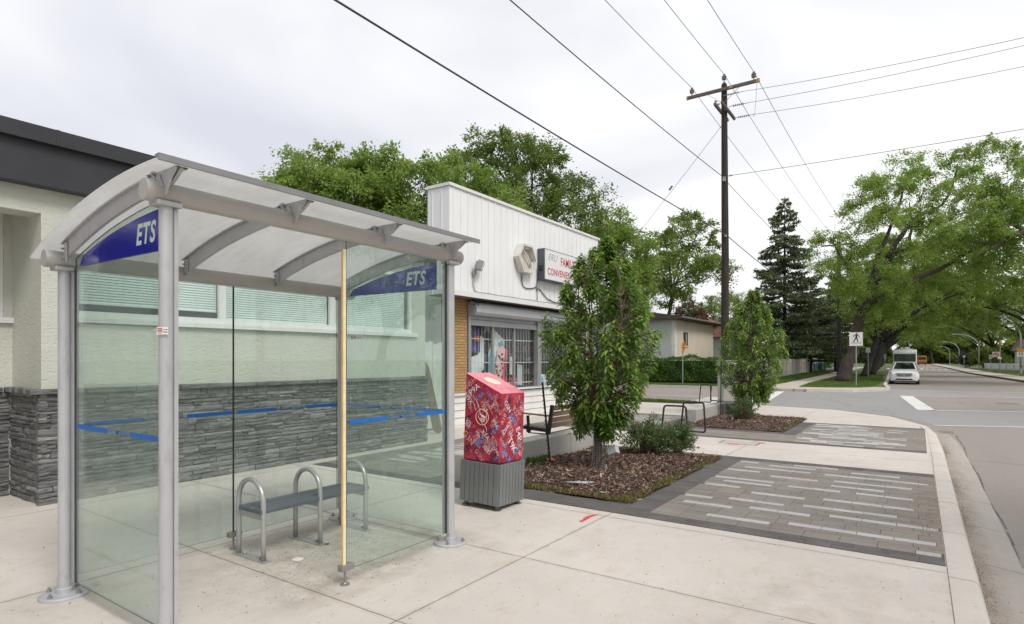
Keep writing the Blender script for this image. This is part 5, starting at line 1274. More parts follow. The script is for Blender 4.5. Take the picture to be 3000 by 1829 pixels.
# ================================================================ young trees and shrubs
leaf_mat('cherry_leaf', (.115, .205, .038), (.24, .355, .066), (.10, .19, .038), .42, 2.5, .33)
leaf_mat('cherry_tip', (.24, .37, .06), (.38, .43, .12), (.21, .35, .055), .35, 2.5, .4)
leaf_mat('shrub_leaf', (.085, .145, .045), (.155, .225, .08), (.10, .165, .055), .25, 6)
M('young_bark', (.105, .068, .048), .8, var=.25, vs=6, bump=.4, bs=40, stretch=(3, 3, 1)); M('twig_brown', (.13, .085, .05), .8, var=.3, vs=9)
def young_tree(label, base, H, prof, seed, nshoot, stems, leafL, tiprate):
    """prof: (height fraction of crown, half width) pairs"""
    rng = np.random.default_rng(seed); root = thing('young_tree', label, 'tree', base, 'young street trees'); B = np.array(base, float)
    z0, z1 = prof[0][0], prof[-1][0]; zz = [p[0] for p in prof]; ww = [p[1] for p in prof]
    tb = MB(); fork = .78; tb.tube([B + np.array(v) for v in ((0, 0, -.02), (.0, 0, .25), (-.01, .0, .5), (0.01, .0, fork))], [.085, .062, .058, .055], 12)
    SP, SD, SR = [], [], []; nodes = []
    for k in range(stems):
        a = 2 * math.pi * k / stems + rng.uniform(-.3, .3); top = z1 * rng.uniform(.72, .98) if k else z1 * .98; r_ = rng.uniform(.25, .75) * (0 if k == 0 else 1)
        w = np.interp(top * .8, zz, ww) * r_; e = B + np.array([w * math.cos(a), w * math.sin(a), top]); m_ = B + np.array([w * 1.15 * math.cos(a), w * 1.15 * math.sin(a), (fork + top) * .45])
        pth = bez(B + np.array([0, 0, fork - .04]), m_, e, 14); pth[1:-1] += rng.normal(size=(12, 3)) * .015
        tb.tube([tuple(p) for p in pth], list(np.linspace(.028, .004, 14)), 8); nodes += [(p) for p in pth[2:]]
    N = np.array(nodes); n = 0; LC = []
    for _ in range(4000):
        z = rng.uniform(z0, z1); w = np.interp(z, zz, ww); a = rng.uniform(0, 6.283); q = np.array([w * math.sqrt(rng.uniform(.25, 1)) * math.cos(a) * .9, w * math.sqrt(rng.uniform(.25, 1)) * math.sin(a) * .9, z])
        if all(np.sum(((q - p) / np.array([.30, .30, .42])) ** 2) > 1 for p in LC): LC.append(q)
    LC = np.array(LC)
    while n < nshoot:
        z = rng.uniform(z0, z1); w = np.interp(z, zz, ww); rr_ = w * math.sqrt(rng.uniform(.10, 1.15)); a = rng.uniform(0, 6.283)
        q = np.array([rr_ * math.cos(a), rr_ * math.sin(a), z]); lc = LC[np.argmin(np.sum((LC - q) ** 2 * np.array([1, 1, .6]), 1))]; q = q + (lc - q) * np.array([.42, .42, .3]) * (1.0 if z < 2.3 else 1.45)
        t = B + q + np.array(LAT) * (.03 * (z - .6)); d = np.linalg.norm(N - t, axis=1) + np.maximum(0, N[:, 2] - z + .15) * 2; j = int(np.argmin(d)); s = N[j]
        out = np.array([math.cos(a), math.sin(a), 0]); m_ = (s + t) / 2 + out * .12 * d[j] - np.array([0, 0, .1 * d[j]]); pth = bez(s, m_, t, 6)
        tb.tube([tuple(p) for p in pth], list(np.linspace(.009, .003, 6)), 5, caps=False)
        SP.append(t); dd = pth[-1] - pth[-2]; SD.append(dd / (np.linalg.norm(dd) + 1e-6) * .6 + np.array([0, 0, .75]) + out * .15); n += 1
    build(tb, 'trunk', MATS['young_bark'], root, smooth=True)
    LP, LA, LS, LM, LN = [], [], [], [], []
    for t, d in zip(SP, SD):
        d = d / np.linalg.norm(d); L_ = rng.uniform(.14, .34); k = int(rng.uniform(.7, 1.4) * L_ * 78); u = unit(np.cross(d, rng.normal(size=(1, 3))))[0]; v = np.cross(d, u)
        ph = rng.uniform(0, 6.28); tipm = rng.random() < tiprate
        for i in range(k):
            f_ = (i + .5) / k; a = ph + i * 2.4; radial = u * math.cos(a) + v * math.sin(a)
            LP.append(t - d * L_ * (1 - f_) * .9 + radial * .008); up_ = .55 if f_ > .9 else .05
            ax = radial * 1.0 + d * up_ + np.array([0, 0, -.36 * (1 - .6 * f_)]) + rng.normal(size=3) * .15
            LA.append(ax); LS.append(leafL * rng.uniform(.5, 1.35) * (.75 if f_ > .85 else 1)); LM.append(1 if (tipm and f_ > .62) else 0); LN.append(np.array([0, 0, 1.0]) + radial * .3 + rng.normal(size=3) * .25)
    P, A, S, M_, Nn = np.array(LP), unit(np.array(LA)), np.array(LS), np.array(LM), np.array(LN)
    side = unit(np.cross(A, Nn)); nr = unit(np.cross(side, A)); W = side * (S * .20)[:, None]; n = len(P)
    a1 = P + A * (S * .4)[:, None]; tip = P + A * S[:, None] - np.array([0, 0, 1.0]) * (S * .20)[:, None]; f_ = nr * (S * .07)[:, None]
    V = np.stack([P, a1 + W + f_, a1 - f_ * .3, a1 - W + f_, tip], 1).reshape(-1, 3); I = np.arange(n)[:, None] * 5
    F = np.concatenate([I + np.array([[0, 2, 4, 1]]), I + np.array([[0, 3, 4, 2]])]); mi = np.concatenate([M_, M_])
    mesh_np('crown', V, F, [MATS['cherry_leaf'], MATS['cherry_tip']], root, mi); return root
yt1 = young_tree('near young tree with dense drooping dark green leaves and a wire mesh trunk guard', (-4.02, 8.14, .06), 3.6, [(.66, .22), (.9, .50), (1.25, .80), (1.8, .96), (2.3, .96), (2.7, .82), (3.0, .60), (3.25, .36), (3.6, .04)], 5, 860, 9, .102, .5)
yt2 = young_tree('second young tree with yellowish leaf tips beside the utility cabinet and shrub', (-4.27, 19.1, .06), 4.0, [(.45, .35), (.8, .75), (1.3, 1.02), (1.9, 1.1), (2.5, 1.0), (3.0, .75), (3.5, .38), (3.95, .05)], 9, 560, 8, .125, .75)
M('guard_mesh', (.36, .36, .35), .5, .3)
g = MB(); bx, by = -4.02, 8.14
for k in range(14): a = 2 * math.pi * k / 14; g.tube([(bx + .115 * math.cos(a), by + .115 * math.sin(a), .03), (bx + .075 * math.cos(a), by + .075 * math.sin(a), .55)], .0022, 4, caps=False)
for z in np.linspace(.05, .55, 22): r_ = .115 - .04 * (z - .03) / .52; g.tube([(bx + r_ * math.cos(a), by + r_ * math.sin(a), z) for a in np.linspace(0, 6.283, 15)[:-1]], .0022, 4, closed=True)
o = build(g, 'trunk_guard', MATS['guard_mesh']); tag(o, 'grey wire mesh guard wrapped round the foot of the near young tree', 'tree guard')
g = MB(); c = Vector((-3.83, 8.24, .36)); a1 = (LAT * .75 + FWD * -.45 + Vector((0, 0, .35))).normalized(); a2 = Vector((-.2, .3, 1)).normalized(); a3 = a1.cross(a2).normalized(); a2 = a3.cross(a1)
ob = thing('outlet_box', 'white weatherproof outlet box tilted on the trunk of the near young tree', 'outlet box', c)
g.obox(c, a1 * .085, a2 * .065, a3 * .06); build(g, 'cover', M('box_white', (.52, .55, .56), .5), ob, bevel=.012)
g = MB(); g.obox(c - a1 * .06, a1 * .012, a2 * .07, a3 * .066); build(g, 'rim', M('box_rim', (.40, .42, .43), .5), ob, bevel=.004)
cable('cord', 'black cord looping down the near tree trunk to the mulch', [(-4.28, 8.05, .85), (-4.22, 8.04, .72), (-4.12, 8.04, .68), (-4.05, 8.07, .66)], .006, MATS['cable_black'])
cable('cord', 'dark hose running from the outlet box into the trunk guard', [(-3.85, 8.2, .33), (-3.93, 8.08, .25), (-3.97, 8.05, .12), (-4.0, 8.04, .04)], .012, MATS['cable_black'])
cable('cord', 'pale string hanging from the outlet box', [(-3.90, 8.17, .5), (-3.90, 8.15, .3), (-3.92, 8.14, .16)], .006, M('string_tan', (.42, .36, .24), .8))
def shrub(name, label, base, R_, H, n, seed, leafL, mat, dead=0.0, group=None, cat='shrub', lumps=6):
    rng = np.random.default_rng(seed); root = thing(name, label, cat, base, group); B = np.array(base, float); tb = MB(); P, A, S = [], [], []
    cs = [(rng.uniform(-.5, .5) * R_, rng.uniform(-.5, .5) * R_, rng.uniform(.65, 1.0)) for _ in range(lumps)]
    ns = max(40, n // 38)
    for k in range(ns):
        cx, cy, hh = cs[rng.integers(lumps)]; a = rng.uniform(0, 6.28); el = rng.uniform(.25, 1.45); l_ = rng.uniform(.75, 1.05)
        e = B + np.array([cx + R_ * .6 * l_ * math.cos(a) * math.cos(el), cy + R_ * .6 * l_ * math.sin(a) * math.cos(el), H * hh * l_ * math.sin(el) + .03]); s = B + np.array([cx * .3, cy * .3, 0]); m_ = (s + e) / 2 + np.array([0, 0, .1 * H])
        pth = bez(s, m_, e, 7); tb.tube([tuple(p) for p in pth], list(np.linspace(.006, .0022, 7)), 4, caps=False)
        if rng.random() < dead: continue
        cnt = n // ns; t = rng.uniform(.35, 1.0, cnt) ** .7; i0 = np.minimum((t * 6).astype(int), 5); fr = (t * 6 - i0)[:, None]; pp = pth[i0] * (1 - fr) + pth[np.minimum(i0 + 1, 6)] * fr
        P.append(pp + rng.normal(size=(cnt, 3)) * .018); dd = unit((pth[-1] - pth[-3])[None])[0]; A.append(dd * .7 + rng.normal(size=(cnt, 3)) * .7); S.append(leafL * rng.uniform(.6, 1.3, cnt))
    build(tb, 'stems', MATS['twig_brown'], root); V, F = leaves(np.vstack(P), np.vstack(A), np.concatenate(S), .38, rng); mesh_np('foliage', V, F, MATS[mat], root); return root
shrub('low_shrub', 'spreading green shrub with reddish bare twigs at the foot of the near tree', (-3.98, 9.75, .05), .78, .74, 9500, 41, .05, 'shrub_leaf', .35, 'shrubs in the mulch beds')
shrub('low_shrub', 'smaller grey green shrub right of the spreading one, nearest the bike racks', (-3.55, 10.2, .05), .55, .62, 4200, 45, .045, 'shrub_leaf', .2, 'shrubs in the mulch beds')
shrub('low_shrub', 'rounded shrub with brown dead stems at the foot of the second young tree', (-3.98, 16.75, .05), .58, .74, 5200, 42, .05, 'shrub_leaf', .4, 'shrubs in the mulch beds')

# ================================================================ utility poles and wires
M('pole_wood', (.022, .017, .015), .85, var=.3, vs=3, bump=.5, bs=30, stretch=(5, 5, .4), col2=(.045, .032, .026)); M('arm_wood', (.12, .10, .085), .85, var=.3, vs=4, stretch=(1, 1, 1)); M('insulator', (.20, .20, .205), .4); M('pole_yellow', (.40, .25, .05), .6)
PX, PY = -6.62, 25.2
up_ = thing('utility_pole', 'tall dark wooden utility pole with crossarms beside the second young tree', 'utility pole', (PX, PY, 0), 'wooden utility poles')
g = MB(); g.tube([(PX - .02, PY, 0), (PX, PY, 6), (PX - .04, PY, 13.15)], [.165, .15, .115], 16); g.tube([(PX - .04, PY, 13.15), (PX - .04, PY, 13.25)], [.115, .07], 16); build(g, 'pole', MATS['pole_wood'], up_, smooth=True, auto=40)
AD = Vector((1, 0, 0)); Z = Vector((0, 0, 1)); pc = Vector((PX - .04, PY - .15, 12.93)); A0, A1 = pc - AD * 1.52, pc + AD * 1.42
g = MB(); g.bar(A0, A1, .10, .13); arm = build(g, 'crossarm', MATS['arm_wood'], up_, bevel=.01)
g = MB(); g.bar(A0 - AD * .005, A0 + AD * .05, .106, .136); g.bar(A1 - AD * .12, A1 + AD * .005, .106, .136); g.obox(pc + AD * .32 - Vector((0, .055, 0)), AD * .07, Vector((0, .003, 0)), Z * .05); build(g, 'yellow_marker', MATS['pole_yellow'], arm)
g = MB()
for s in (-1, 1): g.bar(pc + AD * s * .62 - Z * .08, Vector((PX - .04, PY - .10, 12.35)), .03, .008)
build(g, 'brace', MATS['cable_grey'], up_)
IP = []
for q in (A0 + AD * .22, Vector((PX - .04, PY, 13.30)), A1 - AD * .22):
    b_ = q + Z * (.065 if q.z < 13.2 else -.02); g = MB(); g.lathe(tuple(b_), [(.02, 0), (.02, .10), (.085, .11), (.10, .16), (.05, .18), (.09, .20), (.10, .24), (.05, .27), (.06, .31), (.03, .34)], 14); build(g, 'insulator', MATS['insulator'], up_, smooth=True, auto=35); IP.append(b_ + Z * .33)
# double dead-end arms running along the street for the side lines
for dx, yo in ((-.15, 0), (.13, 0)):
    g = MB(); a, b_ = Vector((PX + dx, PY - 1.0, 12.05)), Vector((PX + dx, PY + 1.0, 12.05)); g.bar(a, b_, .09, .12); build(g, 'side_arm', MATS['arm_wood'], up_, bevel=.01)
SIDE = []
for yo in (-.88, -.05, .82):
    p = Vector((PX + .16, PY + yo, {-.88: 12.35, -.05: 12.2, .82: 12.02}[yo])); q = p + Vector((.75, .02, -.02)); g = MB(); g.tube([p, q], .012, 6)
    for k in range(6): c = p.lerp(q, .25 + .1 * k); g.tube([c - AD * .012, c + AD * .012], .045, 10)
    build(g, 'strain_insulator', MATS['insulator'], up_); SIDE.append(q)
for yo in (-.8, -.45): g = MB(); g.lathe((PX - .15, PY + yo, 12.12), [(.015, 0), (.015, .08), (.06, .09), (.07, .13), (.03, .17)], 10); build(g, 'pin_insulator', M('porcelain', (.55, .55, .54), .3), up_)
g = MB(); g.obox((PX, PY - .17, 9.2), (.05, 0, 0), (0, .05, 0), (0, 0, .09)); g.tube([(PX + .14, PY, 9.35), (PX + .3, PY, 9.35)], .03); g.obox((PX + .06, PY - .16, 6.85), (.03, 0, 0), (0, .06, 0), (0, 0, .05)); build(g, 'cable_clamp', MATS['cable_grey'], up_)
fp = thing('utility_pole', 'dark far utility pole standing behind the big leaning elm trunk', 'utility pole', (-6.05, 62, 0), 'wooden utility poles')
g = MB(); g.tube([(-6.05, 62, 0), (-6.05, 62, 12.6)], [.2, .15], 12); build(g, 'pole', M('pole_dark', (.028, .024, .022), .9), fp, smooth=True, auto=40)
g = MB(); g.bar((-7.5, 61.8, 12.3), (-4.6, 61.8, 12.3), .1, .13); build(g, 'crossarm', MATS['arm_wood'], fp)
M('wire_dark', (.055, .055, .06), .6)
def wire(label, p, q, sag, r, n=24, mat='wire_dark'):
    p, q = Vector(p), Vector(q); pts = [p.lerp(q, t) - Z * (4 * sag * t * (1 - t)) for t in np.linspace(0, 1, n)]
    g = MB(); g.tube(pts, r, 6); return tag(build(g, 'power_line', MATS[mat], smooth=True), label, 'overhead wire', 'overhead wires')
NPY = PY - 46
for ip, xo, la, lb in zip(IP, (-1.5, 0, 1.45), ('left', 'middle', 'right'), ('left', 'middle', 'right')):
    wire(f'near overhead wire reaching the {la} insulator of the crossarm', (PX + xo, NPY, 13.3), ip, .75, .0105)
    wire(f'wire running on from the {lb} insulator towards the far elms', ip, (-6.05 + xo, 62, 12.6), .55, .011)
wire('dark cable ending at the clamp halfway up the utility pole', (PX - .1, NPY, 9.55), (PX, PY - .2, 9.25), .55, .0135)
wire('wire running on from the clamp halfway up the pole into the spruce', (PX, PY + .1, 9.2), (-6.05, 62, 8.7), .5, .012)
wire('lowest thick cable passing in front of the utility pole from above the shelter', (PX + .25, NPY, 7.0), (PX + .08, PY - .2, 6.88), .35, .016)
wire('continuation of the lowest thick cable beyond the pole', (PX + .08, PY - .1, 6.88), (-6.05, 62, 6.2), .5, .018)
for q, z2, y2, nm in zip(SIDE, (12.01, 12.40, 11.83), (24.3, 25.2, 26.0), ('highest', 'middle', 'lowest')): wire(f'{nm} of the three side wires leaving the pole top to the right', q, (12.5, y2, z2), .35, .008)
wire('single wire leaving the pole clamp to the right above the big elm', (PX + .3, PY, 9.35), (22, 25.4, 9.9), .32, .010)
wire('thin guy wire slanting down left from the pole top behind the store', (PX - .05, PY, 11.6), (-15.2, 25.4, 2.6), .12, .008)
g = MB(); g.tube([(-8.9, 25.29, 9.36), (-9.05, 25.3, 9.20)], .045, 8); tag(build(g, 'guy_insulator', MATS['insulator']), 'small strain insulator on the guy wire above the store roof', 'insulator')
for (a, b_) in ((0, 1),):
    wire('thin jumper wire drooping from the crossarm to the side insulator', A1 + Z * .0 - AD * .1, SIDE[2], .55, .006)
# ================================================================ signs and lamps
M('galv', (.33, .34, .345), .5, .5, var=.08); M('galv_pale', (.34, .36, .36), .45, .3, var=.06); M('sign_black', (.02, .02, .02), .6); M('sign_orange', (.62, .225, .015), .5, var=.05); M('sign_back', (.38, .385, .38), .5, .3)
ps = thing('pedestrian_sign', 'white square crosswalk sign with black walking figure in front of the big elm', 'sign', (-3.32, 44.04, 0))
g = MB(); g.tube([(-3.32, 44.06, 0), (-3.32, 44.06, 3.45)], .035, 8); build(g, 'post', MATS['galv'], ps)
g = MB(); g.box(-3.70, -2.95, 44.0, 44.015, 2.60, 3.48); pl = build(g, 'plate', MATS['paper_white'], ps)
g = MB(); cx, cz, k = -3.315, 3.08, .40
def F2(pts): return [(cx + x * k, 43.998, cz + z * k) for x, z in pts]
g.prism(F2([(.10 + .11 * math.cos(a), .82 + .11 * math.sin(a)) for a in np.linspace(0, 6.28, 13)[:-1]]), (0, -.003, 0))
for poly in ([(-.12, .66), (.14, .68), (.16, .2), (-.06, .05), (-.12, .2)], [(.10, .66), (.16, .68), (.48, .30), (.40, .24), (.12, .52)], [(-.10, .66), (-.38, .52), (-.42, .22), (-.33, .22), (-.30, .46), (-.08, .54)], [(-.10, .15), (.06, .10), (-.32, -.58), (-.46, -.52)], [(-.02, .12), (.14, .18), (.32, -.52), (.18, -.56)]): g.prism(F2(poly), (0, -.003, 0))
g.prism(F2([(-.72, -.76), (.72, -.76), (.72, -.69), (-.72, -.69)]), (0, -.003, 0)); build(g, 'walking_figure', MATS['sign_black'], pl)
g = MB(); g.box(-3.705, -2.945, 44.016, 44.022, 2.595, 3.485); build(g, 'rim', MATS['galv'], pl)
def small_sign(label, x, y, z0, z1, w):
    t = thing('parking_sign', label, 'sign', (x, y, 0), 'small signs along the boulevard'); g = MB(); g.tube([(x, y, 0), (x, y, z1)], .03, 6); build(g, 'post', MATS['galv'], t)
    g = MB(); g.box(x - w / 2, x + w / 2, y - .045, y - .035, z0, z1); build(g, 'plate', M('plate_pale', (.46, .47, .46), .5), t)
    g = MB(); g.box(x - w * .12, x + w * .12, y - .048, y - .045, z0 + .05, z1 - .05); build(g, 'mark', MATS['sign_back'], t)
small_sign('small pale sign on a thin post between the first two elm trunks', -3.55, 59, 2.3, 2.72, .32)
small_sign('narrow small sign on a thin post further back beside the white car', -3.5, 89.0, 1.75, 2.4, .22)
small_sign('small white sign on a white post by the east pavement', 7.9, 100.9, 1.75, 2.35, .36)
small_sign('small far sign on the east side beside the second lamp post', 7.6, 150, 2.0, 2.5, .4)
ne = thing('no_exit_sign', 'orange diamond no exit sign on a thin post in front of the hedge', 'sign', (-13.15, 39.5, 0))
g = MB(); g.tube([(-13.18, 39.5, 0), (-13.18, 39.5, 2.9)], .032, 8); build(g, 'post', MATS['galv'], ne)
g = MB(); g.prism([(-13.13, 39.5, 3.06), (-13.13, 39.04, 2.6), (-13.13, 39.5, 2.14), (-13.13, 39.96, 2.6)], (.012, 0, 0)); pl = build(g, 'plate', MATS['sign_orange'], ne)
g = MB(); g.text('NO', (-13.115, 39.5, 2.72), (0, 1, 0), (0, 0, 1), .26, off=.012); build(g, 'lettering', MATS['sign_black'], pl); g = MB(); g.text('EXIT', (-13.115, 39.5, 2.47), (0, 1, 0), (0, 0, 1), .24, off=.012); build(g, 'lettering', MATS['sign_black'], pl)
nl = thing('no_turn_sign', 'white no left turn sign with red ring on a post topped by an orange flag', 'sign', (8.73, 100.14, 0))
g = MB(); g.tube([(8.85, 100.2, 0), (8.85, 100.2, 3.75)], .06, 8); build(g, 'post', MATS['galv'], nl)
g = MB(); g.box(8.05, 8.80, 100.08, 100.1, 1.98, 2.68); g.box(8.55, 9.0, 100.06, 100.075, 1.75, 2.0); pl = build(g, 'plate', MATS['paper_white'], nl)
g = MB(); c = (8.42, 2.33); g.tube([(c[0] + .28 * math.cos(a), 100.06, c[1] + .28 * math.sin(a)) for a in np.linspace(0, 6.283, 25)[:-1]], .035, 5, closed=True); g.bar((c[0] - .19, 100.05, c[1] + .19), (c[0] + .19, 100.05, c[1] - .19), .02, .05); build(g, 'ring', MATS['letter_red'], pl)
g = MB(); g.bar((c[0] + .09, 100.055, c[1] - .15), (c[0] + .09, 100.055, c[1] + .05), .02, .06); g.bar((c[0] + .11, 100.055, c[1] + .06), (c[0] - .06, 100.055, c[1] + .06), .02, .06); g.prism([(c[0] - .16, 100.06, c[1] + .06), (c[0] - .04, 100.06, c[1] + .15), (c[0] - .04, 100.06, c[1] - .03)], (0, -.01, 0)); build(g, 'arrow', MATS['sign_black'], pl)
g = MB(); g.prism([(8.72, 100.2, 3.6), (9.0, 100.2, 3.6), (9.05, 100.2, 4.1), (8.9, 100.2, 3.95), (8.68, 100.2, 4.15)], (0, .03, 0)); build(g, 'flag', M('flag_orange', (.62, .2, .03), .6), nl)
def lamp(label, x, y, H, reach, lum=True):
    t = thing('street_lamp', label, 'street lamp', (x, y, 0), 'arched street lamps on the east side'); g = MB(); hs = H * .62
    pts = [(x, y, 0), (x, y, hs)] + [(x - reach * (1 - math.cos(a)), y, hs + (H - hs) * math.sin(a)) for a in np.linspace(.15, math.pi / 2, 10)]
    g.tube(pts, [.11, .085] + list(np.linspace(.075, .05, 10)), 10); build(g, 'arm_pole', MATS['galv_pale'], t, smooth=True)
    g = MB(); g.obox((x - reach - .25, y, H), (.38, 0, 0), (0, .13, 0), (0, 0, .05)); build(g, 'lamp_head', M('lamp_pale', (.5, .5, .5), .4), t, bevel=.02)
    g = MB(); g.lathe((x, y, 0), [(.2, 0), (.2, .04), (.16, .06), (.16, .5), (.12, .55)], 10); build(g, 'base', MATS['galv'], t)
    return t
l0 = lamp('nearest arched street lamp carrying the school zone 30 sign', 10.2, 93.8, 7.1, 2.9)
lamp('second arched street lamp rising from the lawn by the white fence', 8.4, 126.3, 6.0, 3.0)
lamp('third arched street lamp further up the street', 7.4, 163.6, 5.6, 2.4)
lamp('farthest arched street lamp where the street ends in trees', 7.0, 199, 5.2, 1.8)
zs = thing('school_zone_sign', 'orange and white school zone sign reading 30 on the nearest lamp post', 'sign', (10.2, 93.6, 2))
g = MB(); g.box(9.82, 10.55, 93.58, 93.6, 2.60, 3.02); build(g, 'orange_plate', MATS['sign_orange'], zs)
g = MB(); g.box(9.84, 10.53, 93.58, 93.6, 2.06, 2.58); build(g, 'white_plate', MATS['paper_white'], zs)
g = MB(); g.text('30', (10.18, 93.575, 2.34), (1, 0, 0), (0, 0, 1), .5, off=.02); build(g, 'lettering', MATS['sign_black'], zs)

# ================================================================ fences, hedge, houses
M('fence_grey', (.64, .60, .55), .85, var=.3, vs=1.5, isl=.35, stretch=(2, 2, .3)); M('fence_white', (.60, .61, .61), .6, var=.08, isl=.1); M('fence_teal', (.10, .20, .21), .8, var=.3, isl=.5)
def fence(name, label, p, q, z0, z1, mat, pitch, gap, jit, seed, post=2.4):
    r = random.Random(seed); t = thing(name, label, 'fence', (*p, 0)); d = Vector((q[0] - p[0], q[1] - p[1], 0)); L_ = d.length; d.normalize(); nn = Vector((-d.y, d.x, 0)); g = MB(); s = 0
    while s < L_:
        c = Vector((*p, 0)) + d * (s + pitch / 2) + Vector((0, 0, (z0 + z1) / 2 + r.uniform(-jit, jit))); g.obox(c + nn * r.uniform(-.008, .008), d * (pitch - gap) / 2, nn * .011, (0, 0, (z1 - z0) / 2)); s += pitch
    build(g, 'boards', MATS[mat], t); g = MB(); s = 0
    while s <= L_ + .01:
        c = Vector((*p, 0)) + d * s - nn * .07; g.obox(c + Vector((0, 0, (z1 + .06) / 2)), d * .05, nn * .05, (0, 0, (z1 + .06) / 2)); s += post
    build(g, 'posts', MATS[mat], t); g = MB()
    for z in (z0 + .25, z1 - .25): g.obox(Vector((*p, z)) + d * L_ / 2 - nn * .035, d * L_ / 2, nn * .02, (0, 0, .045))
    build(g, 'rails', MATS[mat], t); return t
fence('board_fence', 'weathered grey board fence along the far walk', (-9.75, 46), (-11.2, 84), .05, 1.72, 'fence_grey', .16, .012, .03, 1)
fence('picket_fence', 'white and teal picket fence beyond the weathered board fence', (-11.2, 84.3), (-11.9, 102), .9, 1.85, 'fence_white', .3, .06, .03, 2)
fence('picket_fence', 'low teal slatted panels in front of the white pickets', (-11.05, 84.3), (-11.75, 102), .05, 1.15, 'fence_teal', .3, .05, .02, 3)
fence('vinyl_fence', 'plain white vinyl fence at the far end of the walk', (-11.95, 102.3), (-11.6, 135), .05, 1.45, 'fence_white', .5, .004, .0, 4)
fence('picket_fence', 'low white fence on the east lawn behind the lamp', (9.2, 126), (13.4, 112), .05, 1.05, 'fence_white', .3, .03, .01, 5)
fence('lattice_fence', 'taller white lattice fence beside the low white fence on the east lawn', (13.4, 106), (16.2, 104), .05, 2.3, 'fence_white', .22, .09, .01, 6)
leaf_mat('hedge_leaf', (.05, .115, .022), (.11, .21, .04), (.12, .23, .042), .2, .9)
hg = thing('hedge', 'clipped dark green hedge in front of the beige house', 'hedge', (-17, 42.9, 0))
rng = np.random.default_rng(77); n = 26000; x = rng.uniform(-26, -11.2, n); f_ = rng.random(n)
top = 1.78 + .10 * np.sin(x * 1.7) + .08 * np.sin(x * 4.1 + 1); z = np.where(f_ < .68, rng.uniform(.08, 1, n) * top, top + rng.normal(0, .05, n)); y = np.where(f_ < .68, 42.35 + rng.normal(0, .09, n) + .10 * np.sin(z * 5 + x * 3), rng.uniform(42.35, 43.6, n))
endm = rng.random(n) < .05; x = np.where(endm, -11.2 + rng.normal(0, .06, n), x); y = np.where(endm, rng.uniform(42.35, 43.6, n), y)
A = np.stack([rng.normal(size=n) * .8, -np.abs(rng.normal(size=n)) * .6, np.abs(rng.normal(size=n)) * .8], 1); V, F = leaves(np.stack([x, y, z], 1), A, rng.uniform(.07, .15, n), .5, rng); mesh_np('foliage', V, F, MATS['hedge_leaf'], hg)
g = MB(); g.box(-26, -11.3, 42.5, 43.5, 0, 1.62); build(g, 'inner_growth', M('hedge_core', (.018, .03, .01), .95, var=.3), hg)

M('siding_grey', (.46, .49, .47), .7, var=.06); M('siding_white', (.60, .61, .61), .6, var=.06); M('roof_brown', (.055, .042, .036), .8, var=.2); M('roof_red', (.20, .075, .060), .9, var=.2, vs=2, bump=.5, bs=12); M('roof_shingle', (.17, .105, .085), .9, var=.2, vs=2, bump=.4, bs=12)
glass_mat('far_glass', (.25, .28, .29), .03, 1.5)
hs = thing('beige_house', 'beige stucco house with grey siding end and dark eave behind the hedge', 'house', (-16, 46, 0))
HX, HY0, HY1, HE = -16.0, 46.0, 56.7, 4.92
g = MB(); g.box(-25, HX, HY0, HY1, 0, HE); build(g, 'wall', MATS['house_stucco'], hs)
g = MB()
for k in range(22): g.prism([(-25, HY0 - .02, .1 + .22 * k), (-25, HY0 - .045, .1 + .22 * k), (-25, HY0 - .02, .32 + .22 * k)], (25 + HX, 0, 0))
g.box(-22, HX - .02, HY0 - .012, HY0, 0, HE); build(g, 'siding', MATS['siding_grey'], hs)
g = MB(); g.box(HX - .25, HX + .02, HY0 - .05, HY0 + .45, 0, HE - .1); build(g, 'corner_trim', M('chipped_white', (.62, .61, .57), .7, var=.2, vs=6, dirt=.5), hs)
g = MB(); r0, r1 = 45.3, 58.6
g.prism([(HX + .75, r0, HE - .02), (HX + .75, r0, HE + .20), (-21, r0, HE + 1.15), (-27, r0, HE + .2), (-27, r0, HE - .02)], (0, r1 - r0, 0)); build(g, 'roof', MATS['roof_brown'], hs)
g = MB(); g.tube([(HX + .80, 45.4, HE + .12), (HX + .80, r1, HE + .12)], .08, 8); build(g, 'gutter', MATS['soffit_brown'], hs)
for yc, zc in ((48.6, 3.35),):
    g = MB(); g.box(HX, HX + .06, yc - .48, yc + .48, zc - .62, zc + .62); w = build(g, 'window', M('frame_brown', (.06, .045, .04), .6), hs); g = MB(); g.box(HX + .045, HX + .065, yc - .38, yc + .38, zc - .52, zc + .52); build(g, 'pane', MATS['far_glass'], w); g = MB(); g.box(HX + .06, HX + .075, yc - .05, yc + .05, zc - .5, zc + .5); g.box(HX + .06, HX + .075, yc - .4, yc + .4, zc - .58, zc - .50); build(g, 'sash', MATS['white_vinyl'], w)
h2 = thing('red_roof_house', 'pale sided house with dark red shingle roof behind the beige house', 'house', (-19, 68, 0))
g = MB(); g.box(-27, -16.8, 67, 78, 0, 4.2); build(g, 'wall', MATS['siding_grey'], h2)
g = MB(); e, zr = .7, 7.0; p = [(-27 - e, 67 - e, 4.2), (-16.8 + e, 67 - e, 4.2), (-16.8 + e, 78 + e, 4.2), (-27 - e, 78 + e, 4.2), (-22, 70.5, zr), (-22, 75, zr)]
g.add(p, [(0, 1, 4), (1, 2, 5, 4), (2, 3, 5), (3, 0, 4, 5), (3, 2, 1, 0)]); build(g, 'roof', MATS['roof_red'], h2)
g = MB(); g.box(-24.1, -23.5, 69.6, 70.2, 5.5, 7.8); build(g, 'chimney', M('chimney_grey', (.22, .19, .17), .9), h2)
g = MB(); g.tube([(-19.6, 71, 5.2), (-19.6, 71, 6.9)], .16, 8); build(g, 'vent_pipe', MATS['galv'], h2)
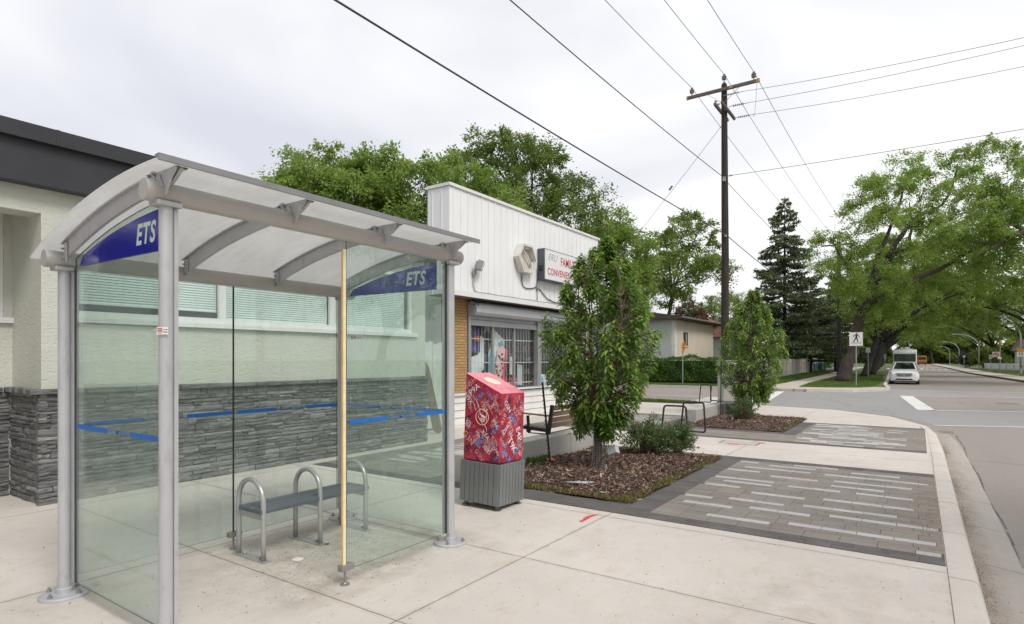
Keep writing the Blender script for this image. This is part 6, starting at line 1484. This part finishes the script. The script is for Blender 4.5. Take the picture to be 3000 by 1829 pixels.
g = MB(); g.box(-16.8, -16.75, 69, 70.4, 2, 3.4); w = build(g, 'window', MATS['white_vinyl'], h2); g = MB(); g.box(-16.75, -16.74, 69.1, 70.3, 2.1, 3.3); build(g, 'pane', MATS['far_glass'], w)
h3 = thing('mansard_house', 'house with brown mansard roof and white gable behind the east fence', 'house', (15, 130, 0))
g = MB(); g.box(14.0, 26, 124, 136, 0, 3.4); build(g, 'wall', MATS['siding_white'], h3)
g = MB(); g.prism([(13.4, 123.4, 3.2), (26.6, 123.4, 3.2), (24.5, 123.4, 7.0), (15.4, 123.4, 7.0)], (0, 13, 0)); build(g, 'roof', MATS['roof_shingle'], h3)
g = MB(); g.prism([(12.6, 120, 2.9), (15.8, 120, 2.9), (16.2, 120, 3.1), (14.6, 120, 4.6), (12.4, 120, 3.1)], (0, 4, 0)); build(g, 'porch_roof', M('roof_grey', (.16, .155, .155), .9, var=.15), h3)
g = MB(); g.prism([(13.4, 123.0, 7.0), (15.6, 123.0, 8.0), (17.8, 123.0, 8.3), (17.8, 123.0, 7.9), (15.6, 123.0, 7.1)], (0, .4, 0)); build(g, 'eave_board', MATS['siding_white'], h3)
g = MB(); g.box(15, 16.2, 123.94, 124, 1.2, 2.4); w = build(g, 'window', MATS['white_vinyl'], h3); g = MB(); g.box(15.1, 16.1, 123.92, 123.94, 1.3, 2.3); build(g, 'pane', MATS['far_glass'], w)

# ================================================================ vehicles
M('car_white', (.74, .74, .75), .25, var=.02, coat=.8); M('car_black', (.012, .012, .013), .45, var=.1); M('tyre', (.018, .018, .019), .85); M('chrome', (.55, .55, .56), .18, .9, var=.02); M('rim_alloy', (.35, .35, .36), .35, .8); glass_mat('car_glass', (.28, .33, .33), .02, 2.2, base=.07); M('lamp_clear', (.50, .52, .54), .12, .3, coat=.8)
def suv(label, cx, y0, z0):
    t = thing('parked_car', label, 'car', (cx, y0 + 2.3, z0)); W = .955
    # stations along the car: y, lower z, upper z, half width at sill, at belt, at top
    st = [(0.0, .34, .78, .62, .70, .64), (.10, .26, .90, .80, .84, .74), (.35, .24, 1.0, .90, .93, .80), (.9, .24, 1.06, .93, .955, .83), (1.35, .24, 1.12, .935, .955, .84), (2.2, .24, 1.14, .935, .955, .85), (3.4, .24, 1.15, .935, .955, .85), (4.4, .26, 1.12, .92, .94, .83), (4.72, .36, 1.05, .86, .88, .78)]
    g = MB(); rows = []
    for y, zl, zh, a, b_, c in st:
        zm = zl + (zh - zl) * .62; rows.append([(-a, zl), (-b_, zl + .18), (-b_, zm), (-c - .03, zh - .03), (-c * .6, zh + .015), (0, zh + .03), (c * .6, zh + .015), (c + .03, zh - .03), (b_, zm), (b_, zl + .18), (a, zl)])
    m_ = 11; v = [(cx + x, y0 + st[i][0], z0 + z) for i, r in enumerate(rows) for x, z in r]; f = [(i * m_ + k, i * m_ + (k + 1) % m_, (i + 1) * m_ + (k + 1) % m_, (i + 1) * m_ + k) for i in range(len(st) - 1) for k in range(m_)]
    f += [tuple(range(m_))[::-1], tuple(range((len(st) - 1) * m_, len(st) * m_))]; g.add(v, f); body = build(g, 'body', MATS['car_white'], t, smooth=True, auto=35)
    def cab(grow, zt, mat, name, par):
        g = MB(); bz = 1.10; bot = [(-.80, 1.18), (.80, 1.18), (.83, 2.2), (.82, 4.45), (-.82, 4.45), (-.83, 2.2)]; top = [(-.60, 2.02), (.60, 2.02), (.66, 2.6), (.62, 4.15), (-.62, 4.15), (-.66, 2.6)]
        v = [(cx + x * grow, y0 + y, z0 + bz) for x, y in bot] + [(cx + x * grow, y0 + y, z0 + zt) for x, y in top]; g.add(v, [tuple(range(5, -1, -1)), tuple(range(6, 12))] + [(k, (k + 1) % 6, 6 + (k + 1) % 6, 6 + k) for k in range(6)]); return build(g, name, mat, par, bevel=.03)
    cab(1.0, 1.66, MATS['car_white'], 'cabin', t)
    def onws(u, w, d=.012):   # point on the windscreen
        b0, b1 = Vector((-.80, 1.18, 1.10)), Vector((.80, 1.18, 1.10)); t0, t1 = Vector((-.60, 2.02, 1.66)), Vector((.60, 2.02, 1.66)); p = b0.lerp(b1, u).lerp(t0.lerp(t1, u), w); return Vector((cx, y0, z0)) + p + Vector((0, -.55, .83)) * d
    g = MB(); g.quad(onws(.06, .06), onws(.94, .06), onws(.93, .93), onws(.07, .93)); g.prism([onws(.06, .06), onws(.94, .06), onws(.93, .93), onws(.07, .93)], (0, .004, -.006)); build(g, 'windscreen', MATS['car_glass'], t)
    g = MB()
    for s in (-1, 1):
        for ya, yb, za, zb in ((1.75, 2.75, 1.92, 2.72), (2.85, 3.6, 2.85, 3.55), (3.7, 4.3, 3.65, 4.08)): q = [(s * .838, ya, 1.16), (s * .838, yb, 1.16), (s * .69, zb, 1.60), (s * .69, max(za, 2.25), 1.60)]; g.prism([(cx + x, y0 + y, z0 + z) for x, y, z in q], (s * .004, 0, 0))
    build(g, 'side_window', MATS['car_glass'], t)
    g = MB(); g.prism([(cx + x, y0 - .012, z0 + z) for x, z in ((-.46, .70), (-.40, .60), (.40, .60), (.46, .70), (.50, .84), (-.50, .84))], (0, .05, 0)); gr_ = build(g, 'grille', MATS['car_black'], t)
    g = MB()
    for z in (.655, .73, .80): g.box(cx - .47, cx + .47, y0 - .028, y0 - .012, z0 + z - .014, z0 + z + .014)
    build(g, 'grille_bar', MATS['chrome'], gr_); g = MB(); g.tube([(cx + .085 * math.cos(a), y0 - .03, z0 + .73 + .055 * math.sin(a)) for a in np.linspace(0, 6.283, 19)[:-1]], .012, 5, closed=True); g.tube([(cx + .03 * math.cos(a), y0 - .03, z0 + .735 + .05 * math.sin(a)) for a in np.linspace(0, 6.283, 13)[:-1]], .009, 5, closed=True); build(g, 'badge', MATS['chrome'], gr_)
    for s in (-1, 1):
        g = MB(); q = [(s * .50, -.02, .70), (s * .74, .10, .72), (s * .90, .42, .86), (s * .84, .36, .90), (s * .54, .03, .84)]; g.prism([(cx + x, y0 + y - .02, z0 + z) for x, y, z in (q if s > 0 else q[::-1])], (0, .03, 0)); build(g, 'headlight', MATS['lamp_clear'], t)
        g = MB(); g.prism([(cx + s * x, y0 + .06 + (x - .6) * .5, z0 + z) for x, z in ((.60, .38), (.80, .40), (.82, .46), (.62, .47))], (0, .03, 0)); build(g, 'fog_lamp', MATS['lamp_clear'], t)
        g = MB(); g.ball((cx + s * 1.07, y0 + 1.62, z0 + 1.13), .13, .08, .085, 12, 7); g.bar((cx + s * .86, y0 + 1.66, z0 + 1.10), (cx + s * .98, y0 + 1.64, z0 + 1.11), .05, .04); build(g, 'wing_mirror', MATS['car_white'], t, smooth=True)
        for yy in (.95, 3.75):
            g = MB(); c = Vector((cx + s * .83, y0 + yy, z0 + .37)); g.tube([c - Vector((.115, 0, 0)), c + Vector((.115, 0, 0))], .37, 24); wh = build(g, 'wheel', MATS['tyre'], t, smooth=True, auto=40); g = MB(); g.tube([c + Vector((s * .10, 0, 0)), c + Vector((s * .122, 0, 0))], .25, 20); build(g, 'rim', MATS['rim_alloy'], wh)
    g = MB(); g.box(cx - .92, cx + .92, y0 + .15, y0 + 4.6, z0 + .20, z0 + .34); g.prism([(cx + x, y0 - .015, z0 + z) for x, z in ((-.48, .44), (-.56, .34), (.56, .34), (.48, .44))], (0, .06, 0)); build(g, 'lower_bumper', MATS['car_black'], t)
    g = MB(); g.box(cx - .55, cx + .55, y0 - .02, y0 + .03, z0 + .285, z0 + .325); build(g, 'skid_plate', MATS['chrome'], t)
    g = MB()
    for s in (-1, 1): g.tube([(cx + s * .57, y0 + 2.3, z0 + 1.66), (cx + s * .57, y0 + 2.5, z0 + 1.72), (cx + s * .57, y0 + 4.0, z0 + 1.72)], .02, 6)
    build(g, 'roof_rail', MATS['car_black'], t)
    return t
suv('white sport utility car parked facing the camera at the left kerb', -.88, 52.6, -.15)
rv = thing('motorhome', 'white motorhome with wide dark windscreen parked behind the white car', 'motorhome', (-1.4, 92, -.15))
rx, ry = -1.42, 88.6
g = MB(); g.prism([(rx - 1.25, ry + .15, .35), (rx - 1.25, ry, 1.2), (rx - 1.25, ry + .25, 2.55), (rx - 1.25, ry + .6, 2.95), (rx - 1.25, ry + 9, 2.95), (rx - 1.25, ry + 9, .35)], (2.5, 0, 0)); build(g, 'body', MATS['car_white'], rv, bevel=.06)
g = MB(); g.prism([(rx - 1.14, ry + .005, 1.45), (rx - 1.14, ry + .20, 2.40), (rx - 1.14, ry + .26, 2.40), (rx - 1.14, ry + .06, 1.45)], (2.28, 0, 0)); build(g, 'windscreen', MATS['car_glass'], rv)
g = MB(); g.box(rx - .012, rx + .012, ry + .03, ry + .12, 1.45, 2.4); build(g, 'windscreen_pillar', MATS['car_black'], rv)
g = MB()
for x in (-.7, -.3, 0, .3, .7, 1.0): g.box(rx + x - .04, rx + x + .04, ry + .27, ry + .30, 2.58, 2.63)
build(g, 'marker_lamp', M('marker_amber', (.3, .12, .03), .5), rv)
g = MB(); g.box(rx - .6, rx + .85, ry + 1.2, ry + 2.2, 2.95, 3.05); g.ball((rx + .15, ry + 1.5, 3.1), .3, .3, .2); g.ball((rx - .3, ry + 1.5, 3.1), .16, .16, .14); g.tube([(rx + .5, ry + 1.4, 3.0), (rx + .5, ry + 1.4, 3.3)], .04); build(g, 'roof_unit', MATS['car_white'], rv)
for s in (-1, 1):
    for yy in (1.2, 7): g = MB(); c = Vector((rx + s * 1.05, ry + yy, .27)); g.tube([c - Vector((.14, 0, 0)), c + Vector((.14, 0, 0))], .42, 18); build(g, 'wheel', MATS['tyre'], rv)
    g = MB(); g.ball((rx + s * .95, ry + .02, .85), .14, .06, .12); build(g, 'headlight', MATS['lamp_clear'], rv)
sb = thing('school_bus', 'small orange school bus far down the street', 'bus', (.9, 222, -.15)); M('bus_orange', (.36, .13, .02), .5)
g = MB(); g.prism([(-.25, 222, .4), (-.25, 222, 1.3), (-.25, 223.3, 1.4), (-.25, 223.6, 2.75), (-.25, 232, 2.75), (-.25, 232, .4)], (2.35, 0, 0)); build(g, 'body', MATS['bus_orange'], sb, bevel=.05)
g = MB(); g.prism([(-.1, 223.28, 1.5), (-.1, 223.5, 2.4), (-.1, 223.54, 2.4), (-.1, 223.36, 1.5)], (2.05, 0, 0)); build(g, 'windscreen', MATS['car_black'], sb)
g = MB(); g.box(-.3, 2.15, 221.9, 222.1, .3, .65); build(g, 'bumper', MATS['car_black'], sb)
for s in (.1, 1.75): g = MB(); g.tube([(s - .12, 223, .28), (s + .12, 223, .28)], .42, 14); build(g, 'wheel', MATS['tyre'], sb)

# ================================================================ trees
M('elm_bark', (.036, .028, .023), .9, var=.35, vs=2.5, bump=1.0, bs=7, stretch=(4, 4, .7), col2=(.085, .064, .05)); M('dark_bark', (.026, .022, .019), .9, var=.3, vs=3, bump=.6, bs=10)
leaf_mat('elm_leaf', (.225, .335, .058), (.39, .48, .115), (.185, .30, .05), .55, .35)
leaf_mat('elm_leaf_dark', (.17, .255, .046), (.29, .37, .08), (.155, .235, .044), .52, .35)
leaf_mat('maple_leaf', (.185, .285, .054), (.33, .42, .09), (.19, .295, .056), .5, .6)
leaf_mat('maple_deep', (.12, .19, .038), (.23, .31, .06), (.12, .19, .035), .45, .6)
leaf_mat('red_leaf', (.13, .075, .05), (.20, .13, .07), (.11, .10, .045), .3, .8)
make_tree('maple_tree', 'leftmost leafy tree above the shelter roof behind the stucco building', 'tree', (-21.8, 17.7, 0), [(-3.6, 9.2), (-2.5, 10.3), (-2.1, 11.1), (-1.0, 11.3), (-0.2, 11.0), (0.6, 11.3), (1.6, 11.2), (2.3, 10.4), (3.0, 9.8), (3.2, 6.5), (-1.6, 6.5), (-2.4, 9.0)], .28, 95, .85, 52000, .165, MATS['maple_leaf'], MATS['elm_bark'], seed=3, group='leafy trees behind the buildings', droop=.5)
make_tree('maple_tree', 'broad leafy tree directly behind the left end of the white parapet', 'tree', (-18.0, 20.4, 0), [(-3.4, 9.7), (-2.4, 11.3), (-1.1, 11.1), (0, 10.8), (1.1, 10.7), (2.3, 9.9), (3.4, 9.2), (4.4, 7.8), (4.8, 6.2), (-0.4, 5.2), (-3.0, 5.8)], .3, 110, .85, 60000, .165, MATS['maple_leaf'], MATS['elm_bark'], seed=4, group='leafy trees behind the buildings', droop=.5)
make_tree('elm_tree', 'tall airy tree with visible dark limbs above the middle of the white parapet', 'tree', (-17.9, 27.7, 0), [(-4.2, 13.1), (-3.4, 13.9), (-2.2, 14.3), (-0.6, 14.4), (0.6, 14.1), (1.6, 13.3), (2.8, 12.5), (3.3, 11.8), (2.9, 11.1), (3.8, 10.9), (4.2, 10.0), (3.8, 8.4), (2.6, 7.4), (-0.6, 7.8), (-3.2, 10.5)], .32, 88, .9, 46000, .16, MATS['maple_deep'], MATS['dark_bark'], seed=6, group='leafy trees behind the buildings', n_limb=11, split=.3, sparse=.35)
make_tree('maple_tree', 'smaller leafy tree above the right end of the white parapet', 'tree', (-16.9, 37.2, 0), [(-2.4, 10.2), (-1.7, 11.2), (-0.8, 11.9), (0.6, 11.6), (1.7, 10.3), (2.2, 8.1), (2.0, 5.0), (-1.4, 5.0), (-2.4, 8.0)], .25, 54, .9, 24000, .18, MATS['maple_leaf'], MATS['elm_bark'], seed=7, group='leafy trees behind the buildings')
make_tree('elm_tree', 'vase shaped tree with thin dark branches left of the utility pole', 'tree', (-22.4, 61.6, 0), [(s_ * 1.46, 1.75 + (z_ - 1.75) * 1.42) for s_, z_ in [(-2.6, 9.4), (-1.6, 11.3), (0.0, 12.5), (1.2, 12.9), (2.7, 12.3), (3.6, 11.3), (4.3, 9.8), (5.2, 8.6), (4.9, 7.6), (3.0, 7.6), (1.8, 6.4), (0.0, 5.6), (-1.6, 6.3), (-2.8, 7.6)]], .30, 84, 1.15, 34000, .25, MATS['elm_leaf_dark'], MATS['dark_bark'], seed=8, group='leafy trees behind the buildings', n_limb=12, split=.25, sparse=.5)
E1 = make_tree('leaning_elm', 'huge elm leaning right over the street beside the pedestrian sign', 'tree', (-4.76, 51.6, 0),
    [(-2.0, 9.0), (-1.4, 11.3), (0.1, 13.0), (0.9, 14.9), (3.5, 16.6), (6.1, 17.9), (8.7, 18.4), (12.0, 17.9), (13.3, 15.8), (12.6, 13.6), (13.3, 10.8), (12.0, 9.2), (8.7, 8.2), (6.0, 6.4), (3.6, 4.2), (0.9, 4.6), (-1.0, 6.2)],
    .52, 225, 0.95, 112000, .16, MATS['elm_leaf'], MATS['elm_bark'], seed=12, group='elms along the street', twig_r=.025, droop=.35, flat=.62, sparse=.35,
    limbs=[([(0, 0, 0), (.35, 0, 1.6), (1.1, 0, 4.2), (2.0, 0, 6.9)], .50, .30), ([(1.9, 0, 6.6), (2.2, -.6, 9.5), (3.1, -.9, 11.5), (3.6, -1.5, 14.5)], .22, .06), ([(1.9, .1, 6.6), (3.4, .3, 9.2), (4.6, .6, 10.3), (6.4, .9, 10.3), (9.0, 1.3, 10.8)], .27, .08), ([(1.4, -.1, 5.4), (3.4, -.8, 7.1), (6.1, -1.4, 8.2), (9.6, -2.2, 10.5)], .30, .09), ([(3.6, .3, 9.6), (5.4, .9, 12.0), (6.5, 1.0, 13.0), (8.2, 1.2, 13.6), (9.4, 1.4, 14.9), (9.9, 1.5, 17.2)], .20, .05), ([(2.0, 0, 7.0), (1.0, 1.2, 9.0), (.1, 2.0, 11.5)], .16, .05), ([(5.4, .6, 10.6), (7.5, 3.2, 12.5), (8.2, 4.6, 15)], .14, .04)])
R1 = make_tree('street_elm', 'elm reaching in over the street from the right edge of the picture', 'tree', (9.5, 57, 0),
    [(-8.2, 9.2), (-7.0, 10.9), (-6.2, 13.0), (-4.8, 14.8), (-3.0, 15.9), (-0.1, 16.8), (2.8, 15.3), (5.2, 12.4), (5.2, 8.3), (2.8, 6.0), (-1.3, 5.4), (-3.9, 6.2), (-5.1, 7.1), (-7.2, 7.4)],
    .45, 110, 1.1, 36000, .23, MATS['elm_leaf'], MATS['elm_bark'], seed=14, group='elms along the street', twig_r=.025, sparse=.4,
    limbs=[([(0, 0, 0), (-.2, 0, 3), (-.4, 0, 6.6)], .45, .3), ([(-.4, 0, 6.4), (-2.4, -.5, 9.6), (-5.0, -1.0, 10.6), (-8.2, -1.3, 8.9)], .24, .06), ([(-.4, 0, 6.4), (-1.8, .6, 10), (-3.6, 1, 13)], .2, .05), ([(-.3, 0, 6.4), (1, .4, 10), (2, 1, 14)], .2, .05), ([(-3.4, -.6, 10.1), (-5.6, .2, 11.6), (-6.2, .8, 13.5)], .11, .03), ([(-5.0, -1, 10.6), (-6.8, -1.2, 9.6), (-8.4, -.6, 9.9)], .12, .03)])
# generic avenue elm: leaning trunk, dark fanning limbs, copied along both sides
AV = make_tree('street_elm', 'second elm behind the big leaning one, with black fanning limbs', 'tree', (-4.3, 66, 0),
    [(-2.5, 8.5), (-1.5, 11), (1, 13.5), (4, 15), (7, 14.6), (9.5, 12.5), (10.5, 9.5), (9.5, 6.6), (7.0, 5.6), (4.2, 5.2), (1.8, 4.6), (-1.2, 5.8)],
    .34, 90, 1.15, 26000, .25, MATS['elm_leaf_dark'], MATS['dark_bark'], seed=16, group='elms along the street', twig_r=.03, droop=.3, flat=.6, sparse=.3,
    limbs=[([(0, 0, 0), (.5, 0, 1.6), (1.3, 0, 3.8)], .33, .24), ([(1.2, 0, 3.6), (3.2, -.6, 5.6), (6, -1, 7.2), (9, -1.4, 8.2)], .2, .05), ([(1.2, 0, 3.6), (2.6, .8, 6.4), (5.2, 1.6, 9), (7.5, 2.4, 10.5)], .2, .05), ([(1.1, 0, 3.4), (1.4, .2, 7), (2.6, .4, 11), (3.4, .6, 13.5)], .2, .05), ([(1.2, 0, 3.5), (2.8, 1.8, 5.2), (5.4, 3.6, 6.6), (7.4, 4.4, 7.2)], .15, .04), ([(1.1, 0, 3.3), (.2, .8, 6), (-1, 1.4, 9)], .14, .04), ([(1.2, 0, 3.6), (3.4, -2, 6), (6, -3.6, 8)], .15, .04)])
GE = 'elms along the street'
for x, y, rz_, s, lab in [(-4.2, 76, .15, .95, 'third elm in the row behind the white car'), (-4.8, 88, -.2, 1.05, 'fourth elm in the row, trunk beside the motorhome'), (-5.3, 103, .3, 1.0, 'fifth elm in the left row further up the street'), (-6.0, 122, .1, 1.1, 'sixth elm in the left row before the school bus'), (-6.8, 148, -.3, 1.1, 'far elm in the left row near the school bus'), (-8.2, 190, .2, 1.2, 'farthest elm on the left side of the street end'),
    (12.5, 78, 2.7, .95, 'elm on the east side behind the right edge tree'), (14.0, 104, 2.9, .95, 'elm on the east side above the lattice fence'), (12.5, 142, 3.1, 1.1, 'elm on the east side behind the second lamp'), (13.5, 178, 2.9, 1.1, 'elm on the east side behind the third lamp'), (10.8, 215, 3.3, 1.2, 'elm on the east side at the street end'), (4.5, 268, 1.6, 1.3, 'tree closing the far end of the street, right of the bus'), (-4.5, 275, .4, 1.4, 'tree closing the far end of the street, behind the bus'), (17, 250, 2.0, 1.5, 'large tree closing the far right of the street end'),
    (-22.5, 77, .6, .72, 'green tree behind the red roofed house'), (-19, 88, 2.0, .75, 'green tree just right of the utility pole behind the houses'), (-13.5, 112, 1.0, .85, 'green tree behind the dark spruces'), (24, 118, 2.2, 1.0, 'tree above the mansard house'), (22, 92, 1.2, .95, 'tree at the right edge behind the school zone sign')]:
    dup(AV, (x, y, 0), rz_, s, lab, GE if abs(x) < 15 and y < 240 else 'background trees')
# trees behind the camera and across the street: seen in the glass
for x, y, rz_, s, lab in [(14, 4, 2.2, .8, 'street tree across the road mirrored in the shelter glass'), (15, 20, 1.1, .85, 'second street tree across the road mirrored in the shop glass'), (-2.0, -15, 2.0, .7, 'street tree behind the viewer mirrored in the end pane'), (-9, -19, .4, .75, 'second street tree behind the viewer mirrored in the end pane')]: dup(AV, (x, y, 0), rz_, s, lab, 'trees outside the frame')
# wood closing the end of the street
rng = np.random.default_rng(88); n = 46000; x = rng.uniform(-75, 60, n); k_ = (x * .16 + 3 * np.sin(x * .11)).astype(int); hh = 8.5 + 3.0 * np.sin(x * .23) + 1.6 * np.sin(x * .9); z = hh * rng.random(n) ** .8; y = 288 + rng.uniform(-5, 5, n) - 3 * np.sin(z * .9 + x * .5)
V, F = leaves(np.stack([x, y, z], 1), rng.normal(size=(n, 3)), rng.uniform(.9, 2.0, n), .7, rng); o = mesh_np('far_wood', V, F, MATS['elm_leaf_dark']); o['kind'] = 'stuff'
# spruces
def spruce(label, base, H, R_, seed, n_l=34, group='spruces behind the fences', mat='spruce_needle', skirt=.15):
    rng = np.random.default_rng(seed); root = thing('spruce_tree', label, 'tree', base, group); B = np.array(base, float); tb = MB(); tb.tube([B, B + np.array([0, 0, H * .5]), B + np.array([0, 0, H])], [H * .014, H * .009, .02], 8)
    P, A, S = [], [], []
    for i in range(n_l):
        f_ = i / (n_l - 1); z = H * (skirt + (1 - skirt) * (f_ ** .85)); r_ = R_ * (1 - f_) ** .8 * rng.uniform(.85, 1.1) + .18; nb = int(5 + 7 * (1 - f_))
        for k in range(nb):
            a = rng.uniform(0, 6.283); rl = r_ * rng.uniform(.5, 1.25); n = max(10, int(rl * 44)); t = np.sqrt(rng.uniform(.02, 1, n)); out = np.array([math.cos(a), math.sin(a), 0]); dr = -rl * (.30 * t - .16 * t ** 2 * (1.6 if f_ < .6 else .6)) + (rl * .25 * t if f_ > .75 else 0)
            sp = rng.normal(size=n) * rl * .13 * t; tang = np.array([-math.sin(a), math.cos(a), 0])
            p = B + np.array([0, 0, z]) + out * (rl * t)[:, None] + tang * sp[:, None]; p[:, 2] += dr + rng.normal(size=n) * .05
            P.append(p); A.append(out * .6 + rng.normal(size=(n, 3)) * .45 + np.array([0, 0, -.42])); S.append(rng.uniform(.22, .46, n))
            tb.tube([B + np.array([0, 0, z]), B + np.array([0, 0, z - rl * .12]) + out * rl * .5, B + np.array([0, 0, z - rl * .16]) + out * rl * .95], [.04, .025, .01], 4, caps=False)
    build(tb, 'trunk', MATS['dark_bark'], root); V, F = leaves(np.vstack(P), np.vstack(A), np.concatenate(S), .36, rng); mesh_np('crown', V, F, MATS[mat], root); return root
leaf_mat('spruce_needle', (.055, .09, .042), (.13, .165, .075), (.17, .195, .085), .12, .5)
sp1 = spruce('tall dark spruce standing between the utility pole and the big elm', (-11.6, 67.4, 0), 18.6, 4.3, 3)
dup(sp1, (-9.4, 92, 0), 1.2, (.85, .85, .78), 'dark spruce right behind the tall one, left of the elm trunk', 'spruces behind the fences')
dup(sp1, (-10.9, 80, 0), 2.5, (1.0, 1.0, .62), 'lower spruce filling the gap beside the elm trunk', 'spruces behind the fences')
dup(sp1, (-26.0, 80, 0), .7, (.6, .6, .64), 'small distant spruce behind the red roofed house', 'spruces behind the fences')
leaf_mat('bush_leaf', (.08, .18, .03), (.16, .28, .055), (.095, .20, .032), .3, .8); leaf_mat('lime_leaf', (.12, .17, .02), (.20, .24, .04), (.10, .15, .02), .3, .8); leaf_mat('lilac_leaf', (.06, .065, .06), (.14, .13, .14), (.05, .07, .05), .3, 1)
def bush(label, base, R_, H, n, seed, mat, L_=.16): return shrub('garden_bush', label, base, R_, H, n, seed, L_, mat, .0, 'garden bushes', 'bush', 9)
bush('bright green bush spilling over the near end of the board fence', (-12.6, 52.5, 0), 2.1, 3.6, 9000, 51, 'bush_leaf', .2)
bush('green bush over the middle of the board fence under the spruce', (-13.4, 64, 0), 2.4, 3.4, 6000, 52, 'bush_leaf', .22)
bush('green bush between the white fence and the far spruce', (-12.6, 100, 0), 3.0, 3.2, 5000, 53, 'bush_leaf', .26)
bush('lime green rounded bush on the east lawn behind the second lamp', (10.2, 138, 0), 3.4, 4.2, 8000, 54, 'lime_leaf', .3)
bush('greyish lilac bush left of the lime green one', (8.2, 152, 0), 2.6, 3.8, 5000, 55, 'lilac_leaf', .3)
bush('dark bush beside the lattice fence at the right edge', (17.2, 101, 0), 2.8, 4.2, 6000, 56, 'hedge_leaf', .25)
bush('dark bush behind the third lamp post', (10.5, 185, 0), 3.5, 4.0, 4000, 57, 'hedge_leaf', .35)
make_tree('crab_apple', 'reddish brown leafed tree in front of the red roof', 'tree', (-19.0, 60.2, 0), [(-2.6, 5.2), (-2.0, 6.6), (-1.2, 7.2), (-.4, 8.2), (.6, 7.2), (1.6, 6.6), (2.4, 5.6), (1.6, 4.2), (-1.8, 4.2)], .15, 40, .6, 7000, .2, MATS['red_leaf'], MATS['dark_bark'], seed=23, group='background trees', sparse=.4)
